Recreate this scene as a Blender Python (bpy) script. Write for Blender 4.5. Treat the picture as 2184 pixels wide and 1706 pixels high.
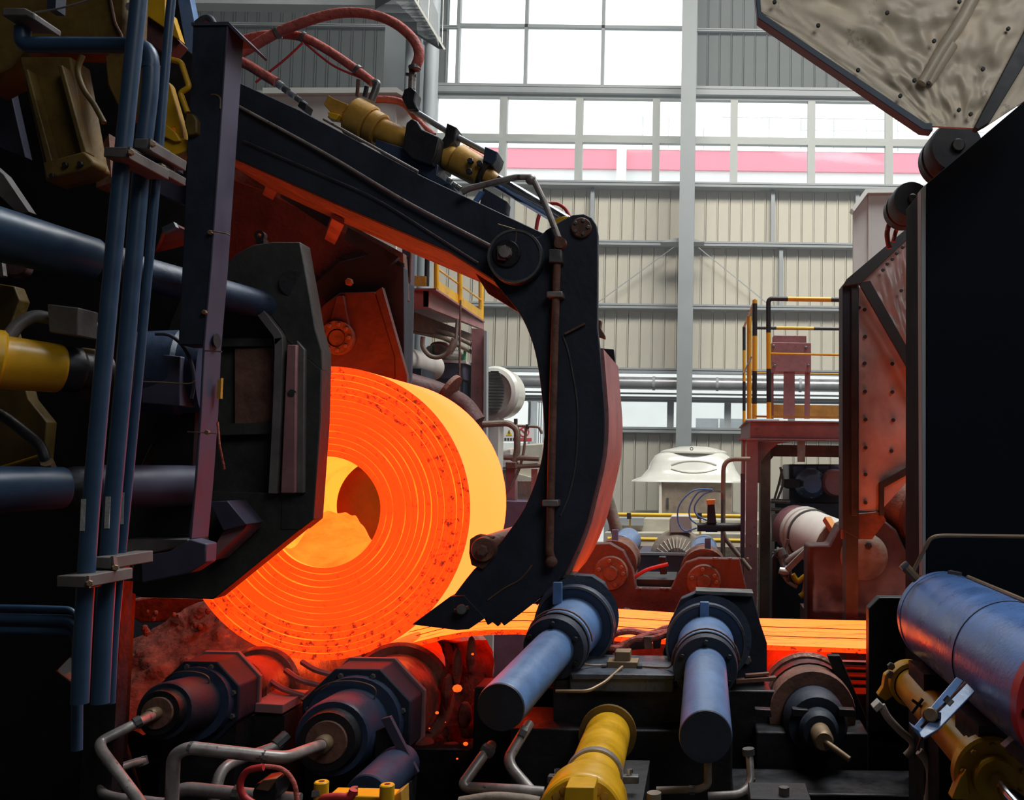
import bpy, bmesh, math, random
from mathutils import Vector, Matrix
random.seed(7)
for _o in list(bpy.data.objects):
    bpy.data.objects.remove(_o)
SC = bpy.context.scene
COL = SC.collection
R = math.radians
# ---------------------------------------------------------------- camera
F, CX, CY = 2000.0, 1500.0, 853.0
CAM = Vector((0, 0, 2.6))
_p, _r = R(4.0), 0.013
_f = Vector((0, math.cos(_p), math.sin(_p)))
_u0 = Vector((0, -math.sin(_p), math.cos(_p)))
_r0 = Vector((1, 0, 0))
CR = _r0 * math.cos(_r) + _u0 * math.sin(_r)
CU = _u0 * math.cos(_r) - _r0 * math.sin(_r)
CF = _f
cam_d = bpy.data.cameras.new('camera')
cam = bpy.data.objects.new('camera', cam_d)
COL.objects.link(cam)
m = Matrix((CR, CU, -CF)).transposed().to_4x4()
m.translation = CAM
cam.matrix_world = m
cam_d.sensor_width = 36
cam_d.sensor_fit = 'HORIZONTAL'
cam_d.lens = 36 * F / 2184
cam_d.shift_x = -(CX - 1092) / 2184
cam_d.clip_start = 0.05
cam_d.clip_end = 400
SC.camera = cam
# ---------------------------------------------------------------- colour management
SC.view_settings.view_transform = 'Standard'
SC.view_settings.look = 'None'
SC.view_settings.exposure = 0.0
SC.view_settings.gamma = 1.0
SC.view_settings.use_curve_mapping = False
SC.cycles.use_denoising = True
SC.cycles.max_bounces = 6
SC.cycles.diffuse_bounces = 3
SC.cycles.glossy_bounces = 3
SC.cycles.transparent_max_bounces = 12
SC.cycles.sample_clamp_indirect = 6.0
SC.cycles.caustics_reflective = False
SC.cycles.caustics_refractive = False
# ---------------------------------------------------------------- sky
w = bpy.data.worlds.new('world')
SC.world = w
w.use_nodes = True
w.node_tree.nodes['Background'].inputs[0].default_value = (0.93, 0.97, 1.0, 1)
w.node_tree.nodes['Background'].inputs[1].default_value = 2.1
# ---------------------------------------------------------------- area lamps in place of roof daylight, plus an added side fill
def area(name, loc, target, sx, sy, power, col):
    l = bpy.data.lights.new(name, 'AREA')
    l.shape = 'RECTANGLE'
    l.size, l.size_y = sx, sy
    l.energy = power
    l.color = col
    o = bpy.data.objects.new(name, l)
    COL.objects.link(o)
    o.location = loc
    d = Vector(target) - Vector(loc)
    o.rotation_euler = d.to_track_quat('-Z', 'Y').to_euler()
    return o
area('roof_light_far', (3.0, 12.0, 15.4), (2.0, 20.5, 3.0), 13, 4, 2900, (1.0, 0.97, 0.90))
area('roof_light_near', (3.5, 8.5, 15.0), (0.5, 5.5, 1), 5, 5, 1500, (0.86, 0.93, 1.0))
area('side_fill_light', (3.6, -1.5, 8.6), (0.0, 5.0, 2.0), 4, 4, 165, (0.93, 0.96, 1.0))  # added fill lamp behind the camera, set to brighten the heat shield

# ---------------------------------------------------------------- projection
def W(x, y, Y):
    d = CF * F + CR * (x - CX) + CU * (CY - y)
    return CAM + d * (Y / d.y)
def s(px, Y):
    return px * Y / F
# ---------------------------------------------------------------- materials
def M(name, rgb, rough=0.5, metal=0.0, var=0.25, scale=6.0, bump=0.0, bscale=20.0, spot=None, spot_t=0.62, spot_s=18.0, spec=0.5, dust=None, dust_amt=0.5, coat=0.0):
    mt = bpy.data.materials.new(name)
    mt.use_nodes = True
    nt = mt.node_tree
    N, L = nt.nodes, nt.links
    b = N['Principled BSDF']
    tc = N.new('ShaderNodeTexCoord')
    no = N.new('ShaderNodeTexNoise')
    no.inputs['Scale'].default_value = scale
    no.inputs['Detail'].default_value = 6
    no.inputs['Roughness'].default_value = 0.65
    L.new(tc.outputs['Object'], no.inputs['Vector'])
    cr = N.new('ShaderNodeMapRange')
    cr.inputs[1].default_value = 0.3
    cr.inputs[2].default_value = 0.7
    cr.inputs[3].default_value = 1 - var
    cr.inputs[4].default_value = 1 + var
    L.new(no.outputs['Fac'], cr.inputs[0])
    mx = N.new('ShaderNodeMix')
    mx.data_type = 'RGBA'
    mx.blend_type = 'MULTIPLY'
    mx.inputs['Factor'].default_value = 1
    mx.inputs['A'].default_value = (*rgb, 1)
    L.new(cr.outputs[0], mx.inputs['B'])
    out = mx.outputs['Result']
    if spot:
        n2 = N.new('ShaderNodeTexNoise')
        n2.inputs['Scale'].default_value = spot_s
        n2.inputs['Detail'].default_value = 8
        n2.inputs['Roughness'].default_value = 0.7
        L.new(tc.outputs['Object'], n2.inputs['Vector'])
        r2 = N.new('ShaderNodeMapRange')
        r2.inputs[1].default_value = spot_t
        r2.inputs[2].default_value = spot_t + 0.05
        L.new(n2.outputs['Fac'], r2.inputs[0])
        m2 = N.new('ShaderNodeMix')
        m2.data_type = 'RGBA'
        m2.inputs['B'].default_value = (*spot, 1)
        L.new(r2.outputs[0], m2.inputs['Factor'])
        L.new(out, m2.inputs['A'])
        out = m2.outputs['Result']
    if dust:
        g = N.new('ShaderNodeNewGeometry')
        sp = N.new('ShaderNodeSeparateXYZ')
        L.new(g.outputs['Normal'], sp.inputs[0])
        r3 = N.new('ShaderNodeMapRange')
        r3.inputs[1].default_value = 0.45
        r3.inputs[2].default_value = 1.0
        r3.inputs[4].default_value = dust_amt
        L.new(sp.outputs['Z'], r3.inputs[0])
        m3 = N.new('ShaderNodeMix')
        m3.data_type = 'RGBA'
        m3.inputs['B'].default_value = (*dust, 1)
        L.new(r3.outputs[0], m3.inputs['Factor'])
        L.new(out, m3.inputs['A'])
        out = m3.outputs['Result']
    L.new(out, b.inputs['Base Color'])
    b.inputs['Roughness'].default_value = rough
    b.inputs['Metallic'].default_value = metal
    b.inputs['Specular IOR Level'].default_value = spec
    if coat:
        b.inputs['Coat Weight'].default_value = coat
        b.inputs['Coat Roughness'].default_value = 0.2
    rr = N.new('ShaderNodeMapRange')
    rr.inputs[1].default_value = 0.3
    rr.inputs[2].default_value = 0.7
    rr.inputs[3].default_value = max(rough - 0.12, 0.03)
    rr.inputs[4].default_value = min(rough + 0.12, 1)
    L.new(no.outputs['Fac'], rr.inputs[0])
    L.new(rr.outputs[0], b.inputs['Roughness'])
    if bump:
        n4 = N.new('ShaderNodeTexNoise')
        n4.inputs['Scale'].default_value = bscale
        n4.inputs['Detail'].default_value = 5
        L.new(tc.outputs['Object'], n4.inputs['Vector'])
        bp = N.new('ShaderNodeBump')
        bp.inputs['Strength'].default_value = bump
        bp.inputs['Distance'].default_value = 0.02
        L.new(n4.outputs['Fac'], bp.inputs['Height'])
        L.new(bp.outputs[0], b.inputs['Normal'])
    return mt

def HOT(name, col, strength, dark, t0, t1, scale, stretch=(1, 1, 1), dstr=None, radial=False):
    """glowing steel: heat colour with darker scale patches"""
    mt = bpy.data.materials.new(name)
    mt.use_nodes = True
    nt = mt.node_tree
    N, L = nt.nodes, nt.links
    b = N['Principled BSDF']
    b.inputs['Base Color'].default_value = (0.10, 0.035, 0.02, 1)
    b.inputs['Roughness'].default_value = 0.7
    b.inputs['Specular IOR Level'].default_value = 0.2
    tc = N.new('ShaderNodeTexCoord')
    mp = N.new('ShaderNodeMapping')
    mp.inputs['Scale'].default_value = stretch
    L.new(tc.outputs['Object'], mp.inputs[0])
    no = N.new('ShaderNodeTexNoise')
    no.inputs['Scale'].default_value = scale
    no.inputs['Detail'].default_value = 9
    no.inputs['Roughness'].default_value = 0.72
    L.new(mp.outputs[0], no.inputs['Vector'])
    r = N.new('ShaderNodeMapRange')
    r.inputs[1].default_value = t0
    r.inputs[2].default_value = t1
    L.new(no.outputs['Fac'], r.inputs[0])
    mx = N.new('ShaderNodeMix')
    mx.data_type = 'RGBA'
    mx.inputs['A'].default_value = (*[c * strength for c in col], 1)
    ds = strength if dstr is None else dstr
    mx.inputs['B'].default_value = (*[c * ds for c in dark], 1)
    L.new(r.outputs[0], mx.inputs['Factor'])
    L.new(mx.outputs['Result'], b.inputs['Emission Color'])
    b.inputs['Emission Strength'].default_value = 1.0
    return mt

def GLASS(name):
    mt = bpy.data.materials.new(name)
    mt.use_nodes = True
    nt = mt.node_tree
    N, L = nt.nodes, nt.links
    N.remove(N['Principled BSDF'])
    t = N.new('ShaderNodeBsdfTransparent')
    t.inputs[0].default_value = (0.97, 0.98, 0.98, 1)
    g = N.new('ShaderNodeBsdfGlossy')
    g.inputs['Roughness'].default_value = 0.05
    no = N.new('ShaderNodeTexNoise')
    no.inputs['Scale'].default_value = 1.5
    r = N.new('ShaderNodeMapRange')
    r.inputs[3].default_value = 0.005
    r.inputs[4].default_value = 0.015
    L.new(no.outputs['Fac'], r.inputs[0])
    mx = N.new('ShaderNodeMixShader')
    L.new(r.outputs[0], mx.inputs[0])
    L.new(t.outputs[0], mx.inputs[1])
    L.new(g.outputs[0], mx.inputs[2])
    L.new(mx.outputs[0], N['Material Output'].inputs[0])
    return mt

def STRIPES(name, c1, c2, period, axis):
    """hazard bands painted along a rail"""
    mt = bpy.data.materials.new(name)
    mt.use_nodes = True
    nt = mt.node_tree
    N, L = nt.nodes, nt.links
    b = N['Principled BSDF']
    g = N.new('ShaderNodeNewGeometry')
    dp = N.new('ShaderNodeVectorMath')
    dp.operation = 'DOT_PRODUCT'
    dp.inputs[1].default_value = axis
    L.new(g.outputs['Position'], dp.inputs[0])
    a = N.new('ShaderNodeMath'); a.operation = 'DIVIDE'; a.inputs[1].default_value = period
    L.new(dp.outputs['Value'], a.inputs[0])
    f = N.new('ShaderNodeMath'); f.operation = 'FRACT'
    L.new(a.outputs[0], f.inputs[0])
    h = N.new('ShaderNodeMath'); h.operation = 'GREATER_THAN'; h.inputs[1].default_value = 0.52
    L.new(f.outputs[0], h.inputs[0])
    mx = N.new('ShaderNodeMix'); mx.data_type = 'RGBA'
    mx.inputs['A'].default_value = (*c1, 1)
    mx.inputs['B'].default_value = (*c2, 1)
    L.new(h.outputs[0], mx.inputs['Factor'])
    L.new(mx.outputs['Result'], b.inputs['Base Color'])
    b.inputs['Roughness'].default_value = 0.45
    return mt

DUST = (0.17, 0.20, 0.24)
m_navy = M('navy_paint', (0.022, 0.038, 0.075), 0.5, var=0.35, scale=3, bump=0.15)
m_navy_dark = M('dark_navy_paint', (0.017, 0.024, 0.040), 0.6, var=0.4, scale=3, bump=0.15)
m_blue = M('blue_paint', (0.11, 0.205, 0.40), 0.38, var=0.22, scale=5, bump=0.08, bscale=40, dust=DUST, dust_amt=0.30)
m_tank = M('worn_blue_paint', (0.085, 0.19, 0.46), 0.30, var=0.25, scale=4, bump=0.08, bscale=60, spot=(0.03, 0.035, 0.05), spot_t=0.66, spot_s=7)
m_pipeblue = M('pipe_blue_paint', (0.028, 0.062, 0.115), 0.4, var=0.2, scale=4, spot=(0.3, 0.33, 0.35), spot_t=0.72, spot_s=9)
m_maroon = M('maroon_sooty_paint', (0.065, 0.028, 0.026), 0.7, var=0.4, scale=4, bump=0.2)
m_postblue = M('post_blue_paint', (0.055, 0.050, 0.082), 0.55, var=0.15, scale=4)
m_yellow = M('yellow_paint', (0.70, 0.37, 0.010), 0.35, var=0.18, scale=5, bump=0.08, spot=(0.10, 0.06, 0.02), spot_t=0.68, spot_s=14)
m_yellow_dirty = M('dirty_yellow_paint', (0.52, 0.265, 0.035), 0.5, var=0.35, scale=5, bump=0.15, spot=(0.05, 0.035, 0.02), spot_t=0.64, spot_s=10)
m_yellow_shade = M('shaded_yellow_paint', (0.13, 0.075, 0.012), 0.55, var=0.45, scale=4, bump=0.2)  # darker copy of the dirty yellow, with the shade put into the colour
m_post = M('post_black_paint', (0.006, 0.009, 0.015), 0.85, var=0.3, scale=2, spec=0.12)
m_clamp = M('clamp_block_paint', (0.11, 0.095, 0.085), 0.6, var=0.3, scale=8)
m_deck = M('wet_grey_deck', (0.075, 0.085, 0.105), 0.35, var=0.35, scale=6, bump=0.2, bscale=30)
m_yellow_rail = M('rail_yellow_paint', (0.80, 0.52, 0.01), 0.45, var=0.1)
m_black = M('black_grease_and_shade', (0.010, 0.010, 0.012), 0.5, var=0.4, bump=0.2)  # black of machine parts, also colours the added shade fills
m_blackrail = M('rail_black_paint', (0.015, 0.015, 0.018), 0.45, var=0.1)
m_steel = M('grey_steel', (0.16, 0.155, 0.15), 0.42, 0.6, var=0.35, scale=8, bump=0.1)
m_pipe = M('pipe_steel', (0.30, 0.265, 0.24), 0.42, 0.35, var=0.35, scale=9, bump=0.1, spot=(0.10, 0.06, 0.04), spot_t=0.6, spot_s=16)
m_chrome = M('chrome', (0.75, 0.77, 0.82), 0.10, 1.0, var=0.03)
m_brass = M('dull_brass', (0.24, 0.16, 0.09), 0.5, 0.4, var=0.3, bump=0.1)
m_hose = M('red_hose_sleeve', (0.45, 0.095, 0.07), 0.75, var=0.3, scale=14, bump=0.6, bscale=30, spot=(0.22, 0.17, 0.14), spot_t=0.62, spot_s=12)
m_redhose = M('red_rubber_hose', (0.50, 0.03, 0.03), 0.5, var=0.2, scale=9, bump=0.2)
m_redpaint = M('red_paint_and_glow', (0.095, 0.035, 0.030), 0.65, var=0.35, scale=5, bump=0.3, bscale=25)  # red of pipes and valves; also the coil's glow painted onto the frames
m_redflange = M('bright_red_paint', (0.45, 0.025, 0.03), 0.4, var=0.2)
m_pinkpaint = M('faded_red_and_glow', (0.33, 0.15, 0.15), 0.6, var=0.25, scale=4, bump=0.15, spot=(0.20, 0.10, 0.09), spot_t=0.6)  # also carries the coil's red glow painted onto gussets, arm web and slats
m_rust = M('rust_and_red_glow', (0.16, 0.075, 0.05), 0.75, var=0.5, scale=7, bump=0.5, bscale=22)
m_sooty = M('sooty_plate', (0.040, 0.040, 0.036), 0.6, var=0.4, scale=4, bump=0.2)
m_sootlight = M('worn_grey_plate', (0.15, 0.135, 0.125), 0.5, var=0.3, scale=5, bump=0.15)
m_slag = M('scale_crusted_bed', (0.16, 0.040, 0.026), 0.85, var=0.6, scale=9, bump=1.0, bscale=14, spot=(0.34, 0.10, 0.05), spot_t=0.63, spot_s=20)
m_roll = M('roll_surface', (0.30, 0.14, 0.10), 0.35, 0.35, var=0.4, scale=6, bump=0.4, bscale=18, spot=(0.12, 0.10, 0.10), spot_t=0.62, spot_s=8)
m_clad = M('beige_cladding', (0.60, 0.57, 0.47), 0.7, var=0.06, scale=2)
m_clad_grey = M('shaded_grey_cladding', (0.135, 0.155, 0.155), 0.7, var=0.08, scale=2)  # upper cladding, darkened for the crane beam's shade
m_girt = M('grey_girt_paint', (0.34, 0.37, 0.38), 0.55, var=0.1, scale=2)
m_column = M('pale_column_paint', (0.27, 0.30, 0.31), 0.55, var=0.08, scale=2)
m_winframe = M('window_frame_paint', (0.42, 0.45, 0.43), 0.5, var=0.1, scale=2)
m_glass = GLASS('window_glass')
m_duct = M('galvanised_duct', (0.33, 0.34, 0.36), 0.35, 0.5, var=0.15, scale=3)
m_white = M('white_gloss_paint', (0.72, 0.72, 0.64), 0.22, var=0.05, scale=2, coat=0.4)
m_offwhite = M('off_white_panel', (0.60, 0.56, 0.50), 0.6, var=0.1, scale=2)
m_beige = M('beige_plinth', (0.50, 0.47, 0.38), 0.7, var=0.2, scale=3)
m_brown = M('brown_dusty_casting', (0.24, 0.19, 0.14), 0.75, var=0.35, scale=6, bump=0.3)
m_floor = M('concrete_floor', (0.045, 0.042, 0.04), 0.8, var=0.3, scale=1.5, bump=0.2)
m_darkwall = M('hall_wall', (0.10, 0.10, 0.10), 0.8, var=0.2, scale=1)
m_outwhite = M('outside_white_wall', (0.85, 0.88, 0.86), 0.7, var=0.04, scale=1)
m_outred = M('outside_red_band', (0.88, 0.30, 0.38), 0.7, var=0.05, scale=1)
m_outground = M('outside_ground', (0.55, 0.55, 0.53), 0.8, var=0.1, scale=0.5)
m_sheet = M('dented_steel_sheet', (0.88, 0.74, 0.54), 0.50, 0.08, var=0.32, scale=2.2, bump=0.25, bscale=5, spot=(0.50, 0.42, 0.32), spot_t=0.60, spot_s=3)
m_sheet_red = M('pinkish_sheet', (0.66, 0.46, 0.41), 0.42, 0.15, var=0.22, scale=3, bump=0.2, bscale=8)  # even pinkish tone over the guard sheets
m_strap = M('dark_strap', (0.045, 0.045, 0.045), 0.5, 0.3, var=0.3)
m_edge = M('blue_grey_edge', (0.09, 0.12, 0.16), 0.5, var=0.2)
m_orangecap = M('orange_cap', (0.75, 0.28, 0.06), 0.5, var=0.1)
m_cable = M('blue_cable', (0.10, 0.25, 0.55), 0.4, var=0.1)
m_label = M('pale_sticker', (0.42, 0.41, 0.37), 0.6, var=0.35, scale=60)
m_sign = M('sign_white', (0.8, 0.8, 0.8), 0.5, var=0.02)
m_signy = M('sign_yellow', (0.75, 0.55, 0.0), 0.5, var=0.02)
m_signr = M('sign_red', (0.7, 0.04, 0.05), 0.5, var=0.02)
m_sack = M('pale_sacking', (0.52, 0.46, 0.42), 0.8, var=0.25, bump=0.6, bscale=9)
m_green = M('green_strap', (0.03, 0.28, 0.12), 0.6, var=0.1)
m_stripe_x = STRIPES('hazard_stripes_x', (0.80, 0.45, 0.01), (0.015, 0.015, 0.018), 0.86, (1, 0, 0))
m_stripe_z = STRIPES('hazard_stripes_z', (0.80, 0.45, 0.01), (0.015, 0.015, 0.018), 0.72, (0, 0, 1))
h_edge = HOT('glowing_strip_edge', (1.0, 0.024, 0.0016), 3.3, (0.30, 0.012, 0.002), 0.575, 0.66, 22)
h_edge2 = HOT('glowing_scaled_edge', (1.0, 0.025, 0.0016), 3.2, (0.09, 0.006, 0.002), 0.515, 0.60, 26)
h_surf = HOT('glowing_strip_surface', (1.0, 0.130, 0.021), 4.0, (1.0, 0.05, 0.004), 0.66, 0.72, 11, (1, 3, 1), dstr=1.3)
h_gap = HOT('glowing_wrap_gap', (1.0, 0.20, 0.010), 1.7, (1.0, 0.09, 0.005), 0.42, 0.6, 2.2, dstr=1.3)
h_bore = HOT('glowing_bore', (1.0, 0.26, 0.022), 2.1, (1.0, 0.11, 0.008), 0.45, 0.75, 1.3, dstr=1.6)
h_strip = HOT('glowing_moving_strip', (1.0, 0.135, 0.016), 3.2, (0.75, 0.05, 0.008), 0.53, 0.66, 5, (0.7, 4.5, 1), dstr=1.25)
h_tail = HOT('glowing_inner_tail', (1.0, 0.10, 0.008), 3.2, (1.0, 0.045, 0.003), 0.42, 0.7, 2.5)
h_ember = HOT('glowing_scale_flake', (1.0, 0.10, 0.01), 1.6, (0.8, 0.03, 0.005), 0.5, 0.7, 20)
# ---------------------------------------------------------------- mesh builder
class B:
    def __init__(self):
        self.v, self.f, self.mi = [], [], []
        self.cur = 0
    def add(self, vs, fs, mi=None):
        n = len(self.v)
        self.v += [Vector(p) for p in vs]
        self.f += [tuple(i + n for i in q) for q in fs]
        self.mi += [self.cur if mi is None else mi] * len(fs)
        return self
    def box(self, lo, hi):
        x0, y0, z0 = lo
        x1, y1, z1 = hi
        return self.hexa([(x0, y0, z0), (x1, y0, z0), (x1, y1, z0), (x0, y1, z0), (x0, y0, z1), (x1, y0, z1), (x1, y1, z1), (x0, y1, z1)])
    def hexa(self, p):
        return self.add(p, [(3, 2, 1, 0), (4, 5, 6, 7), (0, 1, 5, 4), (1, 2, 6, 5), (2, 3, 7, 6), (3, 0, 4, 7)])
    def prism(self, pts, ext):
        pts = [Vector(p) for p in pts]
        ext = Vector(ext)
        n = len(pts)
        fs = [tuple(range(n)), tuple(range(2 * n - 1, n - 1, -1))]
        for i in range(n):
            j = (i + 1) % n
            fs.append((j, i, i + n, j + n))
        return self.add(pts + [p + ext for p in pts], fs)
    def plate(self, px, Y, t):
        return self.prism([W(x, y, Y) for x, y in px], (0, t, 0))
    def beam(self, p0, p1, wd, ht, up=(0, 0, 1)):
        p0, p1 = Vector(p0), Vector(p1)
        d = (p1 - p0).normalized()
        up = Vector(up)
        if abs(d.dot(up)) > 0.97:
            up = Vector((0, 1, 0))
        sd = d.cross(up).normalized() * wd / 2
        u = sd.cross(d).normalized() * ht / 2
        q = []
        for p in (p0, p1):
            q += [p - sd - u, p + sd - u, p + sd + u, p - sd + u]
        return self.add(q, [(0, 1, 2, 3), (7, 6, 5, 4), (0, 4, 5, 1), (1, 5, 6, 2), (2, 6, 7, 3), (3, 7, 4, 0)])
    def lathe(self, p0, ax, prof, n=28):
        """prof: (distance along the axis, radius)"""
        p0, ax = Vector(p0), Vector(ax).normalized()
        a = ax.orthogonal().normalized()
        b = ax.cross(a)
        vs, fs, rows = [], [], []
        for t, r in prof:
            if r < 1e-6:
                rows.append([len(vs)])
                vs.append(p0 + ax * t)
            else:
                rows.append(list(range(len(vs), len(vs) + n)))
                for i in range(n):
                    th = 2 * math.pi * i / n
                    vs.append(p0 + ax * t + (a * math.cos(th) + b * math.sin(th)) * r)
        for k in range(len(rows) - 1):
            q, w_ = rows[k], rows[k + 1]
            for i in range(n):
                j = (i + 1) % n
                if len(q) == 1 and len(w_) == 1:
                    continue
                if len(q) == 1:
                    fs.append((q[0], w_[j], w_[i]))
                elif len(w_) == 1:
                    fs.append((q[i], q[j], w_[0]))
                else:
                    fs.append((q[i], q[j], w_[j], w_[i]))
        return self.add(vs, fs)
    def cyl(self, p0, p1, r0, r1=None, n=24):
        r1 = r0 if r1 is None else r1
        p0, p1 = Vector(p0), Vector(p1)
        L = (p1 - p0).length
        return self.lathe(p0, p1 - p0, [(0, 0), (0, r0), (L, r1), (L, 0)], n)
    def cb(self, p0, p1, r, bev=0.006, n=28):
        p0, p1 = Vector(p0), Vector(p1)
        L = (p1 - p0).length
        return self.lathe(p0, p1 - p0, [(0, 0), (0, r - bev), (bev, r), (L - bev, r), (L, r - bev), (L, 0)], n)
    def ring(self, p0, p1, ro, ri, n=40):
        p0, p1 = Vector(p0), Vector(p1)
        L = (p1 - p0).length
        return self.lathe(p0, p1 - p0, [(0, ri), (0, ro), (L, ro), (L, ri), (0, ri)], n)
    def tube(self, pts, r, fil=0.0, n=12, seg=6):
        pts = [Vector(p) for p in pts]
        if fil > 0 and len(pts) > 2:
            q = [pts[0]]
            for i in range(1, len(pts) - 1):
                a, b, c = pts[i - 1], pts[i], pts[i + 1]
                d1, d2 = (a - b), (c - b)
                k = min(fil, d1.length * 0.45, d2.length * 0.45)
                s0, s1 = b + d1.normalized() * k, b + d2.normalized() * k
                for j in range(seg + 1):
                    t = j / seg
                    q.append(s0 * (1 - t) ** 2 + b * 2 * t * (1 - t) + s1 * t * t)
            q.append(pts[-1])
            pts = q
        vs, fs = [], []
        d = (pts[1] - pts[0]).normalized()
        a = d.orthogonal().normalized()
        rr = r if isinstance(r, (list, tuple)) else None
        for i, p in enumerate(pts):
            if i == 0:
                t = pts[1] - pts[0]
            elif i == len(pts) - 1:
                t = pts[-1] - pts[-2]
            else:
                t = (pts[i + 1] - p).normalized() + (p - pts[i - 1]).normalized()
            t.normalize()
            a = (a - t * a.dot(t)).normalized()
            b = t.cross(a)
            ra = r if rr is None else rr[min(i, len(rr) - 1)]
            for k in range(n):
                th = 2 * math.pi * k / n
                vs.append(p + (a * math.cos(th) + b * math.sin(th)) * ra)
        for i in range(len(pts) - 1):
            for k in range(n):
                j = (k + 1) % n
                fs.append((i * n + k, i * n + j, (i + 1) * n + j, (i + 1) * n + k))
        fs.append(tuple(range(n - 1, -1, -1)))
        fs.append(tuple(range((len(pts) - 1) * n, len(pts) * n)))
        return self.add(vs, fs)
    def tpx(self, pts, rpx, fil=30, n=12):
        """pipe through (x, y, Y) stations"""
        Y = pts[0][2]
        return self.tube([W(*p) for p in pts], s(rpx, Y), s(fil, Y), n)
    def smooth_path(self, pts, r, n=10, seg=8):
        pts = [Vector(p) for p in pts]
        q = []
        P = [pts[0]] + pts + [pts[-1]]
        for i in range(1, len(P) - 2):
            for j in range(seg):
                t = j / seg
                q.append(0.5 * ((2 * P[i]) + (-P[i - 1] + P[i + 1]) * t + (2 * P[i - 1] - 5 * P[i] + 4 * P[i + 1] - P[i + 2]) * t * t + (-P[i - 1] + 3 * P[i] - 3 * P[i + 1] + P[i + 2]) * t ** 3))
        q.append(pts[-1])
        return self.tube(q, r, 0, n)
    def spx(self, pts, rpx, n=10):
        return self.smooth_path([W(*p) for p in pts], s(rpx, pts[0][2]), n)
    def grid(self, fn, nu, nv, thick=None):
        vs = [fn(i / nu, j / nv) for j in range(nv + 1) for i in range(nu + 1)]
        fs = [(j * (nu + 1) + i, j * (nu + 1) + i + 1, (j + 1) * (nu + 1) + i + 1, (j + 1) * (nu + 1) + i) for j in range(nv) for i in range(nu)]
        if thick:
            n = len(vs)
            th = Vector(thick)
            vs2 = [Vector(v) + th for v in vs]
            fs2 = [tuple(i + n for i in reversed(q)) for q in fs]
            edge = [i for i in range(nu + 1)] + [j * (nu + 1) + nu for j in range(1, nv + 1)] + [nv * (nu + 1) + i for i in range(nu - 1, -1, -1)] + [j * (nu + 1) for j in range(nv - 1, 0, -1)]
            for k in range(len(edge)):
                a, b = edge[k], edge[(k + 1) % len(edge)]
                fs2.append((b, a, a + n, b + n))
            return self.add(vs + vs2, fs + fs2)
        return self.add(vs, fs)
    def sphere(self, c, r, n=16, sq=(1, 1, 1)):
        c = Vector(c)
        vs, fs = [], []
        h = n // 2
        for i in range(h + 1):
            ph = math.pi * i / h
            for j in range(n):
                th = 2 * math.pi * j / n
                vs.append(c + Vector((math.sin(ph) * math.cos(th) * r * sq[0], math.sin(ph) * math.sin(th) * r * sq[1], math.cos(ph) * r * sq[2])))
        for i in range(h):
            for j in range(n):
                k = (j + 1) % n
                fs.append((i * n + j, (i + 1) * n + j, (i + 1) * n + k, i * n + k))
        return self.add(vs, fs)
    def mesh(self, name, mats, angle=32):
        me = bpy.data.meshes.new(name)
        me.from_pydata([tuple(v) for v in self.v], [], self.f)
        if not isinstance(mats, (list, tuple)):
            mats = [mats]
        for q in mats:
            me.materials.append(q)
        if len(mats) > 1:
            for p, i in zip(me.polygons, self.mi):
                p.material_index = min(i, len(mats) - 1)
        bm = bmesh.new()
        bm.from_mesh(me)
        bmesh.ops.remove_doubles(bm, verts=bm.verts, dist=1e-5)
        bmesh.ops.recalc_face_normals(bm, faces=bm.faces)
        bm.to_mesh(me)
        bm.free()
        me.polygons.foreach_set('use_smooth', [True] * len(me.polygons))
        me.set_sharp_from_angle(angle=R(angle))
        me.update()
        return me

def thing(name, label, cat, group=None, kind=None):
    o = bpy.data.objects.new(name, None)
    COL.objects.link(o)
    o.empty_display_size = 0.1
    if kind:
        o['kind'] = kind
    if label:
        o['label'] = label
    if cat and kind != 'structure':
        o['category'] = cat
    if group:
        o['group'] = group
    return o
def part(t, name, b, mat, bev=0, label=None, angle=32, stuff=False):
    o = bpy.data.objects.new(name, b.mesh(name, mat, angle))
    COL.objects.link(o)
    o.parent = t
    if bev:
        md = o.modifiers.new('edge', 'BEVEL')
        md.width = bev
        md.segments = 2
        md.limit_method = 'ANGLE'
        md.angle_limit = R(40)
    if label:
        o['label'] = label
    if stuff:
        o['kind'] = 'stuff'
    return o
def solo(name, b, mat, label, cat, group=None, bev=0, kind=None, angle=32):
    o = part(None, name, b, mat, bev, label, angle)
    if kind:
        o['kind'] = kind
    if cat and kind != 'structure':
        o['category'] = cat
    if group:
        o['group'] = group
    return o
def repeat(t, name, b, mat, places, label=None):
    """alike pieces share one mesh; places are offsets of the first"""
    me = b.mesh(name, mat)
    for p in places:
        o = bpy.data.objects.new(name, me)
        COL.objects.link(o)
        o.parent = t
        o.location = Vector(p)
        if label:
            o['label'] = label
def bolts(t, pts, r, h=None, ax=(0, -1, 0), mat=None, name='bolt'):
    b = B()
    ax = Vector(ax)
    h = h or r * 0.9
    b.lathe((0, 0, 0), ax, [(-0.004, r), (h * 0.85, r), (h, r * 0.8), (h, 0)], 6)
    repeat(t, name, b, mat or m_steel, pts)
def ringpts(c, r, n, a0=0.0, a1=360.0, ax='Y'):
    out = []
    for i in range(n):
        a = R(a0 + (a1 - a0) * i / (n if abs(a1 - a0) >= 360 else max(n - 1, 1)))
        if ax == 'Y':
            out.append(Vector(c) + Vector((math.cos(a) * r, 0, math.sin(a) * r)))
        elif ax == 'X':
            out.append(Vector(c) + Vector((0, math.cos(a) * r, math.sin(a) * r)))
        else:
            out.append(Vector(c) + Vector((math.cos(a) * r, math.sin(a) * r, 0)))
    return out
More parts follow.
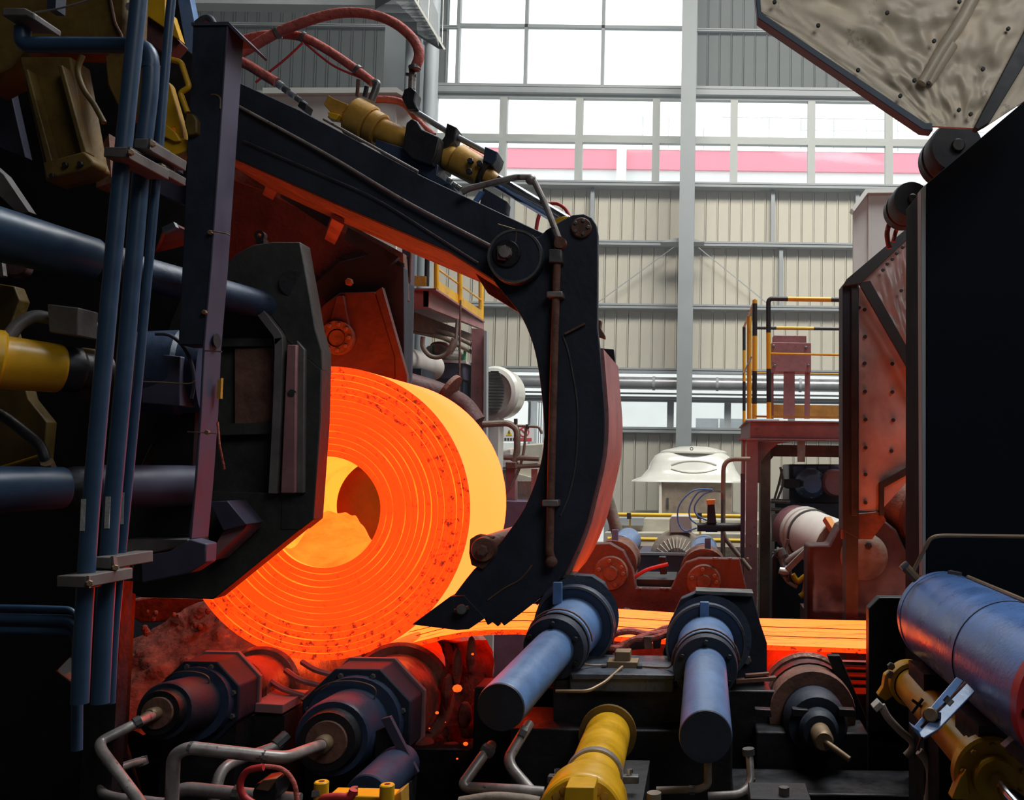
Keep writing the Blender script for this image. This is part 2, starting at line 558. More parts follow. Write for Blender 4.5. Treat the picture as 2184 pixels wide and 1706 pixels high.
def seat_all():
    """put every thing's origin at the base of its own geometry"""
    bpy.context.view_layer.update()
    for root in [o for o in COL.objects if o.parent is None and (o.type == 'EMPTY' or o.type == 'MESH')]:
        if root.location.length > 1e-9:
            continue
        desc = [o for o in [root] + list(root.children_recursive) if o.type == 'MESH']
        if not desc:
            continue
        lo, hi = Vector((1e9,) * 3), Vector((-1e9,) * 3)
        for o in desc:
            for c in o.bound_box:
                q = o.matrix_world @ Vector(c)
                for k in range(3):
                    lo[k] = min(lo[k], q[k]); hi[k] = max(hi[k], q[k])
        base = Vector(((lo[0] + hi[0]) / 2, (lo[1] + hi[1]) / 2, lo[2]))
        if root.type == 'MESH':
            root.data.transform(Matrix.Translation(-base))
        for o in root.children_recursive:
            if o.location.length > 1e-9:
                if o.parent == root:
                    o.location = o.location - base
                elif o.parent.location.length < 1e-9:
                    o.location = o.location - base
            elif o.type == 'MESH' and o.data.users == 1:
                if not (o.parent != root and o.parent.location.length > 1e-9):
                    o.data.transform(Matrix.Translation(-base))
        root.location = base
def eyeY(Y):
    return Y / F
# ================================================================ the hall (setting)
YW = 22.0
def ZW(py, x=1300, Y=YW):
    return W(x, py, Y).z
def XW(px, y=500, Y=YW):
    return W(px, y, Y).x
def struct(name, b, mat, bev=0):
    return solo(name, b, mat, None, None, kind='structure', bev=bev)

struct('floor', B().box((-16, -8, -0.3), (14, 22.4, 0.0)), m_floor)
# the outside shell of the hall that daylight does not pass
struct('wall_left', B().box((-16.3, -8, 0), (-16, 22.4, 16)), m_darkwall)
struct('wall_right', B().box((14, -8, 0), (14.3, 22.4, 16)), m_darkwall)
struct('wall_front', B().box((-16.3, -8.3, 0), (14.3, -8, 16)), m_darkwall)
struct('ceiling', B().box((-16.3, -8.3, 16), (14.3, 22.4, 16.3)), m_darkwall)

# back wall: rows of ribbed cladding between girts
wall = thing('wall_back', None, None, kind='structure')
def clad_row(px0, px1, zt, zb, mat, step=26.0, y=YW, solid_back=True):
    x0, x1 = XW(px0), XW(px1)
    pitch = step * YW / F
    b = B()
    h = zt - zb
    g = 0.012
    # one plank with a folded standing rib on its side
    for q in ([(g, 0), (pitch * 0.88, 0), (pitch * 0.90, -0.03), (pitch * 0.97, -0.03), (pitch - g, 0), (pitch - g, 0.06), (g, 0.06)],):
        b.prism([Vector((a, c, 0)) for a, c in q], (0, 0, h))
    n = int((x1 - x0) / pitch)
    repeat(wall, 'panel', b, mat, [(x0 + i * pitch, y, zb) for i in range(n)])
    bb = B().box((x0, y + 0.07, zb), (x0 + n * pitch, y + 0.12, zt))
    part(wall, 'backing_sheet', bb, mat)
zA, zB, zC, zD = ZW(400), ZW(523), ZW(656), ZW(792)
clad_row(480, 2200, zA, zB, m_clad)
clad_row(780, 2200, zB, zC, m_clad)
clad_row(780, 2200, zC, zD, m_clad)
clad_row(1312, 1800, ZW(918), ZW(1130), m_clad)
zT0 = 15.9
clad_row(300, 965, zT0, ZW(207), m_clad_grey)
clad_row(1480, 2200, zT0, ZW(207), m_clad_grey)
clad_row(585, 920, ZW(207), zA, m_clad_grey)
struct('trim_1', B().box((XW(250), YW - 0.02, 0), (XW(780), YW + 0.1, zB)), m_clad_grey)
struct('trim_2', B().box((XW(780), YW - 0.02, 0), (XW(1060), YW + 0.1, zD)), m_clad)
struct('trim_3', B().box((XW(1313), YW - 0.02, 0), (14, YW + 0.1, ZW(1130))), m_clad)
struct('trim_4', B().box((XW(1802), YW - 0.02, 0), (14, YW + 0.1, zD)), m_clad)
struct('trim_5', B().box((-16, YW - 0.02, 0), (XW(250), YW + 0.1, 16)), m_darkwall)
struct('trim_6', B().box((XW(2190), YW - 0.02, 0), (14, YW + 0.1, 16)), m_darkwall)
struct('trim_7', B().box((XW(940), YW - 0.02, ZW(-40)), (XW(1482), YW + 0.1, 16)), m_darkwall)
# girts (horizontal rails of the wall)
def girt(i, px0, px1, py, hpx, depth=0.22, mat=None):
    z = ZW(py)
    h = hpx * YW / F
    b = B()
    x0, x1 = XW(px0), XW(px1)
    b.box((x0, YW - depth, z - h), (x1, YW - 0.055, z))
    b.box((x0, YW - depth - 0.02, z - h * 0.25), (x1, YW - depth, z + 0.02))
    return part(wall, 'girt', b, mat or m_girt)
girt(1, 480, 2200, 398, 8, 0.40)
girt(2, 480, 2200, 520, 8, 0.30)
girt(3, 780, 2200, 653, 8, 0.30)
girt(4, 780, 2200, 788, 9, 0.30)
girt(5, 1312, 1802, 912, 10)
girt(6, 300, 965, 66, 4, 0.15)
girt(7, 1480, 2200, 66, 4, 0.15)
girt(8, 900, 2200, 192, 16, 0.25)
# thin vertical sag posts of the wall
def wpost(px, py0, py1, wpx=8, mat=None):
    b = B().box((XW(px), YW - 0.2, ZW(py1)), (XW(px + wpx), YW - 0.06, ZW(py0)))
    part(wall, 'sag_post', b, mat or m_girt)
for px, a, c in ((1260, 408, 520), (1643, 408, 520), (1822, 408, 520), (1090, 408, 520), (1661, 532, 653), (1100, 532, 653)):
    wpost(px, a, c)
b = B()
b.beam(W(1275, 645, YW - 0.25), W(1440, 525, YW - 0.25), 0.02, 0.02)
b.beam(W(1490, 528, YW - 0.25), W(1640, 650, YW - 0.25), 0.02, 0.02)
part(wall, 'tie_rod', b, m_girt)
b = B()
b.prism([W(1408, 516, YW - 1.1), W(1502, 516, YW - 1.1), W(1470, 506, YW - 1.1), W(1440, 508, YW - 1.1)], (0, 0.4, 0))
part(wall, 'gusset_plate', b, m_girt)

# windows
wn = [0]
def window(px0, px1, py0, py1, fr=7, mull=(), trans=(), mat=None, xr=1300):
    wn[0] += 1
    t = thing('window_%d' % wn[0], None, None, kind='structure')
    x0, x1, z1, z0 = XW(px0), XW(px1), ZW(py0), ZW(py1)
    f = fr * YW / F
    b = B()
    Y0, Y1 = YW - 0.10, YW + 0.06
    b.box((x0, Y0, z0), (x0 + f, Y1, z1)); b.box((x1 - f, Y0, z0), (x1, Y1, z1))
    b.box((x0 + f, Y0, z0), (x1 - f, Y1, z0 + f)); b.box((x0 + f, Y0, z1 - f), (x1 - f, Y1, z1))
    part(t, 'window_frame', b, mat or m_winframe)
    for q in mull:
        xx = XW(q)
        part(t, 'mullion', B().box((xx - f / 2, Y0 + 0.02, z0 + f), (xx + f / 2, Y1 - 0.02, z1 - f)), mat or m_winframe)
    for q in trans:
        zz = ZW(q)
        part(t, 'transom', B().box((x0 + f, Y0 + 0.02, zz - f / 2), (x1 - f, Y1 - 0.02, zz + f / 2)), mat or m_winframe)
    xs = [x0 + f] + [XW(q) for q in mull] + [x1 - f]
    for i in range(len(xs) - 1):
        part(t, 'pane', B().box((xs[i], YW - 0.01, z0 + f), (xs[i + 1], YW + 0.0, z1 - f)), m_glass)
    return t
window(962, 1482, -40, 194, 7, mull=(1112, 1278), trans=(60,), mat=m_girt)
cols = [(252, 418), (418, 585), (917, 1068), (1068, 1231), (1231, 1396), (1396, 1563), (1563, 1729), (1729, 1895), (1895, 2062), (2062, 2200)]
for a, c in cols:
    window(a, c, 206, 299, 8)
    window(a, c, 299, 396, 8)
lows = [(1312, 1436), (1436, 1556), (1556, 1690), (1690, 1815)]
for a, c in lows:
    window(a, c, 849, 918, 7, mat=m_girt)
# open doorway beside the low windows, its leaf folded out
t = thing('door_1', None, None, kind='structure')
b = B()
dx0, dx1 = XW(1056), XW(1312)
b.box((dx0, YW - 0.1, 0), (dx0 + 0.12, YW + 0.1, ZW(850))); b.box((dx1 - 0.12, YW - 0.1, 0), (dx1, YW + 0.1, ZW(850)))
b.box((dx0, YW - 0.1, ZW(857)), (dx1, YW + 0.1, ZW(846)))
part(t, 'door_frame', b, m_girt)
b = B()
fx = XW(1133)
b.box((fx, YW + 0.2, 1.0), (fx + 0.06, YW + 1.1, ZW(852))); b.box((fx + 0.2, YW + 0.2, ZW(852)), (fx + 0.26, YW + 1.1, ZW(848)))
part(t, 'door_leaf', b, m_girt)
# daylight slot with the big duct and rails under it
for i, (py, h) in enumerate(((838, 3), (846, 5))):
    b = B().box((XW(1050), YW - 0.25, ZW(py + h)), (XW(1830), YW - 0.1, ZW(py)))
    part(wall, 'rail', b, m_girt)
d = thing('round_duct', 'long grey round duct along the wall under the bright slot', 'duct')
b = B().cyl(Vector((XW(1020), YW - 0.6, ZW(821))), Vector((XW(1905), YW - 0.6, ZW(821))), 0.145, n=20)
part(d, 'duct_pipe', b, m_duct)
cl = B().ring((0, -0.0, 0), (0.06, 0, 0), 0.16, 0.146, 20)
repeat(d, 'joint_ring', cl, m_girt, [(XW(q), YW - 0.6, ZW(821)) for q in (1080, 1230, 1400, 1530, 1700, 1860)])
# columns
b = B()
def hcol(name, px0, px1, Y, y0=-60, ztop=15.9, mat=None, lab=None):
    b = B()
    x0, x1 = XW(px0, 500, Y), XW(px1, 500, Y)
    wd = x1 - x0
    b.box((x0, Y, 0), (x1, Y + 0.05, ztop))
    b.box((x0, Y + 0.45, 0), (x1, Y + 0.5, ztop))
    b.box((x0 + wd / 2 - 0.02, Y + 0.05, 0), (x0 + wd / 2 + 0.02, Y + 0.45, ztop))
    return b
part(None, 'column', hcol('c', 1448, 1480, 20.6), m_column)['kind'] = 'structure'
part(None, 'column', hcol('c', 805, 884, 15.0), m_column)['kind'] = 'structure'
b = B().box((XW(300, 0, 16.0), 16.0, W(700, 10, 16).z), (XW(803, 0, 16.0), 16.3, W(700, -60, 16).z))
part(None, 'beam', b, m_girt)['kind'] = 'structure'
def downpipe(px, Y, r, lab, y1):
    x = XW(px, 200, Y)
    t = thing('downpipe', lab, 'pipe')
    part(t, 'pipe_run', B().cyl((x, Y, 0.0), (x, Y, 15.8), r, n=20), m_column)
    cl = B().ring((0, 0, 0), (0, 0, 0.12), r + 0.025, r, 20)
    repeat(t, 'pipe_bracket', cl, m_girt, [(x, Y, W(px, q, Y).z) for q in y1])
downpipe(874, 14.5, 0.09, 'pale round pipe standing in front of the wide grey column', (30, 250))
downpipe(918, 14.8, 0.115, 'pale round pipe just clear of the wide column, beside the tall window', (95, 330))
g = thing('gusset_bracket', 'triangular grey sheet bracket with a bright slanting edge beside the wide column', 'bracket')
part(g, 'gusset_sheet', B().plate([(800, -40), (868, -40), (886, 2), (946, 104), (936, 104), (935, 30), (905, -40), (800, 20)], 14.2, 0.02), m_girt)
part(g, 'edge_angle', B().beam(W(880, -10, 14.15), W(949, 106, 14.15), 0.03, 0.03), m_white)
for q0, q1, q2 in ((894, -20, 12), (916, -20, 44), (946, -20, 92)):
    solo('hanging_wire', B().cyl(W(q0, q1, 14.0), W(q0 - 3, q2, 14.0), 0.006, n=6), m_white, {894: 'short pale wire hanging beside the slanting bracket edge', 916: 'pale wire of middle length hanging behind the slanting bracket edge', 946: 'longest pale wire, nearest the tall window'}[q0], 'wire')
# ---------------------------------------------------------------- outside
YO = 42.0
def XO(px): return W(px, 340, YO).x
def ZO(py): return W(1300, py, YO).z
struct('outside_ground', B().box((-60, 22.5, -0.6), (50, 60, -0.3)), m_outground)
bo = thing('building', 'long white building with a pink-red band seen through the windows', 'building')
part(bo, 'lower_wall', B().box((-45, YO, -0.3), (38, YO + 6, ZO(362))), m_outwhite)
part(bo, 'red_band', B().box((-45, YO - 0.15, ZO(362)), (38, YO + 6, ZO(321))), m_outred)
part(bo, 'white_pilaster', B().box((XO(1317), YO - 0.4, ZO(390)), (XO(1337), YO, ZO(317))), m_outwhite)
part(bo, 'parapet_coping', B().box((-45, YO - 0.2, ZO(321)), (38, YO + 0.2, ZO(318))), m_outwhite)
rb = B()
for px in (1370, 1425, 1500, 1570, 1640, 1708, 1778, 1848, 1915, 1990):
    rb.cyl((XO(px), YO, ZO(320)), (XO(px), YO, ZO(247)), 0.02, n=6)
rb.cyl((XO(1540), YO, ZO(247)), (XO(2100), YO, ZO(247)), 0.018, n=6)
rb.cyl((XO(1700), YO, ZO(272)), (XO(2100), YO, ZO(272)), 0.014, n=6)
part(bo, 'roof_railing', rb, m_girt)
for i, (px, a, c, lab) in enumerate(((1112, 250, 560, ''), )):
    pass
o1 = thing('outdoor_unit', 'pale grey cabinet outside seen low through the small windows', 'cabinet')
b = B().box((W(1484, 900, 34).x, 34, 0), (W(1662, 900, 34).x, 35.5, W(1500, 892, 34).z))
part(o1, 'cabinet_body', b, M('outdoor_unit_paint', (0.34, 0.38, 0.41), 0.7, var=0.1))
part(o1, 'corner_post', B().box((W(1532, 900, 34).x, 33.95, 0), (W(1535, 900, 34).x, 34, W(1500, 893, 34).z)), m_outwhite)
f_ = thing('outdoor_fence', 'thin white picket fence outside the open doorway', 'fence')
pk = B().box((-0.02, -0.02, 0), (0.02, 0.02, 1.5))
zf = W(1140, 945, 30).z
repeat(f_, 'picket', pk, m_girt, [(W(1128 + i * 5.0, 945, 30).x, 30, zf) for i in range(10)])
part(f_, 'top_bar', B().box((W(1124, 915, 30).x, 29.98, zf + 1.3), (W(1182, 915, 30).x, 30.02, zf + 1.36)), m_girt)
part(f_, 'plinth', B().box((W(1050, 915, 30).x, 29.8, -0.3), (W(1182, 915, 30).x, 30.3, zf)), m_outwhite)
sg = thing('warning_sign', 'white sign with a yellow warning triangle and a red prohibition ring', 'sign')
YS = 20.5
part(sg, 'sign_board', B().plate([(1072, 906), (1138, 906), (1138, 942), (1072, 942)], YS, 0.03), m_sign)
part(sg, 'warning_triangle', B().plate([(1079, 929), (1092, 929), (1086, 915)], YS - 0.012, 0.01), m_signy)
part(sg, 'lightning_mark', B().plate([(1085, 918), (1087, 918), (1086, 922), (1088, 922), (1085, 928), (1085.5, 923.5), (1084, 923.5)], YS - 0.022, 0.008), m_black)
c = W(1118, 921, YS - 0.012)
part(sg, 'prohibition_ring', B().ring(c, c + Vector((0, 0.01, 0)), s(11, YS), s(8.5, YS), 28), m_signr)
part(sg, 'prohibition_bar', B().beam(W(1111, 914, YS - 0.01), W(1125, 928, YS - 0.01), 0.02, 0.02), m_signr)
part(sg, 'red_caption_strip', B().plate([(1104, 934), (1134, 934), (1134, 940), (1104, 940)], YS - 0.012, 0.01), m_signr)
tx = B()
for i in range(4):
    x = 1076 + i * 6
    for dx, dy, w_, h_ in ((0, 0, 4, .8), (0, 2, 4, .8), (1.6, 0, .8, 4), (0, 4, 4, .8)):
        tx.plate([(x + dx, 934 + dy), (x + dx + w_, 934 + dy), (x + dx + w_, 934 + dy + h_), (x + dx, 934 + dy + h_)], YS - 0.012, 0.01)
part(sg, 'caption_lettering', tx, m_black)
part(sg, 'sign_post', B().plate([(1100, 942), (1104, 942), (1104, 1249), (1100, 1249)], YS, 0.05), m_girt)

# ================================================================ things at the back of the hall
# white ventilator hood
hd = thing('ventilation_hood', 'wide glossy white hood flaring over its square housing by the back wall', 'hood')
YH = 16.0
b = B()
def hood(u, v):
    return None
prof = [(0, 1339, 1600, 1029), (0.03, 1341, 1600, 1026), (0.12, 1361, 1586, 1018), (0.28, 1375, 1575, 1002), (0.5, 1382, 1568, 985), (0.72, 1390, 1560, 972), (0.88, 1400, 1552, 966), (1, 1412, 1545, 963)]
rings = []
for k, xa, xb, y in prof:
    z = W(1450, y, YH).z
    x0, x1 = W(xa, y, YH).x, W(xb, y, YH).x
    hw = (x1 - x0) / 2
    dy = hw * 0.85
    cx_ = (x0 + x1) / 2
    cyy = YH + 1.1
    row = []
    n = 32
    for i in range(n):
        th = 2 * math.pi * i / n
        e = 0.42
        c_, s_ = math.cos(th), math.sin(th)
        row.append(Vector((cx_ + hw * math.copysign(abs(c_) ** e, c_), cyy + dy * math.copysign(abs(s_) ** e, s_), z)))
    rings.append(row)
vs = [p for r_ in rings for p in r_]
fs = []
n = 32
for k in range(len(rings) - 1):
    for i in range(n):
        j = (i + 1) % n
        fs.append((k * n + i, k * n + j, (k + 1) * n + j, (k + 1) * n + i))
fs.append(tuple(range((len(rings) - 1) * n, len(rings) * n)))
fs.append(tuple(range(n - 1, -1, -1)))
b.add(vs, fs)
part(hd, 'hood_shell', b, m_white, angle=50)
b = B()
b.lathe(Vector(((W(1480, 960, YH + 1).x), YH + 1.1, W(1480, 966, YH).z)), (0, 0, 1), [(0, 0.62), (0.03, 0.62), (0.06, 0.55), (0.13, 0.25), (0.14, 0)], 32)
part(hd, 'hood_lid', b, m_white)
b = B()
b.spx([(1432, 992, YH - .10), (1455, 985, YH - .17), (1480, 983, YH - .18), (1505, 985, YH - .17), (1528, 992, YH - .10)], 2.5, 8)
b.spx([(1432, 1000, YH - .12), (1455, 1006, YH - .22), (1480, 1008, YH - .23), (1505, 1006, YH - .22), (1528, 1000, YH - .12)], 2.5, 8)
part(hd, 'pressed_swage', b, m_white)
cc = W(1475, 957, YH - 0.02)
part(hd, 'lifting_eye', B().ring(cc, cc + Vector((0, 0.02, 0)), 0.03, 0.018, 14), m_strap)
b = B()
x0, x1 = W(1408, 1060, YH).x, W(1562, 1060, YH).x
b.box((x0, YH + 0.3, W(1480, 1112, YH).z), (x1, YH + 1.9, W(1480, 1027, YH).z))
part(hd, 'housing', b, m_brown)
b = B().prism([W(1398, 1112, YH + .25), W(1412, 1112, YH + .25), W(1411, 1030, YH + .25), W(1406, 1030, YH + .25), W(1405, 1100, YH + .25)], (0, 0.05, 0))
part(hd, 'corner_flashing', b, m_white)
part(hd, 'inspection_slot', B().plate([(1421, 1062), (1426, 1062), (1426, 1086), (1421, 1086)], YH + 0.28, 0.03), m_strap)
pl = thing('plinth_block', 'beige stepped housing under the white hood', 'plinth')
part(pl, 'upper_block', B().box((W(1320, 1120, 15).x, 15.0, W(1450, 1140, 15).z), (W(1640, 1120, 15).x, 18, W(1450, 1108, 15).z)), m_beige)
part(pl, 'lower_block', B().box((W(1290, 1120, 14.6).x, 14.6, 0), (W(1640, 1120, 14.6).x, 18, W(1450, 1138, 14.6).z)), m_beige)
part(pl, 'grey_lid', B().box((W(1292, 1120, 14.9).x, 14.9, W(1450, 1122, 14.9).z), (W(1372, 1120, 14.9).x, 15.6, W(1450, 1106, 14.9).z)), m_girt)
# yellow guard rail
YR = 13.4
rl = thing('guard_rail', 'yellow guard rail with black post caps in front of the beige plinth', 'railing')
for py in (1097, 1149):
    part(rl, 'rail_bar', B().cyl(W(1296, py, YR), W(1580, py + 4, YR), s(4.5, YR), n=12), m_yellow_rail)
for px in (1342, 1492, 1640):
    part(rl, 'rail_post', B().box(W(px - 4, 1340, YR + 0.03), W(px + 4, 1098, YR + 0.08)), m_yellow_rail)
    q = part(rl, 'post_cap', B().box(W(px - 5, 1107, YR - 0.04), W(px + 5, 1093, YR + 0.09)), m_blackrail)
# pale lidded duct housings
for (lab, Y, pts, top, side) in (
    ('pale sheet-metal housing with a sloping flanged lid beside the dark wheels', 12.0, [(1852, 408), (2060, 408), (2060, 1000), (1852, 1000)], [(1816, 444), (1846, 403), (2062, 403), (2062, 409), (1851, 411), (1822, 450)], [(1820, 448), (1852, 410), (1852, 1000), (1820, 1000)]),
    ('pale sheet-metal housing with a flanged lid behind the yellow cylinder', 11.5, [(560, 200), (844, 200), (844, 700), (560, 700)], [(560, 187), (846, 186), (884, 212), (884, 219), (846, 197), (560, 199)], [(844, 198), (880, 217), (880, 700), (844, 700)]),
):
    t = thing('duct_housing', lab, 'housing')
    part(t, 'front_sheet', B().plate(pts, Y, 0.06), m_offwhite)
    sd = B()
    a, c_, d_, e_ = [W(*p, Y) for p in side]
    k = 1.5
    part(t, 'side_sheet', B().plate(side, Y + 0.04, 0.06), m_offwhite)
    part(t, 'support_frame', B().box((W(pts[0][0] + 20, 990, Y).x, Y + .02, 0), (W(pts[0][0] + 60, 990, Y).x, Y + .3, W(pts[0][0] + 40, pts[2][1] - 5, Y).z)), m_girt)
    part(t, 'lid_flange', B().plate(top, Y - 0.08, 0.2), m_white)
from mathutils import noise
def V(x, y, Y): return W(x, y, Y)
def dz(px, py, Y0, Y1):
    """axis along the hall depth through a pixel at Y0"""
    p = W(px, py, Y0)
    return p, Vector((p.x, Y1, p.z))
# ---------------------------------------------------------------- platform with hazard rails beside the guard panels
YP = 9.6
pf = thing('work_platform', 'raised red platform with striped yellow and black handrail beside the heat guards', 'platform')
part(pf, 'deck_channel', B().plate([(1600, 900), (1840, 903), (1840, 937), (1600, 934)], YP, 0.12), m_pinkpaint, 0.004)
part(pf, 'deck_side', B().prism([V(1580, 907, YP + 1.6), V(1600, 899, YP), V(1600, 935, YP), V(1580, 938, YP + 1.6)], (0.08, 0.02, 0)), m_pinkpaint)
part(pf, 'deck_plate', B().box((V(1590, 900, YP).x, YP - 0.06, V(1700, 901, YP).z), (V(1850, 900, YP).x, YP + 1.7, V(1700, 898, YP).z)), m_pinkpaint)
part(pf, 'flange_edge', B().plate([(1576, 934), (1842, 937), (1842, 940), (1576, 938)], YP - 0.05, 0.25), m_pinkpaint)
part(pf, 'kick_plate', B().plate([(1640, 862), (1840, 865), (1840, 894), (1640, 891)], YP + 1.5, 0.02), m_yellow_dirty)
part(pf, 'toe_strip', B().plate([(1610, 886), (1840, 889), (1840, 893), (1610, 890)], YP + 0.1, 0.02), m_yellow_dirty)
part(pf, 'leg', B().box((V(1593, 1, YP).x, YP, 0), (V(1600, 1, YP).x, YP + 0.3, V(1600, 938, YP).z)), m_pinkpaint)
part(pf, 'leg', B().box((V(1601, 1, YP).x, YP - .02, 0), (V(1625, 1, YP).x, YP + 0.02, V(1600, 938, YP).z)), m_pinkpaint)
part(pf, 'leg', B().box((V(1630, 1, YP + .4).x, YP + .3, 0), (V(1650, 1, YP + .4).x, YP + 0.6, V(1600, 940, YP).z)), m_brown)
part(pf, 'knee_brace', B().plate([(1600, 940), (1690, 942), (1660, 946), (1640, 962), (1622, 985), (1622, 1030), (1600, 1030)], YP + 0.1, 0.05), m_pinkpaint)
part(pf, 'cross_beam', B().plate([(1640, 948), (1840, 951), (1840, 976), (1650, 973), (1636, 990), (1636, 960)], YP + 0.5, 0.12), m_rust)
part(pf, 'hanger_plate', B().plate([(1700, 938), (1718, 938), (1717, 985), (1701, 985)], YP + 0.05, 0.02), m_pipe)
r = s(5.2, YP)
for nm, pts, mt, q in (('handrail', [(1640, 893, YP), (1639, 637, YP), (1842, 640, YP)], None, 5.2),):
    p = [V(*a) for a in pts]
    part(pf, 'rail_post', B().tube([p[0], p[1] + Vector((0, 0, -0.1))], r, 0, 12), m_stripe_z)
    part(pf, 'handrail', B().tube([p[1] + Vector((0, 0, -0.1)), p[1], p[2]], r, 0.10, 12), m_stripe_x)
part(pf, 'rail_post', B().tube([V(1609, 893, YP + .25), V(1610, 640, YP + .25)], s(5.5, YP), 0, 12), m_stripe_z)
part(pf, 'rail_post', B().tube([V(1598, 893, YP + .8), V(1598, 675, YP + .8)], s(5.5, YP), 0, 12), m_yellow)
part(pf, 'rail_post', B().tube([V(1587, 903, YP + 1.5), V(1587, 697, YP + 1.5)], s(4.0, YP), 0, 12), m_stripe_z)
part(pf, 'side_handrail', B().tube([V(1610, 640, YP + .25), V(1587, 697, YP + 1.5)], s(3, YP), 0, 8), m_yellow)
part(pf, 'side_midrail', B().tube([V(1602, 762, YP + .25), V(1586, 796, YP + 1.5)], s(2.2, YP), 0, 8), m_pipe)
part(pf, 'mid_rail', B().tube([V(1610, 699, YP + 1.5), V(1842, 702, YP + 1.5)], s(4.4, YP), 0, 10), m_stripe_x)
part(pf, 'mid_rail', B().tube([V(1640, 754, YP), V(1842, 758, YP)], s(2.4, YP), 0, 8), m_yellow)
part(pf, 'mid_rail', B().tube([V(1610, 795, YP + 1.5), V(1842, 799, YP + 1.5)], s(2.2, YP), 0, 8), m_yellow)
YE = YP + 0.9
eb = thing('junction_box', 'faded pink junction box on a flat stand upon the raised platform', 'box')
part(eb, 'box_body', B().plate([(1646, 730), (1730, 731), (1730, 793), (1646, 792)], YE, 0.25), m_pinkpaint, 0.005)
part(eb, 'box_top', B().plate([(1650, 715), (1720, 716), (1720, 731), (1650, 730)], YE + 0.02, 0.2), m_pinkpaint, 0.004)
part(eb, 'side_plate', B().plate([(1717, 792), (1728, 793), (1727, 893), (1716, 893)], YE + 0.1, 0.03), m_pinkpaint)
part(eb, 'stand', B().plate([(1672, 792), (1695, 792), (1695, 893), (1671, 893)], YE + 0.05, 0.04), m_pinkpaint)
part(eb, 'rear_stand', B().plate([(1640, 792), (1650, 792), (1650, 893), (1642, 893)], YE + 0.2, 0.03), m_pinkpaint)
bolts(eb, [V(*q, YE - 0.005) for q in ((1650, 738), (1719, 741), (1724, 779), (1652, 780))], 0.016)

# gearbox and piping below the platform
YG = 10.6
gb = thing('gearbox', 'blue ribbed gearbox under the raised platform', 'gearbox')
part(gb, 'casing', B().plate([(1683, 990), (1840, 990), (1840, 1075), (1683, 1075)], YG, 0.9), m_postblue, 0.02)
for k in range(5):
    part(gb, 'cover_panel', B().plate([(1693 + k * 26, 994), (1716 + k * 26, 994), (1716 + k * 26, 1016), (1693 + k * 26, 1016)], YG - 0.04, 0.05), m_blue, 0.006)
c = V(1733, 1032, YG - 0.3)
part(gb, 'bearing_cap', B().lathe(c, (0, 1, 0), [(0, 0), (0, 0.10), (0.05, 0.12), (0.12, 0.165), (0.32, 0.18)], 24), m_blue)
bolts(gb, ringpts(c + Vector((0, 0.11, 0)), 0.145, 8), 0.018)
c = V(1785, 1030, YG - 0.4)
part(gb, 'output_hub', B().lathe(c, (0, 1, 0), [(0, 0), (0, 0.13), (0.1, 0.15), (0.3, 0.15), (0.4, 0.12)], 24), m_pinkpaint)
part(gb, 'black_terminal_box', B().plate([(1668, 1022), (1706, 1022), (1706, 1040), (1680, 1042), (1668, 1036)], YG - 0.3, 0.25), m_black, 0.005)
part(gb, 'base_frame', B().box((V(1650, 1080, YG).x, YG - .2, 0), (V(1850, 1080, YG).x, YG + 1.2, V(1700, 1072, YG).z)), m_navy_dark)
pp = thing('pipe_bundle', 'pale looping pipes and a horizontal pipe beside the blue gearbox', 'pipe')
part(pp, 'pipe', B().tpx([(1650, 1070, 10.2), (1662, 1030, 10.2), (1668, 1000, 10.2)], 2.5, 20, 8), m_pipe)
part(pp, 'pipe', B().tpx([(1658, 1065, 10.2), (1672, 1030, 10.2), (1664, 996, 10.2)], 2.5, 20, 8), m_pipe)
part(pp, 'pipe', B().tpx([(1645, 1068, 10.1), (1685, 1070, 10.1)], 5, 0, 10), m_pipe)
part(pp, 'pipe', B().tpx([(1645, 1086, 10.1), (1700, 1090, 10.1)], 4, 0, 10), m_pipe)
part(pp, 'drum', B().cyl(V(1645, 1125, 10.2), V(1740, 1125, 10.2), 0.15, n=20), m_offwhite)
# grey motor lying behind the bearing stand
mo = thing('fan_motor', 'pale grey slanting motor with a brown round cowl behind the dark bearing stand', 'motor')
p0, p1 = V(1700, 1128, 9.6), V(1812, 1180, 8.4)
ax = (p1 - p0).normalized()
part(mo, 'cowl', B().lathe(p0 - ax * 0.12, ax, [(0, 0), (0, 0.20), (0.04, 0.235), (0.26, 0.235), (0.28, 0.22)], 28), m_pinkpaint)
part(mo, 'motor_body', B().lathe(p0 + ax * 0.16, ax, [(0, 0.22), (0.02, 0.26), (0.10, 0.26), (0.11, 0.245), (0.9, 0.25), (0.92, 0)], 28), m_offwhite)
part(mo, 'band_strap', B().ring(p0 + ax * 0.38, p0 + ax * 0.40, 0.262, 0.25, 28), m_steel)
part(mo, 'orange_bracket', B().beam(V(1763, 1106, 8.55), V(1782, 1136, 8.45), 0.07, 0.05), m_orangecap)
part(mo, 'motor_foot', B().box((V(1722, 1180, 9.2).x, 9.0, 0), (V(1790, 1180, 9.2).x, 9.5, V(1740, 1170, 9.2).z)), m_navy_dark)
va = thing('valve_cluster', 'tangle of valves and yellow hose beside the dark bearing stand', 'valve')
b = B()
YV = 8.6
part(va, 'valve_body', B().lathe(V(1662, 1170, YV), (0.3, 0, -1), [(0, 0), (0, .05), (.06, .06), (.09, .035), (.16, .035), (.19, .06), (.25, .05), (.25, 0)], 14), m_steel)
part(va, 'hand_wheel', B().ring(V(1652, 1178, YV), V(1656, 1180, YV), 0.06, 0.045, 16), m_strap)
part(va, 'pipe', B().tpx([(1668, 1200, YV), (1690, 1188, YV), (1715, 1172, YV), (1725, 1166, YV)], 7, 20), m_pipe)
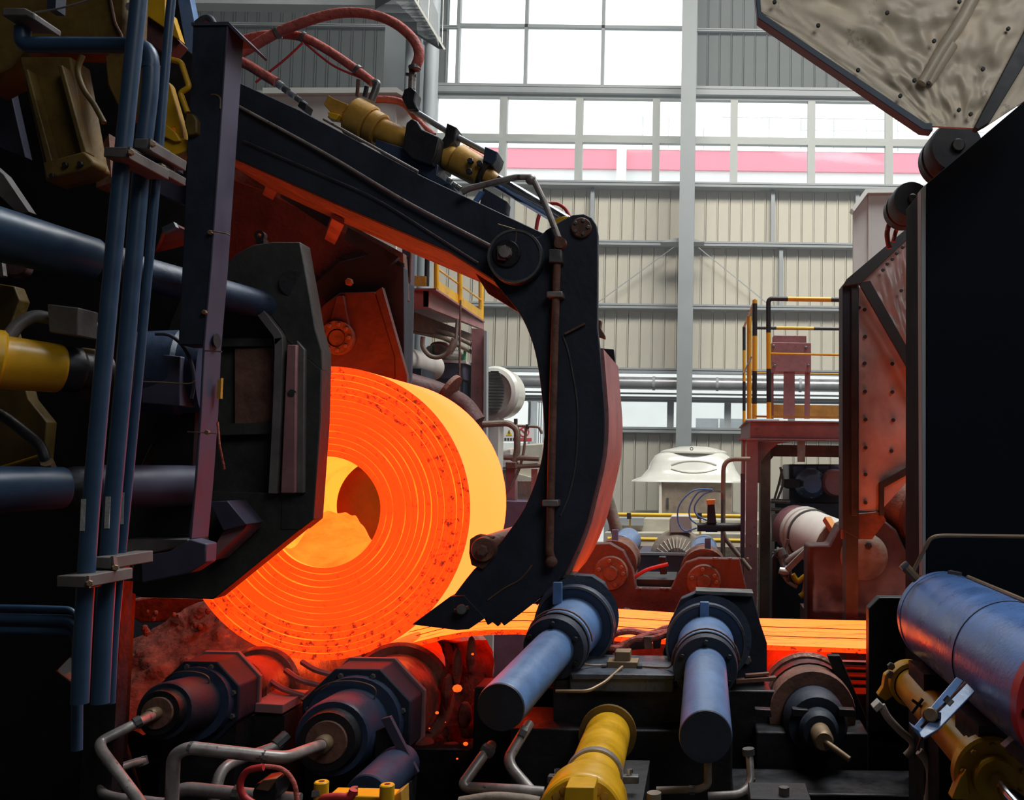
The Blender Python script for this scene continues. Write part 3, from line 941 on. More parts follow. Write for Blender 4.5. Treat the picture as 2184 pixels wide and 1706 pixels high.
part(va, 'pipe', B().tpx([(1680, 1150, YV), (1672, 1170, YV), (1686, 1205, YV), (1680, 1240, YV)], 5, 20), m_steel)
part(va, 'slanting_bar', B().beam(V(1678, 1216, YV - .1), V(1722, 1172, YV - .1), .05, .05), m_pipe)
part(va, 'white_nozzle', B().lathe(V(1662, 1216, YV - .1), (1, 0, -.2), [(0, 0), (0, .03), (.05, .035), (.09, .02), (.09, 0)], 12), m_white)
part(va, 'yellow_hose', B().spx([(1690, 1225, YV), (1702, 1240, YV), (1718, 1230, YV), (1716, 1262, YV), (1706, 1272, YV)], 6), m_yellow)
part(va, 'rag', B().spx([(1668, 1220, YV), (1680, 1240, YV), (1700, 1252, YV)], 4), m_sack)
part(va, 'support_post', B().box((V(1656, 1, YV + .1).x, YV + .05, 0), (V(1664, 1, YV + .1).x, YV + .12, V(1660, 1180, YV).z)), m_navy_dark)
# bent grey rail pipe with sensor arm
YB = 9.2
bp = thing('bent_pipe', 'upright brown pipe bent over at the top beside the raised platform leg', 'pipe')
part(bp, 'pipe_run', B().tpx([(1600, 979, YB), (1543, 979, YB), (1541, 1320, YB)], 5, 26), m_brown)
part(bp, 'slanting_stay', B().tpx([(1541, 1130, YB), (1548, 1150, YB), (1580, 1190, YB), (1600, 1215, YB)], 5, 20), m_brown)
sa = thing('sensor_arm', 'black horizontal arm with a black sensor and orange cap', 'sensor')
part(sa, 'arm_tube', B().tpx([(1487, 1124, YB - .15), (1582, 1124, YB - .15)], 9, 0, 14), m_black)
part(sa, 'arm_collar', B().tpx([(1505, 1124, YB - .15), (1530, 1124, YB - .15)], 11, 0, 14), m_black)
part(sa, 'sensor_body', B().plate([(1509, 1075), (1524, 1075), (1528, 1116), (1508, 1116)], YB - .2, .08), m_black, .006)
part(sa, 'orange_cap', B().plate([(1506, 1066), (1526, 1065), (1524, 1076), (1508, 1077)], YB - .22, .1), m_orangecap, .006)
part(sa, 'arm_post', B().plate([(1580, 1010), (1588, 1010), (1588, 1190), (1580, 1190)], YB - .2, .05), m_postblue)
cb = thing('cable_loops', 'three thin blue cables looping from the bent pipe to the black arm', 'cable')
for pts in ([(1520, 1044, YB - .1), (1480, 1046, YB - .1), (1450, 1075, YB - .1), (1446, 1110, YB - .1), (1460, 1132, YB - .1), (1486, 1126, YB - .1)],
            [(1520, 1046, YB - .1), (1490, 1050, YB - .1), (1472, 1078, YB - .1), (1472, 1105, YB - .1), (1490, 1120, YB - .1)],
            [(1522, 1047, YB - .1), (1500, 1055, YB - .1), (1482, 1078, YB - .1), (1486, 1098, YB - .1), (1508, 1110, YB - .1)]):
    part(cb, 'cable', B().spx(pts, 1.6, 8), m_cable)
part(cb, 'cable_clip', B().beam(V(1512, 1045, YB - .1), V(1542, 1049, YB), .03, .02), m_pipe)
# dusty round motor between the roller blocks
YM = 11.0
dm = thing('dusty_motor', 'dusty brown domed motor with a square terminal box behind the red roller blocks', 'motor')
c = V(1443, 1198, YM)
part(dm, 'stator', B().lathe(c, (0, 1, 0), [(0, 0), (0, .12), (.04, .24), (.10, .30), (.16, .33), (.7, .34), (.72, 0)], 32), m_brown)
fn = B()
for k in range(13):
    a = R(15 + k * 12.5)
    fn.beam(c + Vector((math.cos(a) * .15, -0.01, math.sin(a) * .15)), c + Vector((math.cos(a) * .27, 0.07, math.sin(a) * .27)), .012, .05)
part(dm, 'cooling_fins', fn, m_beige)
part(dm, 'terminal_box', B().plate([(1428, 1108), (1432, 1100), (1470, 1100), (1475, 1110), (1475, 1136), (1428, 1136)], YM + .1, .3), m_offwhite, .01)
part(dm, 'base_block', B().box((V(1362, 1185, YM).x, YM - .1, 0), (V(1520, 1185, YM).x, YM + .8, V(1440, 1178, YM).z)), m_postblue)
part(dm, 'base_rail', B().box((V(1358, 1185, YM).x, YM - .14, V(1440, 1182, YM).z), (V(1478, 1185, YM).x, YM - .1, V(1440, 1177, YM).z)), m_girt)
hs2 = thing('slanting_pipe', 'thick grey-brown pipe leaning down beside the curved arm edge', 'pipe')
part(hs2, 'pipe_run', B().tpx([(1288, 1040, 10.0), (1302, 1085, 10.0), (1318, 1140, 10.0), (1340, 1200, 10.0)], 13, 30, 14), m_brown)
part(hs2, 'pipe_stand', B().box((V(1318, 1150, 10.1).x, 10.0, 0), (V(1336, 1150, 10.1).x, 10.2, V(1318, 1150, 10.1).z)), m_navy_dark)

# ---------------------------------------------------------------- platform seen under the arm
YL = 9.0
lp = thing('gantry_platform', 'high platform with yellow kick plates seen beneath the long arm', 'platform')
def vv(x, y, Y): return V(x, y, Y)
part(lp, 'front_channel', B().plate([(850, 617), (916, 619), (914, 655), (850, 655)], YL, .12), m_pinkpaint, .004)
part(lp, 'side_channel', B().prism([V(914, 620, YL), V(1032, 690, YL + 3), V(1032, 703, YL + 3), V(914, 656, YL)], (-.05, 0, 0)), m_pinkpaint)
part(lp, 'deck_plate', B().prism([V(850, 619, YL), V(930, 619, YL - .1), V(1034, 688, YL + 3), V(870, 688, YL + 3)], (0, 0, .02)), m_pinkpaint)
part(lp, 'kick_plate', B().plate([(850, 587), (908, 589), (908, 610), (850, 609)], YL + .1, .02), m_yellow_dirty)
part(lp, 'kick_plate', B().prism([V(930, 598, YL + .2), V(1026, 664, YL + 3), V(1026, 684, YL + 3), V(930, 624, YL + .2)], (.02, 0, 0)), m_yellow)
for x, y0, y1, Y in ((931, 520, 616, YL + .1), (981, 575, 652, YL + 1.3), (1026, 600, 684, YL + 3)):
    part(lp, 'rail_post', B().tube([V(x, y1, Y), V(x, y0, Y)], s(5.5, Y), 0, 10), m_yellow)
part(lp, 'rail_post', B().tube([V(910, 610, YL + .2), V(912, 520, YL + .2)], s(5.5, YL), 0, 10), m_blackrail)
part(lp, 'mid_rail', B().tube([V(931, 572, YL + .1), V(1026, 640, YL + 3)], s(2.5, YL), 0, 8), m_yellow)
part(lp, 'support_column', B().plate([(1006, 700), (1032, 703), (1030, 1150), (1000, 1150)], YL + 2.2, .25), m_pinkpaint)
part(lp, 'support_column', B().plate([(1032, 706), (1038, 706), (1036, 1150), (1031, 1150)], YL + 2.1, .1), m_girt)
part(lp, 'under_beam', B().prism([V(870, 660, YL + .5), V(1006, 712, YL + 2.6), V(1006, 726, YL + 2.6), V(870, 700, YL + .5)], (0, .1, 0)), m_rust)
part(lp, 'under_pipe', B().tpx([(880, 706, YL + 1), (945, 720, YL + 1.4), (1008, 752, YL + 2.4)], 5, 20), m_brown)
part(lp, 'under_pipe', B().tpx([(884, 690, YL + 1), (960, 712, YL + 1.6), (1012, 738, YL + 2.4)], 5, 20), m_brown)
part(lp, 'brace', B().tpx([(976, 680, YL + 1), (972, 735, YL + 1), (960, 755, YL + 1)], 4, 10), m_pipe)
part(lp, 'slim_post', B().tube([V(982, 640, YL + 1), V(979, 850, YL + 1)], s(2.5, YL), 0, 8), m_rust)
hl = thing('hanging_hose', 'dark rubber hose hanging in a U below the high platform', 'hose')
part(hl, 'hose_run', B().spx([(902, 718, YL + .6), (902, 740, YL + .6), (916, 758, YL + .6), (935, 762, YL + .6), (955, 752, YL + .6), (968, 722, YL + .6)], 5), m_brown)
rs = thing('grey_post', 'slim blue-grey upright post with a copper pipe beyond the coil', 'post')
part(rs, 'post_flange', B().plate([(858, 530), (876, 530), (868, 905), (854, 905)], 7.9, .12), m_postblue)
part(rs, 'post_flange', B().plate([(862, 905), (868, 905), (866, 1500), (862, 1500)], 7.9, .12), m_postblue)
part(rs, 'copper_pipe', B().tpx([(876, 540, 7.85), (870, 760, 7.85), (868, 905, 7.85)], 3, 0, 8), m_rust)
sk = thing('sack_pile', 'pale crumpled sacks behind the hanging hose', 'sack')
b = B()
def lump(c, rx, ry, rz, seed, n=14, amp=.25):
    bb = B().sphere(c, 1.0, n, (rx, ry, rz))
    for v in bb.v:
        d_ = v - Vector(c)
        k = 1 + amp * noise.noise(Vector((v.x * 6 + seed, v.y * 6, v.z * 6)))
        v.x, v.y, v.z = c[0] + d_.x * k, c[1] + d_.y * k, c[2] + d_.z * k
    return bb
part(sk, 'sack', lump(V(935, 752, 11.4), .16, .2, .10, 1), m_sack)
part(sk, 'sack', lump(V(965, 760, 11.3), .14, .2, .08, 2), m_sack)
part(sk, 'sack', lump(V(912, 768, 11.2), .16, .2, .08, 3), m_sack)
part(sk, 'red_wrapper', lump(V(940, 738, 11.5), .12, .15, .05, 5), m_redflange)
part(sk, 'green_strap', B().tube([V(924, 738, 11.2), V(924, 764, 11.2)], .012, 0, 6), m_green)
part(sk, 'green_strap', B().tube([V(992, 745, 11.2), V(990, 768, 11.2)], .02, 0, 6), m_green)
bb_ = thing('blue_crate', 'blue box-shaped casing beyond the coil top', 'crate')
part(bb_, 'casing', B().plate([(924, 771), (990, 774), (990, 812), (924, 808)], 11.0, .6), m_postblue, .02)
part(bb_, 'lid', B().plate([(920, 766), (994, 769), (994, 775), (920, 772)], 10.98, .64), m_offwhite)
part(bb_, 'base', B().box((V(926, 800, 11).x, 11.02, 0), (V(988, 800, 11).x, 11.6, V(950, 808, 11).z)), m_navy_dark)
dr = thing('motor_drum', 'lavender-grey lying motor drum just above the coil', 'drum')
p0, p1 = V(850, 765, 9.5), V(925, 785, 10.2)
part(dr, 'drum_body', B().cb(p0, p1, .14, .02), m_offwhite)
part(dr, 'drum_saddle', B().box((V(870, 800, 9.7).x, 9.5, 0), (V(910, 800, 9.7).x, 10.0, V(890, 790, 9.7).z)), m_navy_dark)
r2 = thing('red_pipe', 'large dull red pipe sloping down behind the coil top', 'pipe')
part(r2, 'pipe_run', B().tube([V(840, 815, 8.8), V(930, 840, 9.0), V(985, 868, 9.2), V(1010, 905, 9.2)], .13, .2, 16), m_redpaint)
part(r2, 'flange', B().lathe(V(952, 835, 8.9), (.8, 0, -.5), [(0, 0), (0, .19), (.04, .19), (.04, 0)], 20), m_rust)
part(r2, 'pipe_stand', B().box((V(955, 860, 9.15).x, 9.1, 0), (V(975, 860, 9.15).x, 9.25, V(965, 855, 9.15).z)), m_navy_dark)
fg = thing('fan_guard', 'round pale fan guard with slots beside the platform column', 'fan')
YF = 12.2
c = V(1050, 838, YF)
part(fg, 'guard_rim', B().lathe(c, (-.25, -1, 0), [(-.3, .33), (-.05, .36), (0, .33), (.02, .28)], 32), m_white)
part(fg, 'guard_plate', B().lathe(c + Vector((0, -.0, 0)), (-.25, -1, 0), [(-.05, 0), (-.05, .3), (-.02, .3), (-.02, 0)], 32), m_offwhite)
gs = B()
for k in range(14):
    z = c.z - .26 + k * .04
    hw = math.sqrt(max(.30 ** 2 - (z - c.z) ** 2, 0.001)) * .5
    gs.box((c.x + .02 - hw * .3, c.y - .12, z), (c.x + .02 + hw, c.y - .06, z + .018))
part(fg, 'cooling_slots', gs, m_strap)
part(fg, 'fan_stand', B().box((c.x - .1, c.y - .02, 0), (c.x + .1, c.y + .3, c.z - .2)), m_offwhite)
# piping between the coil and the arm
pc = thing('pipe_manifold', 'dusty brown pipes and valves seen between the coil and the curved arm', 'pipe')
YQ = 10.2
for pts, rr in (([(1030, 905, YQ), (1085, 902, YQ), (1103, 915, YQ), (1103, 965, YQ), (1096, 985, YQ)], 7),
                ([(1103, 908, YQ), (1150, 910, YQ), (1156, 925, YQ)], 3),
                ([(1122, 912, YQ), (1118, 960, YQ), (1108, 1000, YQ), (1088, 1040, YQ)], 3),
                ([(1075, 975, YQ), (1150, 978, YQ)], 6), ([(1080, 996, YQ), (1160, 992, YQ)], 5)):
    part(pc, 'pipe', B().tpx(pts, rr, 14, 10), m_brown)
part(pc, 'manifold_block', B().plate([(1078, 985), (1100, 985), (1100, 1000), (1078, 1000)], YQ - .1, .2), m_rust, .01)
part(pc, 'valve_knob', B().cyl(V(1100, 905, YQ), V(1100, 893, YQ), s(4, YQ), n=10), m_strap)
part(pc, 'valve_knob', B().cyl(V(1125, 915, YQ), V(1125, 905, YQ), s(3.5, YQ), n=10), m_strap)
part(pc, 'support_leg', B().plate([(1079, 1000), (1098, 1000), (1098, 1085), (1079, 1085)], YQ, .15), m_pinkpaint)
part(pc, 'support_leg', B().plate([(1133, 1000), (1146, 1000), (1146, 1085), (1133, 1085)], YQ, .15), m_pipe)
part(pc, 'base_box', B().plate([(1060, 1068), (1140, 1071), (1150, 1512), (1050, 1512)], YQ - .2, .8), M('violet_grey_paint', (0.16, 0.13, 0.20), .6))
part(pc, 'brown_block', B().plate([(1096, 1026), (1135, 1026), (1135, 1070), (1096, 1070)], YQ + .3, .3), m_brown)
wt = thing('white_cabinet', 'pale rounded cabinet in the doorway behind the brown pipes', 'cabinet')
part(wt, 'rounded_cover', B().plate([(1066, 968), (1074, 957), (1092, 954), (1094, 1000), (1066, 1000)], 13.5, .5), m_sack, .03)
part(wt, 'box_body', B().plate([(1098, 949), (1160, 945), (1160, 1026), (1098, 1026)], 13.8, .5), m_beige, .02)
part(wt, 'plinth', B().plate([(1068, 1000), (1160, 1026), (1160, 1450), (1068, 1450)], 13.7, .5), m_beige)
# distant clutter filling the hall floor behind the strip line
ob = thing('machine_base', 'long dark machine base behind the roller blocks', 'base')
part(ob, 'base_block', B().box((-9, 12.4, 0), (-2.2, 14, 2.0)), m_navy_dark)
part(ob, 'base_block', B().box((-1.6, 12.6, 0), (1.6, 13.2, V(1430, 1165, 12.6).z)), m_brown)
# ================================================================ glowing coil and strip
YC0, YC1 = 5.97, 7.08
cc = W(690, 1092, YC0)
R0, R1 = s(118, YC0), s(310, YC0)
coil = thing('steel_coil', 'big glowing orange coil of hot rolled steel strip', 'coil')
NW = 14
pitch = (R1 - R0) / NW
jit = [0.010, 0.0, 0.006, -0.004, 0.005, 0.0, 0.004, -0.003, 0.006, 0.0, 0.005, -0.002, 0.004, 0.0, 0.006, 0.002, 0.008, 0.004]
for k in range(NW):
    ri = R0 + k * pitch
    ro = ri + pitch * (0.90 if k < 9 else 0.91)
    if k == NW - 1:
        ro = R1
    y0, y1 = YC0 + jit[k] + 0.006, YC1 + jit[(k * 5) % NW]
    b = B()
    n = 96
    lip = 0.006
    # slightly uneven edge, as the wraps never lie quite flush
    rows = [(ri, y1), (ri, y0 + lip), (ri + lip, y0), (ro - lip, y0), (ro, y0 + lip), (ro, y1)]
    vs, fs, mi = [], [], []
    for (r_, y_) in rows:
        for i in range(n):
            th = 2 * math.pi * i / n
            wob = 0.004 * math.sin(th * 3 + k) + 0.003 * math.sin(th * 7 + 2 * k)
            rr = r_ * (1 + 0.0022 * math.sin(2 * th + k * 0.9))
            vs.append(Vector((cc.x + rr * math.cos(th), y_ + (wob if y_ < 6.5 else 0), cc.z + rr * math.sin(th))))
    nr = len(rows)
    for q in range(nr):
        for i in range(n):
            j = (i + 1) % n
            a = q * n
            c_ = ((q + 1) % nr) * n
            fs.append((a + i, a + j, c_ + j, c_ + i))
            mi.append({0: 1, 1: 0, 2: 0, 3: 0, 4: 2, 5: 0}[q])
    b.add(vs, fs)
    b.mi = mi
    inner = h_bore if k == 0 else h_gap
    outer = h_surf if k == NW - 1 else h_gap
    part(coil, 'wrap', b, [h_edge if k < 9 else h_edge2, inner, outer], angle=50)
    # the bright face deep between this wrap and the next
    if k < NW - 1:
        g = B().ring((cc.x, YC0 + 0.030, cc.z), (cc.x, YC0 + 0.045, cc.z), R0 + (k + 1) * pitch + 0.001, ro - 0.001, 72)
        part(coil, 'wrap_gap', g, h_gap)
# loose inner end of the strip rising toward the back of the bore
b = B()
back = [(630, 1142), (645, 1112), (668, 1095), (700, 1091), (735, 1094), (757, 1099), (772, 1118), (792, 1150)]
def tail(u, v):
    a = R(212 + 118 * u)
    f0 = Vector((cc.x + R0 * .985 * math.cos(a), YC0 + .04, cc.z + R0 * .985 * math.sin(a)))
    k = u * (len(back) - 1)
    i = min(int(k), len(back) - 2)
    g = k - i
    x, y = back[i][0] * (1 - g) + back[i + 1][0] * g, back[i][1] * (1 - g) + back[i + 1][1] * g
    f1 = W(x, y + 2 * math.sin(u * 40), 6.75)
    w_ = v ** 0.8
    return f0 * (1 - w_) + f1 * w_
part(coil, 'inner_tail', B().grid(tail, 40, 14, (0, .01, -.012)), h_tail, label='glowing loose inner end of the strip lying in the bore', angle=60)

st = thing('steel_strip', 'glowing orange steel strip running over the rolls into the coil', 'strip')
pts = [(2330, 1395), (1900, 1385), (1640, 1377), (1320, 1357), (1180, 1347), (1100, 1343), (1040, 1343), (985, 1347), (930, 1357), (880, 1370), (835, 1382), (790, 1393)]
P = [W(x, y, YC0 + .02) for x, y in pts]
b = B()
NY = 8
vs = []
th = 0.030
for p in P:
    for j in range(NY + 1):
        v = j / NY
        wv = 0.004 * math.sin(p.x * 5 + v * 9)
        vs.append(Vector((p.x, YC0 + 0.02 + (YC1 - YC0 - .02) * v, p.z + wv)))
        vs.append(Vector((p.x, YC0 + 0.02 + (YC1 - YC0 - .02) * v, p.z - th + wv)))
fs, mi = [], []
st_ = 2 * (NY + 1)
for i in range(len(P) - 1):
    a, c_ = i * st_, (i + 1) * st_
    for j in range(NY):
        fs.append((a + 2 * j, c_ + 2 * j, c_ + 2 * j + 2, a + 2 * j + 2)); mi.append(1)
        fs.append((a + 2 * j + 1, a + 2 * j + 3, c_ + 2 * j + 3, c_ + 2 * j + 1)); mi.append(0)
    fs.append((a, a + 1, c_ + 1, c_)); mi.append(0)
    q = 2 * NY
    fs.append((a + q, c_ + q, c_ + q + 1, a + q + 1)); mi.append(0)
b.add(vs, fs)
b.mi = mi
part(st, 'strip_web', b, [h_edge2, h_strip], angle=60)
for v0, lab in ((0.30, 0), (0.62, 1)):
    q = B()
    for i in range(len(P) - 1):
        a, c_ = P[i], P[i + 1]
        y = YC0 + (YC1 - YC0) * v0
        q.beam((a.x, y, a.z + .006), (c_.x, y, c_.z + .006), .010, .004)
    part(st, 'scale_line', q, M('dark_scale_line_%d' % lab, (0.10, 0.03, 0.02), .8))

# ================================================================ cradle rolls under the coil
def stepped(t, nm, mat, px, py, Yn, prof, n=32, near=None):
    """turned part along the depth axis (or toward a nearer centre); prof: (Y, radius)"""
    p = W(px, py, Yn)
    ax = Vector((0, 1, 0))
    o = Vector((p.x, 0, p.z))
    if near:
        q = W(*near)
        ax = (p - q).normalized()
    k = 1 / ax.y
    o = p + ax * (prof[0][0] - p.y) * k
    pr = [((y - prof[0][0]) * k, r_) for y, r_ in prof]
    pr = [(0, 0)] + pr + [(pr[-1][0], 0)]
    return part(t, nm, B().lathe(o, ax, pr, n), mat)
def octa(c, r, k=0.42):
    return [Vector((c.x + dx * r, c.y, c.z + dz_ * r)) for dx, dz_ in ((-1, -k), (-1, k), (-k, 1), (k, 1), (1, k), (1, -k), (k, -1), (-k, -1))]
def cradle_roll(lab, bx, by, rb, nx, ny, motor_mat):
    t = thing('cradle_roll', lab, 'roller', 'water cooled cradle rolls under the coil')
    rb = s(rb, 6.0)
    nr = (nx, ny, 4.77)
    def st(nm, mat, prof, n=32):
        return stepped(t, nm, mat, bx, by, 6.0, prof, n, nr)
    pb, pn = W(bx, by, 6.0), W(*nr)
    ax = (pb - pn).normalized()
    def at(Y):
        return pb + ax * (Y - 6.0) / ax.y
    st('roll_body', m_roll, [(5.93, rb - .02), (5.95, rb), (7.15, rb), (7.17, rb - .02)], 44)
    st('roll_neck', m_roll, [(5.60, rb * .74), (5.62, rb * .78), (5.93, rb * .80)])
    st('dark_seal_ring', m_black, [(5.52, rb * .82), (5.58, rb * .82)])
    st('end_flange', m_rust, [(5.42, rb * .78), (5.50, rb * .78)])
    c = at(5.20)
    part(t, 'bearing_block', B().prism(octa(c, rb * .87), (0, 0.22, 0)), m_navy_dark, .008)
    part(t, 'block_rim', B().prism([c + Vector((0, .22, 0)) + (q - c) * 1.05 for q in octa(c, rb * .87)], (0, 0.03, 0)), m_pinkpaint, .004)
    bolts(t, [c + Vector((dx * rb * .76, -0.005, dz_ * rb * .76)) for dx, dz_ in ((-1, .3), (1, .3), (.34, 1), (-.34, 1), (1, -.35))], .016)
    st('blue_flange', m_navy, [(5.14, rb * .76), (5.19, rb * .78)])
    st('motor_barrel', motor_mat, [(4.86, rb * .54), (4.88, rb * .57), (5.14, rb * .59)])
    st('end_ring', m_black, [(4.80, rb * .42), (4.86, rb * .46)])
    st('end_disc', m_rust, [(4.785, rb * .30), (4.80, rb * .31)])
    st('rotary_joint', m_brass, [(4.72, rb * .10), (4.73, rb * .13), (4.785, rb * .13)], 14)
    p1 = at(4.72)
    part(t, 'joint_elbow', B().tube([p1, p1 + Vector((-.005, -.035, -.005)), p1 + Vector((-.03, -.05, -.04))], rb * .09, .02, 12), m_brass)
    part(t, 'grease_line', B().smooth_path([c + Vector((rb * .30, -.07, rb * .30)), c + Vector((rb * .40, -.10, rb * .62)), c + Vector((rb * .1, -.10, rb * .74)), c + Vector((-.3 * rb, -.10, rb * .72)), c + Vector((-.6 * rb, -.06, rb * .55))], .004, 6), m_brass)
    part(t, 'block_foot', B().box((c.x - rb * .8, 5.22, 0), (c.x + rb * .8, 5.40, c.z - rb * .4)), m_black)
    part(t, 'far_bearing_block', B().box((pb.x - rb * .6, 7.2, 0), (pb.x + rb * .6, 7.4, pb.z + rb * .3)), m_rust, .01)
cradle_roll('cradle roll under the right side of the coil, beside a slanting stay bar', 856, 1485, 113, 692, 1585, m_navy)
cradle_roll('cradle roll under the left side of the coil, in deep shade', 560, 1464, 84, 330, 1522, m_navy_dark)

# slatted grate between the rolls
gt = thing('scale_grate', 'red lit frame with curved slats between the two cradle rolls', 'grate')
for a, c_, d_ in (((532, 1474), (565, 1494), (612, 1508)), ((574, 1450), (605, 1470), (650, 1484)), ((610, 1430), (640, 1450), (684, 1462)), ((645, 1412), (676, 1430), (716, 1440))):
    part(gt, 'slat', B().smooth_path([W(*a, 5.72), W(*c_, 5.62), W(*d_, 5.62)], .018, 6), m_pinkpaint)
part(gt, 'front_bar', B().plate([(486, 1497), (604, 1503), (602, 1523), (482, 1515)], 5.4, .35), m_pinkpaint, .004)
part(gt, 'side_bar', B().prism([W(640, 1490, 5.5), W(745, 1425, 5.75), W(760, 1425, 5.75), W(660, 1500, 5.5)], (0, .04, -.03)), m_rust)
part(gt, 'support_block', B().box((W(478, 1520, 5.4).x, 5.42, 0), (W(604, 1520, 5.4).x, 5.8, W(540, 1528, 5.4).z)), m_black)
# crusted bed and splash wall behind and left of the rolls
sb = thing('scale_bed', 'crusted red lit slag bed beneath and left of the coil', 'bed')
def bed(u, v):
    x = 120 + (690 - 120) * u
    top = 1445 - 175 * min(u * 1.7, 1)
    y = top + (1560 - top) * v
    Y = 7.6 - 1.2 * v
    p = W(x, y, Y)
    k = noise.noise(p * 4.0) * 0.04 + noise.noise(p * 15.0) * 0.028
    return p + Vector((0, -abs(k) * 1.5, k))
part(sb, 'crusted_slope', B().grid(bed, 60, 26, (0, .2, -.1)), m_slag, angle=50)
part(sb, 'upper_ledge', B().plate([(262, 1282), (330, 1270), (480, 1275), (480, 1318), (300, 1330), (268, 1310)], 7.75, .3), m_slag, .02)
for i in range(14):
    x, y = random.uniform(300, 520), random.uniform(1295, 1400)
    bb2 = lump(W(x, y, 7.3), .016, .02, .022, i, 8, .9)
    part(sb, 'scale_lump', bb2, m_slag)
part(sb, 'base', B().box((W(100, 1500, 6.4).x, 6.6, 0), (W(700, 1500, 6.6).x, 8.0, W(400, 1540, 6.6).z)), m_black)

# hanging scale curtain beside the right roll
sd = thing('scale_curtain', 'ragged sheet of cooling scale hanging off the right cradle roll', 'scale')
def curtain(u, v):
    x = 930 + 100 * u + 20 * math.sin(v * 5)
    y = 1368 + (250 - 120 * abs(u - .6)) * v
    p = W(x, y, 5.9 + .25 * u)
    k = noise.noise(p * 9) * .06 + noise.noise(p * 25) * .025
    return p + Vector((k * .4, k, 0))
part(sd, 'crust_sheet', B().grid(curtain, 16, 30, (.01, .05, 0)), m_slag, angle=60)
for i, (x, y, rx, rz) in enumerate([(1005, 1400, .02, .09), (975, 1430, .03, .12), (955, 1470, .03, .14), (990, 1520, .05, .08), (1000, 1560, .06, .06), (960, 1600, .07, .05), (905, 1585, .06, .04), (1018, 1540, .02, .05)]):
    part(sd, 'crust_lump', lump(W(x, y, 5.85), rx, .05, rz, i * 3, 12, .7), m_slag)
for i, (x, y, r_) in enumerate([(975, 1468, .019), (993, 1586, .012), (932, 1520, .008), (888, 1501, .005), (884, 1511, .005), (883, 1548, .005), (916, 1553, .005), (1008, 1395, .007), (872, 1468, .004), (975, 1618, .005), (950, 1540, .004), (862, 1430, .004)]):
    solo('scale_flake', lump(W(x, y, 5.7), r_ * 1.3, r_, r_, i, 8, .7), h_ember,
         ['bright orange glowing flake lying on the hanging scale', 'flat orange flake low beneath the hanging scale'][i] if i < 2 else 'tiny orange spark falling near the ragged hanging scale', 'flake', None if i < 2 else 'sparks falling beside the roll')

# run-out roll under the strip, right of centre
rr_ = thing('table_roll', 'red lit table roll with stepped dark end under the strip', 'roller')
stepped(rr_, 'roll_body', m_roll, 1718, 1492, 6.0, [(5.94, .28), (5.96, .30), (7.1, .30), (7.12, .28)], 40)
stepped(rr_, 'seal_ring', m_black, 1718, 1492, 6.0, [(5.80, .27), (5.92, .27)])
stepped(rr_, 'housing_rim', m_rust, 1718, 1492, 6.0, [(5.62, .255), (5.66, .26), (5.80, .26)])
stepped(rr_, 'bearing_cap', m_navy_dark, 1718, 1492, 6.0, [(5.40, .16), (5.44, .18), (5.62, .18)])
stepped(rr_, 'inner_cap', m_navy_dark, 1718, 1492, 6.0, [(5.28, .09), (5.31, .11), (5.40, .11)])
stepped(rr_, 'shaft_stub', m_brass, 1718, 1492, 6.0, [(5.10, .045), (5.12, .055), (5.28, .055)], 20)
p = W(1718, 1492, 6.0)
part(rr_, 'coupling_pipe', B().tube([Vector((p.x, 5.12, p.z)), Vector((p.x + .05, 5.05, p.z - .02)), Vector((p.x + .12, 5.0, p.z - .06))], .016, .03), m_brass)
part(rr_, 'pedestal', B().box((p.x - .34, 5.45, 0), (p.x + .30, 5.80, p.z - .05)), m_black, .01)
part(rr_, 'saddle_plate', B().prism([Vector((p.x - .66, 5.7, p.z - .02)), Vector((p.x - .30, 5.7, p.z + .02)), Vector((p.x - .22, 5.7, p.z + .19)), Vector((p.x - .28, 5.7, p.z - .2)), Vector((p.x - .66, 5.7, p.z - .3))], (0, .1, 0)), m_rust)
part(rr_, 'far_pedestal', B().box((p.x - .2, 7.15, 0), (p.x + .2, 7.3, p.z)), m_black)
di = thing('slanting_brace', 'dark flat brace slanting beside the table roll under the strip', 'brace')
part(di, 'brace_bar', B().plate([(1765, 1398), (1792, 1398), (1860, 1560), (1830, 1570)], 5.75, .06), m_black, .004)
part(di, 'brace_foot', B().box((W(1830, 1560, 5.75).x, 5.75, 0), (W(1862, 1560, 5.75).x, 5.82, W(1840, 1562, 5.75).z)), m_black)
tb = thing('table_bed', 'dark mill bed frame with red lit slats below the strip', 'frame')
b = B().box((W(1620, 1500, 6.1).x, 6.1, 0), (W(2184, 1500, 6.1).x, 7.0, W(1850, 1480, 6.1).z))
part(tb, 'bed_block', b, m_black)
for i in range(4):
    part(tb, 'edge_slat', B().beam(W(1795, 1412 + i * 16, 5.95), W(1935, 1416 + i * 16, 5.95), .06, .018), m_rust)
part(tb, 'side_rail', B().beam(W(1570, 1452, 5.6), W(1655, 1446, 5.6), .05, .02), m_rust)
part(tb, 'side_rail', B().beam(W(1590, 1440, 5.62), W(1640, 1436, 5.62), .04, .012), m_rust)

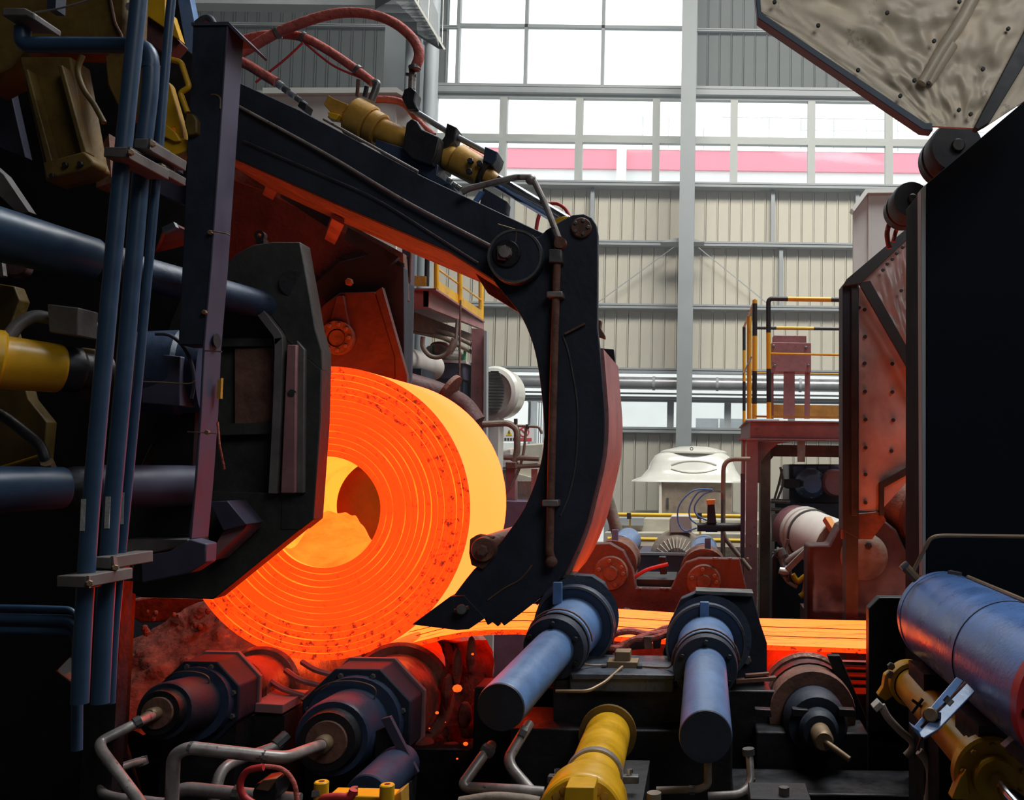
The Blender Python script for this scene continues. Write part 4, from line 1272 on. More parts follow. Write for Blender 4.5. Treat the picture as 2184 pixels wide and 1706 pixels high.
# added black blocks that keep the space below everything dark
mb = thing('bed_shade_fill', 'added black blocks filling the shade under the blue drives', 'bed')
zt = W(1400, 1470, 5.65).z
part(mb, 'bed_fill_block', B().box((W(1010, 1500, 5.65).x, 5.65, 0), (W(1660, 1500, 5.65).x, 5.9, zt)), m_black, .01)
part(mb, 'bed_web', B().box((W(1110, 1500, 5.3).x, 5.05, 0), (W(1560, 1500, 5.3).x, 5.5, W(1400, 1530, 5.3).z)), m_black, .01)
part(mb, 'bed_fill_block', B().box((W(640, 1560, 5.7).x, 5.75, 0), (W(1020, 1560, 5.7).x, 5.9, W(850, 1600, 5.7).z)), m_black, .01)
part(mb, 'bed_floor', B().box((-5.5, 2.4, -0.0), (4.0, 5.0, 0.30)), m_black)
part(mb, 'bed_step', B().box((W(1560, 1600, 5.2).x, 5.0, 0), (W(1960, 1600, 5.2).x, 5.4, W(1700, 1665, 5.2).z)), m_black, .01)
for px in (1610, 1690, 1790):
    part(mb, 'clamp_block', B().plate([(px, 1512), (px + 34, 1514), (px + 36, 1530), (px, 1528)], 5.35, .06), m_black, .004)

# ================================================================ blue roll drives in front of the strip
def drive(lab, pn, Yn, pe, Ye, rn, lugp, group):
    t = thing('roll_drive', lab, 'motor', group)
    a, e = W(*pn, Yn), W(*pe, Ye)
    L = (e - a).length
    ax = (e - a).normalized()
    r_ = s(rn, Yn)
    k = L
    part(t, 'drive_tube', B().lathe(a, ax, [(0.012, 0), (0.012, r_ * .985), (0.02, r_), (k * .70, r_ * 1.0)], 40), m_blue)
    part(t, 'end_disc', B().lathe(a, ax, [(0, 0), (0, r_ * .965), (.008, r_ * .985), (.014, r_ * .985)], 40), m_navy_dark)
    part(t, 'collar', B().lathe(a + ax * (k * .655), ax, [(0, r_), (0, r_ * 1.50), (.03, r_ * 1.56), (.06, r_ * 1.56), (.06, r_ * 1.44), (.075, r_ * 1.44), (.075, r_ * 1.60), (.10, r_ * 1.60), (.10, r_)], 40), m_navy_dark)
    part(t, 'barrel', B().lathe(a + ax * (k * .655 + .10), ax, [(0, r_ * 1.0), (0, r_ * 1.42), (.03, r_ * 1.46), (k * .345 - .10, r_ * 1.52)], 40), m_blue)
    part(t, 'rim_flange', B().lathe(a + ax * (k - .02), ax, [(0, r_), (0, r_ * 2.08), (.014, r_ * 2.14), (.05, r_ * 2.14), (.05, r_)], 44), m_navy)
    part(t, 'rim_edge', B().ring(a + ax * (k - .028), a + ax * (k - .016), r_ * 2.14, r_ * 2.02, 44), m_steel)
    c = a + ax * (k * .655 + .02)
    u = ax.cross(Vector((1, 0, 0))).normalized()
    u = u if u.z > 0 else -u
    sd_ = ax.cross(u).normalized()
    bolts(t, [c - ax * .025 + (u * math.cos(R(q)) + sd_ * math.sin(R(q))) * r_ * 1.27 for q in (0, 62, -62, 118, -118)], .014, .018, -ax, m_black)
    lx, ly0, ly1, Yl = lugp
    part(t, 'lifting_lug', B().plate([(lx - 10, ly0), (lx + 9, ly0), (lx + 9, ly1), (lx - 11, ly1)], Yl, .035), m_blue, .004)
    # thin grease lines round the collar
    gl = []
    for q in range(-95, 96, 12):
        gl.append(c - ax * .0 + ax * .10 + (u * math.cos(R(q)) + sd_ * math.sin(R(q))) * r_ * 1.66)
    part(t, 'grease_line', B().tube(gl, .005, 0, 6), m_rust)
    return a, e, ax, r_
GD = 'blue roll drives in front of the strip'
d1 = drive('blue roll drive leaning toward the coil, left of the brass distributor block', (1067, 1509), 4.34, (1226, 1334), 5.62, 52, (1189, 1242, 1290, 5.5), GD)
d2 = drive('upright-pointing blue roll drive to the right of the brass distributor block', (1505, 1572), 3.9, (1505, 1372), 5.55, 56, (1503, 1284, 1345, 5.5), GD)
bk = thing('bearing_stand', 'dark bearing plate with a rounded shoulder behind the leaning blue drive', 'stand')
part(bk, 'stand_plate', B().plate([(1152, 1222), (1262, 1228), (1288, 1245), (1303, 1280), (1308, 1350), (1306, 1440), (1160, 1440), (1150, 1400)], 5.82, .10), m_navy_dark, .006)
part(bk, 'arch_rim', B().ring(W(1232, 1318, 5.66), W(1232, 1318, 5.80), s(86, 5.7), s(60, 5.7), 44), m_navy)
part(bk, 'top_ledge', B().plate([(1150, 1222), (1225, 1226), (1225, 1234), (1150, 1230)], 5.74, .18), m_steel)
bolts(bk, [W(1170, 1250, 5.80)], .03, .03)
part(bk, 'stand_base', B().box((W(1160, 1440, 5.83).x, 5.83, 0), (W(1300, 1440, 5.83).x, 5.92, W(1230, 1436, 5.83).z)), m_black)
bk = thing('bearing_stand', 'dark bearing plate with a cut-off corner behind the right-hand blue drive', 'stand')
part(bk, 'stand_plate', B().plate([(1420, 1450), (1414, 1392), (1437, 1310), (1452, 1278), (1486, 1263), (1606, 1268), (1622, 1330), (1636, 1372), (1636, 1450)], 5.80, .12), m_navy_dark, .006)
part(bk, 'arch_rim', B().ring(W(1512, 1362, 5.62), W(1512, 1362, 5.78), s(90, 5.6), s(66, 5.6), 44), m_navy)
part(bk, 'top_ledge', B().plate([(1484, 1260), (1607, 1265), (1607, 1272), (1484, 1267)], 5.74, .18), m_steel)
bolts(bk, [W(1592, 1406, 5.79)], .03, .03)
part(bk, 'stand_base', B().box((W(1425, 1440, 5.82).x, 5.82, 0), (W(1630, 1440, 5.82).x, 5.92, W(1530, 1446, 5.82).z)), m_black)
sdk = thing('drive_deck', 'dusty grey deck carrying the brass block between the blue drives', 'deck')
z_d = W(1330, 1437, 5.15).z
part(sdk, 'deck_plate', B().box((W(1215, 1437, 5.15).x, 5.15, z_d - .10), (W(1438, 1437, 5.15).x, 5.66, z_d)), m_deck, .01)
part(sdk, 'front_lip', B().plate([(1218, 1437), (1438, 1440), (1438, 1450), (1220, 1450)], 5.13, .04), m_deck, .004)
part(sdk, 'deck_shade_plate', B().plate([(1180, 1450), (1480, 1452), (1480, 1600), (1180, 1600)], 5.2, .1), m_black, .004)  # added black plate hiding the red glow under the deck
bd = thing('distributor_block', 'small brass distributor block with thin lines on the deck between the blue drives', 'valve')
part(bd, 'lower_block', B().plate([(1294, 1411), (1360, 1412), (1360, 1432), (1295, 1431)], 5.3, .12), m_brass, .004)
part(bd, 'upper_block', B().plate([(1311, 1390), (1344, 1390), (1344, 1412), (1311, 1411)], 5.32, .10), m_brass, .004)
part(bd, 'outlet_line', B().tpx([(1294, 1419, 5.32), (1262, 1419, 5.3), (1240, 1416, 5.25), (1232, 1400, 5.2)], 2.2, 10, 8), m_brass)
part(bd, 'outlet_line', B().tpx([(1360, 1420, 5.32), (1400, 1423, 5.3), (1430, 1424, 5.25), (1440, 1400, 5.2), (1450, 1385, 5.2)], 2.2, 10, 8), m_brass)
part(bd, 'inlet_line', B().tpx([(1327, 1422, 5.25), (1290, 1455, 5.05), (1255, 1474, 4.95), (1185, 1474, 4.95)], 3.4, 14, 8), m_brass)
part(bd, 'union_nut', B().cyl(W(1284, 1419, 5.3), W(1294, 1419, 5.3), .012, n=6), m_steel)
part(bd, 'union_nut', B().cyl(W(1360, 1420, 5.3), W(1370, 1420, 5.3), .012, n=6), m_steel)
rh = thing('red_hoses', 'twisted red hoses lying between the two blue drives', 'hose')
for pts in ([(1294, 1372, 5.75), (1312, 1352, 5.75), (1345, 1346, 5.75), (1385, 1352, 5.75), (1420, 1340, 5.75), (1440, 1338, 5.75)],
            [(1300, 1388, 5.72), (1335, 1372, 5.72), (1370, 1358, 5.72), (1400, 1352, 5.72), (1432, 1346, 5.72)],
            [(1292, 1380, 5.7), (1325, 1382, 5.7), (1352, 1364, 5.7), (1390, 1362, 5.7), (1425, 1352, 5.7)]):
    part(rh, 'hose', B().spx(pts, 7), m_hose)
part(rh, 'hose_post', B().plate([(1373, 1358), (1391, 1358), (1390, 1384), (1374, 1384)], 5.66, .05), m_rust, .003)
part(rh, 'scrap_sheet', B().plate([(1340, 1374), (1372, 1362), (1376, 1384), (1345, 1386)], 5.8, .02), m_steel)
part(rh, 'scrap_sheet', B().plate([(1392, 1366), (1412, 1358), (1408, 1382), (1394, 1384)], 5.8, .02), m_steel)

# ================================================================ yellow cylinder in the middle
yc = thing('hydraulic_cylinder', 'large yellow hydraulic cylinder below the brass block, end cover toward the camera', 'cylinder')
a = W(1237, 1752, 3.55)
e = W(1296, 1566, 5.0)
ax = (e - a).normalized()
L = (e - a).length
part(yc, 'end_cover', B().lathe(a, ax, [(0, 0), (0, .152), (.008, .160), (.03, .160)], 44), m_yellow)
part(yc, 'head', B().lathe(a + ax * .03, ax, [(0, .160), (.012, .166), (.20, .164), (.34, .135), (.36, .118)], 44), m_yellow)
part(yc, 'barrel', B().lathe(a + ax * .38, ax, [(0, .116), (.0, .118), (L - .40, .118), (L - .37, .11), (L - .37, 0)], 40), m_yellow)
part(yc, 'clamp_band', B().ring(a + ax * .56, a + ax * .62, .128, .117, 40), m_pipe)
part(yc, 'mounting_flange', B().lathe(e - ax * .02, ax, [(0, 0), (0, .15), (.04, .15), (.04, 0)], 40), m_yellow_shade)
u = Vector((0, 0, 1)) - ax * ax.z
u.normalize()
sd_ = u.cross(ax)
bolts(yc, [a + (u * math.cos(R(q)) + sd_ * math.sin(R(q))) * .125 - ax * .001 for q in (-62, -45, -30, 30, 45, 62)], .016, .006, -ax, m_yellow_dirty, 'socket_screw')
q0 = W(1233, 1692, 3.50)
part(yc, 'key_block', B().plate([(1206, 1679), (1268, 1679), (1262, 1800), (1190, 1800)], 3.42, .12), m_yellow, .004)
for sx in (1, -1):
    c = a + ax * .59 + sd_ * (sx * .155)
    part(yc, 'clamp_ear', B().beam(c - sd_ * .04 * sx, c + sd_ * .04 * sx, .05, .03, u), m_steel, .004)
    part(yc, 'ear_bolt', B().cyl(c + u * .012, c + u * .04, .013, n=8), m_chrome)
part(yc, 'bleed_screw', B().cyl(a + ax * .06 + sd_ * -.16, a + ax * .06 - sd_ * .19, .008, n=8), m_steel)
part(yc, 'pedestal', B().box((a.x - .1, 4.0, 0.30), (a.x + .2, 4.6, a.z - .10)), m_black)
# ================================================================ curved coiling arm
YA0, YA1 = 5.70, 6.75
arm = thing('coiling_arm', 'huge dark navy arm sloping down then curving around the glowing coil', 'machine')
outer = [(1150, 505), (1165, 490), (1202, 468), (1222, 458), (1245, 456), (1262, 464), (1272, 480), (1275, 500), (1274, 700), (1279, 745), (1286, 829), (1290, 893), (1286, 971), (1266, 1061), (1245, 1138), (1200, 1230), (1140, 1285), (1075, 1335)]
teeth = [(1068, 1326), (1062, 1337), (1050, 1327), (1040, 1334), (1032, 1318), (1012, 1321), (985, 1330)]
inner = [(960, 1280), (1010, 1215), (1040, 1190), (1080, 1140), (1120, 1080), (1150, 1000), (1160, 930), (1156, 850), (1145, 770), (1130, 715), (1104, 662), (1065, 615), (1050, 580), (1090, 510)]
def subdiv(pts, k=2):
    out = []
    P_ = [Vector((a, b, 0)) for a, b in pts]
    Q = [P_[0]] + P_ + [P_[-1]]
    for i in range(1, len(Q) - 2):
        for j in range(k):
            t = j / k
            v = 0.5 * ((2 * Q[i]) + (-Q[i - 1] + Q[i + 1]) * t + (2 * Q[i - 1] - 5 * Q[i] + 4 * Q[i + 1] - Q[i + 2]) * t * t + (-Q[i - 1] + 3 * Q[i] - 3 * Q[i + 1] + Q[i + 2]) * t ** 3)
            out.append((v.x, v.y))
    out.append(pts[-1])
    return out
so = outer[:8] + subdiv(outer[8:], 3)
si = subdiv(inner, 3)
prof_ = so + teeth + si
part(arm, 'near_cheek_plate', B().plate(prof_, YA0, .07), m_navy_dark, .006)
far = [W(x, y, YA0) + Vector((0, YA1 - YA0, 0)) for x, y in [(1165, 690)] + outer[8:9][:0] + [(1274, 700)] + so[11:] + teeth + si[:-12]]
part(arm, 'far_cheek_plate', B().prism(far, (0, .07, 0)), m_navy_dark)
# webs joining the cheeks along the outer and inner curve
def web(pts, off, t=.03):
    b = B()
    P_ = [W(x, y, YA0 + .05) for x, y in pts]
    ax_ = Vector((0, 1, 0))
    vs, fs = [], []
    for i, p in enumerate(P_):
        d_ = (P_[min(i + 1, len(P_) - 1)] - P_[max(i - 1, 0)]).normalized()
        n_ = d_.cross(ax_) * off
        q = p + n_
        for y in (YA0 + .06, YA1 + .01):
            vs.append(Vector((q.x, y, q.z)))
            vs.append(Vector((q.x, y, q.z)) + n_.normalized() * t * (1 if off > 0 else 1))
    for i in range(len(P_) - 1):
        a, c_ = i * 4, (i + 1) * 4
        fs += [(a, c_, c_ + 2, a + 2), (a + 1, a + 3, c_ + 3, c_ + 1), (a, a + 1, c_ + 1, c_), (a + 2, c_ + 2, c_ + 3, a + 3)]
    fs += [(0, 2, 3, 1), (len(vs) - 4, len(vs) - 3, len(vs) - 1, len(vs) - 2)]
    b.add(vs, fs)
    return b
part(arm, 'outer_web', web(so[11:-3], .003, .02), m_pinkpaint, angle=50)  # pink web has the glow of the coil in its colour
part(arm, 'inner_web', web(si[6:-14], -.006), m_navy_dark, angle=50)
# pivot eye at the top of the curve
c = W(1241, 487, YA0)
part(arm, 'pivot_pin', B().cb(c + Vector((0, -.03, 0)), c + Vector((0, .09, 0)), s(22, YA0)), m_rust)
bolts(arm, ringpts(c + Vector((0, -.03, 0)), s(15, YA0), 5), .012)
# weld bead following the curve
part(arm, 'weld_bead', B().spx([(1200, 715, YA0 - .004), (1212, 750, YA0 - .004), (1222, 800, YA0 - .004), (1231, 860, YA0 - .004), (1232, 930, YA0 - .004), (1226, 1000, YA0 - .004), (1212, 1060, YA0 - .004), (1195, 1100, YA0 - .004)], 1.8, 6), m_steel)
part(arm, 'bracket_strap', B().beam(W(1205, 712, YA0 - .02), W(1248, 690, YA0 - .02), .02, .012), m_rust)
# sloping box beam
near = [(440, 130), (515, 178), (640, 235), (900, 375), (1165, 500), (1100, 600), (1060, 602), (960, 538), (735, 442), (500, 337), (400, 290)]
part(arm, 'beam_side_plate', B().plate(near, YA0 + .02, .06), m_navy_dark, .006)
def row(pts, y): return [Vector((p.x, y, p.z)) for p in (W(x, yy, YA0 + .03) for x, yy in pts)]
tp = [(440, 130), (515, 178), (640, 235), (900, 375), (1165, 500)]
part(arm, 'beam_top_plate', (lambda a_, b_: B().add(a_ + b_ + [q - Vector((0, 0, .04)) for q in a_ + b_], [(i, i + 1, i + 6, i + 5) for i in range(4)] + [(i + 10, i + 15, i + 16, i + 11) for i in range(4)] + [(i, i + 10, i + 11, i + 1) for i in range(4)] + [(i + 5, i + 6, i + 16, i + 15) for i in range(4)]))(row(tp, YA0 + .05), row(tp, YA1)), m_navy, angle=40)
bt = [(1060, 604), (960, 540), (735, 444), (500, 339), (400, 292)]
def strip_pl(pts, y0, y1, t=.03):
    a_, b_ = row(pts, y0), row(pts, y1)
    n_ = len(pts)
    b = B()
    for i in range(n_ - 1):
        b.hexa([a_[i], a_[i + 1], b_[i + 1], b_[i], a_[i] + Vector((0, 0, t)), a_[i + 1] + Vector((0, 0, t)), b_[i + 1] + Vector((0, 0, t)), b_[i] + Vector((0, 0, t))])
    return b
part(arm, 'beam_bottom_plate', strip_pl(bt, YA0 + .05, YA1 + .05), m_rust, .004)  # underside of the navy beam, red glow put into its colour
part(arm, 'beam_far_plate', B().prism([W(x, y, YA0) + Vector((0, YA1 - YA0, 0)) for x, y in near], (0, .06, 0)), m_navy_dark)
part(arm, 'cheek_rib', B().prism([W(1000, 560, 6.2), W(1072, 612, 6.2), W(1105, 665, 6.2), W(1040, 625, 6.2)], (0, .06, 0)), m_rust)
# long thin seam and pipes on the beam side
part(arm, 'side_pipe', B().tpx([(500, 222, YA0), (700, 330, YA0 - .01), (868, 432, YA0 - .02), (1062, 532, YA0 - .02)], 3.6, 60, 10), m_pipe)
part(arm, 'lower_seam', B().tpx([(520, 300, YA0 + .0), (800, 420, YA0 + .0), (1020, 560, YA0 + .0)], 1.6, 60, 6), m_steel)
part(arm, 'edge_pipe', B().tpx([(690, 254, YA0 + .02), (892, 366, YA0 + .02)], 3.2, 0, 10), m_pipe)
# corner roller on the knee of the arm
c = W(1098, 546, YA0 - .10)
part(arm, 'knee_roller', B().lathe(c, (0, 1, 0), [(0, 0), (0, s(54, 5.6)), (.02, s(60, 5.6)), (.28, s(60, 5.6)), (.28, 0)], 44), m_navy_dark)
part(arm, 'knee_roller_rim', B().ring(c + Vector((0, -.006, 0)), c + Vector((0, .012, 0)), s(59, 5.6), s(54, 5.6), 44), m_steel)
c2 = W(1080, 540, YA0 - .12)
part(arm, 'hub_disc', B().cb(c2, c2 + Vector((0, .05, 0)), s(30, 5.6)), m_black)
part(arm, 'hub_nut', B().cyl(c2 + Vector((0, -.05, 0)), c2, s(13, 5.6), n=10), m_pipe)
part(arm, 'hub_bracket', B().plate([(1060, 525), (1078, 522), (1078, 555), (1060, 552)], YA0 - .15, .04), m_steel, .004)
part(arm, 'grease_line', B().tpx([(1062, 478, 5.6), (1102, 490, 5.6), (1100, 515, 5.6), (1090, 532, 5.58)], 1.4, 6, 6), m_brass)
# pipe run down the front of the arm
YPp = YA0 - .06
part(arm, 'drop_pipe', B().tpx([(1190, 505, YPp), (1188, 560, YPp), (1182, 760, YPp), (1176, 1000, YPp), (1172, 1180, YPp), (1180, 1200, YPp + .05)], 8.5, 12, 14), m_rust)
part(arm, 'elbow_pipe', B().tpx([(985, 410, YPp), (1000, 402, YPp), (1100, 378, YPp), (1135, 378, YPp), (1147, 402, YPp), (1165, 440, YPp), (1194, 515, YPp)], 7, 10, 14), m_pipe)
part(arm, 'elbow_joint', B().sphere(W(1132, 383, YPp), s(12, YPp), 16), m_pipe)
part(arm, 'ring_joint', B().lathe(W(1194, 517, YPp - .03), (.2, 1, -.2), [(0, 0), (0, s(13, YPp)), (.03, s(13, YPp)), (.03, 0)], 20), m_rust)
for y, h, w_, mm in ((545, 14, 14, m_steel), (627, 6, 17, m_pipe), (1073, 7, 17, m_pipe)):
    part(arm, 'pipe_clamp', B().plate([(1184 - w_ - (y - 545) * .02, y - h), (1184 + w_ - (y - 545) * .02, y - h), (1184 + w_ - (y - 545) * .02, y + h), (1184 - w_ - (y - 545) * .02, y + h)], YPp - .04, .12), mm, .006)
part(arm, 'pipe_foot', B().sphere(W(1176, 1198, YPp), s(13, YPp), 14), m_rust)
# outer lug
part(arm, 'outer_lug', B().plate([(1272, 680), (1283, 684), (1281, 700), (1290, 715), (1290, 722), (1272, 716)], 5.9, .06), m_rust, .004)
# wrapper roller and finger tip at the foot
c = W(1030, 1172, YA0 - .05)
part(arm, 'wrapper_roller', B().lathe(c, (0, 1, 0), [(0, 0), (0, s(24, YA0)), (.02, s(27, YA0)), (1.2, s(27, YA0)), (1.2, 0)], 28), m_roll)
part(arm, 'wrapper_housing', B().plate([(1002, 1150), (1018, 1140), (1050, 1145), (1052, 1190), (1030, 1215), (1005, 1205), (1000, 1180)], YA0 - .02, .08), m_rust, .006)
bolts(arm, [W(1030, 1174, YA0 - .07)], .035, .03, mat=m_rust)
part(arm, 'finger_plate', B().plate([(878, 1332), (960, 1272), (990, 1270), (1035, 1318), (1000, 1342), (975, 1344), (918, 1337)], YA0 - .06, .10), m_navy_dark, .004)
part(arm, 'finger_pin', B().cb(W(984, 1300, YA0 - .13), W(984, 1300, YA0 - .05), s(11, YA0)), m_steel)
part(arm, 'finger_pin', B().cyl(W(970, 1303, YA0 - .1), W(1000, 1296, YA0 - .1), s(5, YA0), n=12), m_steel)
part(arm, 'finger_web', B().prism([W(905, 1322, 5.8), W(980, 1270, 5.8), W(1040, 1310, 5.8), W(990, 1335, 5.8)], (0, 1.1, 0)), m_navy_dark)
part(arm, 'seam_line', B().spx([(1040, 1280, YA0 - .004), (1075, 1255, YA0 - .004), (1110, 1235, YA0 - .004), (1135, 1205, YA0 - .004)], 1.8, 6), m_brass)

# ---------------------------------------------------------------- hydraulic cylinder riding on the arm
YH_ = 6.15
ah = thing('arm_cylinder', 'dull yellow hydraulic cylinder lying along the top of the long arm', 'cylinder')
def seg(nm, p, q, r0, r1, mat, bev=.01, n=32):
    a_, b_ = W(*p, YH_), W(*q, YH_)
    L_ = (b_ - a_).length
    k0, k1 = s(r0, YH_), s(r1, YH_)
    return part(ah, nm, B().lathe(a_, b_ - a_, [(0, 0), (0, k0 - bev), (bev, k0), (L_ - bev, k1), (L_, k1 - bev), (L_, 0)], n), mat)
seg('rear_head', (752, 247), (790, 268), 44, 43, m_yellow_dirty)
seg('head_collar', (790, 268), (812, 280), 38, 38, m_yellow_dirty)
seg('barrel', (808, 278), (1000, 355), 28, 28, m_yellow_dirty)
seg('gland', (972, 338), (1030, 370), 35, 33, m_yellow_dirty)
seg('dark_gland_ring', (1030, 370), (1038, 374), 34, 34, m_black)
seg('rod_nose', (1036, 373), (1062, 388), 19, 15, m_yellow_dirty, .006)
seg('chrome_rod', (1060, 386), (1215, 478), 16, 16, m_chrome, .004)
part(ah, 'rear_clevis', B().plate([(690, 222), (700, 202), (712, 210), (742, 222), (738, 262), (714, 252), (698, 250), (704, 238)], YH_ - .1, .05), m_yellow_dirty, .004)
part(ah, 'rear_clevis', B().plate([(694, 226), (704, 206), (716, 214), (746, 226), (742, 266), (718, 256), (702, 254), (708, 242)], YH_ + .08, .05), m_yellow_dirty, .004)
part(ah, 'yellow_foot', B().plate([(698, 238), (724, 244), (716, 256), (702, 252)], YH_ - .16, .05), m_yellow, .004)
part(ah, 'trunnion_block', B().plate([(866, 262), (878, 252), (890, 258), (900, 275), (938, 292), (930, 330), (920, 352), (880, 340), (858, 318)], YH_ - .20, .4), m_black, .01)
part(ah, 'trunnion_foot', B().plate([(800, 296), (870, 318), (935, 352), (932, 372), (960, 392), (940, 396), (800, 316)], YH_ - .12, .3), m_navy, .006)
part(ah, 'brass_band', B().cyl(W(926, 322, YH_), W(934, 326, YH_), s(30, YH_), n=32), m_pipe)
part(ah, 'rod_clevis', B().plate([(1180, 468), (1192, 462), (1214, 460), (1220, 468), (1206, 482), (1184, 478)], YH_ - .05, .12), m_yellow, .006)
part(ah, 'rod_clevis_bracket', B().plate([(1030, 400), (1082, 430), (1078, 452), (1064, 465), (1022, 440)], YH_ - .05, .12), m_navy_dark, .006)
part(ah, 'blue_stay', B().plate([(1005, 432), (1022, 408), (1032, 408), (1016, 434)], YH_ - .16, .03), m_blue)
bolts(ah, [W(x, y, YH_ - .13) for x, y in ((1004, 345), (1024, 350), (1001, 367))], .022, .02, (0, -1, .3), m_black)
for x, y in ((955, 382), (966, 392), (975, 398)):
    part(ah, 'pipe_union', B().cyl(W(x, y, YH_ - .3), W(x + 7, y + 5, YH_ - .3), s(6, YH_), n=8), m_steel)
part(ah, 'rest_block', B().plate([(1034, 312), (1062, 324), (1058, 340), (1050, 352), (1030, 342)], YH_ - .1, .2), m_navy, .006)
gp = thing('arm_oil_pipe', 'grey oil pipe running parallel above the yellow arm cylinder', 'pipe')
part(gp, 'pipe_run', B().tpx([(876, 232, YH_), (960, 284, YH_), (1050, 332, YH_)], 7, 20, 12), m_duct)
part(gp, 'pipe_clamp', B().plate([(953, 262), (975, 272), (968, 300), (944, 322), (930, 318), (948, 290)], YH_ - .08, .14), m_black, .006)
part(gp, 'valve_body', B().plate([(862, 190), (876, 184), (888, 195), (884, 215), (890, 232), (868, 232), (856, 208)], YH_ - .06, .12), m_black, .008)
part(gp, 'valve_neck', B().tpx([(880, 150, YH_), (878, 190, YH_)], 8, 0, 12), m_pipe)
part(gp, 'flange_bolt', B().cyl(W(866, 158, YH_), W(888, 162, YH_), .012, n=8), m_steel)
def hose(lab, pts, r_, mat=m_hose, nm='sleeved_hose', rings=()):
    t = thing(nm, lab, 'hose')
    part(t, 'hose_run', B().spx(pts, r_, 14), mat)
    for (x, y, Y, a) in rings:
        c_ = W(x, y, Y)
        d_ = Vector((math.cos(R(a)), 0, math.sin(R(a))))
        part(t, 'hose_clip', B().ring(c_ - d_ * .012, c_ + d_ * .012, s(r_ + 2, Y), s(r_ - 1, Y), 18), m_steel)
    return t
hose('thick red sleeved hose arching highest over the arm', [(430, 150, 6.1), (515, 112, 6.1), (600, 66, 6.1), (700, 32, 6.1), (775, 28, 6.1), (835, 46, 6.1), (878, 80, 6.1), (894, 115, 6.1), (884, 148, 6.1)], 11, rings=((592, 71, 6.1, 25), (884, 145, 6.1, 100)))
hose('red sleeved hose in the middle, running down to the rear of the yellow cylinder', [(430, 115, 6.2), (515, 86, 6.2), (580, 74, 6.2), (640, 78, 6.2), (690, 102, 6.2), (745, 138, 6.2), (795, 176, 6.2)], 10, rings=((648, 80, 6.2, -30), (763, 150, 6.2, -40)))
hose('short red sleeved hose lowest, entering fittings on the arm top edge', [(430, 100, 6.0), (515, 132, 6.0), (560, 158, 6.0), (590, 176, 6.0)], 11)
hose('red hose between the rear head and the grey oil pipe', [(800, 212, 6.3), (840, 214, 6.3), (868, 226, 6.3), (895, 262, 6.3), (925, 290, 6.3)], 8)
hose('thin dark red line falling from the hose clip toward the arm', [(645, 92, 6.2), (610, 125, 6.2), (572, 155, 6.2), (545, 176, 6.2)], 2.5, m_redhose, 'thin_hose')
hose('thin dark red line sagging from the hose clip to the yellow cylinder', [(650, 92, 6.2), (690, 125, 6.2), (720, 145, 6.2), (770, 166, 6.2)], 2.5, m_redhose, 'thin_hose')
hose('bright red hose looping over the chrome rod end', [(1140, 520, 6.6), (1147, 470, 6.6), (1160, 440, 6.6), (1185, 434, 6.6), (1204, 444, 6.6), (1215, 462, 6.6)], 4, m_redhose, 'red_hose')
ft = thing('hose_fittings', 'steel hose couplings in a row on the upper edge of the arm', 'fitting')
for i in range(5):
    x, y = 592 + i * 13, 178 + i * 10
    part(ft, 'coupling', B().cb(W(x, y, 6.0), W(x + 10, y + 7, 6.0), s(9 - i * .8, 6.0), .004, 12), m_steel if i % 2 else m_duct)
part(ft, 'coupling_block', B().plate([(640, 214), (655, 222), (650, 236), (634, 226)], 5.95, .1), m_black, .004)
ft = thing('hose_fittings', 'bent steel coupling on top of the rear head of the yellow cylinder', 'fitting')
part(ft, 'elbow', B().tpx([(795, 178, 6.15), (806, 176, 6.15), (800, 195, 6.15), (792, 215, 6.15)], 8, 8, 12), m_steel)
part(ft, 'riser', B().tpx([(764, 170, 6.2), (762, 205, 6.2)], 4, 0, 10), m_rust)
part(ft, 'stem', B().tpx([(782, 185, 6.2), (778, 206, 6.2)], 5, 0, 10), m_black)

# ---------------------------------------------------------------- fixed frame behind the coil, lit red
ff = thing('coiler_backing', 'red lit steel frame with inclined ribs behind and above the coil', 'frame')
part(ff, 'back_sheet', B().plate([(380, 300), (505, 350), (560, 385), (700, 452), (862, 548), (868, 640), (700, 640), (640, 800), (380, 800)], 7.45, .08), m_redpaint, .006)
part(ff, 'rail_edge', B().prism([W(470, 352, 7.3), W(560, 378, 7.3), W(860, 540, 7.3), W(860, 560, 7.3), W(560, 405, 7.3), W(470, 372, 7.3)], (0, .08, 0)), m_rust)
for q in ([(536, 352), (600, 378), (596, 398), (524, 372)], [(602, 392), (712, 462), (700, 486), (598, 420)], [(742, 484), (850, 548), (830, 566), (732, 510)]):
    part(ff, 'opening_shade_plate', B().plate(q, 7.2, .05), m_black)  # black plates stand in for the shade inside the frame openings
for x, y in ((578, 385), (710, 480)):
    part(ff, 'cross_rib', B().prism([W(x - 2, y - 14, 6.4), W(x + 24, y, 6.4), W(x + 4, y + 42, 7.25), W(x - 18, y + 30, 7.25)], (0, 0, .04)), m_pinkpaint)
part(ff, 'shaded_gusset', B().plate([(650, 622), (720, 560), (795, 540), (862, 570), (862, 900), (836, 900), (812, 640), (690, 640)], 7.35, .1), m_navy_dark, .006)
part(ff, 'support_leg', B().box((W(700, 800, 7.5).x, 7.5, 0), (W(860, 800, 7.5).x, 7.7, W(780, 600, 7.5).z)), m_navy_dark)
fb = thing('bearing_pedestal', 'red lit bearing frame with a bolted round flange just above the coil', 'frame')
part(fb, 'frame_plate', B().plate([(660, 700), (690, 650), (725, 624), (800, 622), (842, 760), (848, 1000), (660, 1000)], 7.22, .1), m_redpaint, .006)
part(fb, 'edge_rib', B().plate([(800, 622), (815, 612), (868, 800), (868, 1000), (848, 1000), (842, 760)], 7.2, .06), m_redpaint, .004)
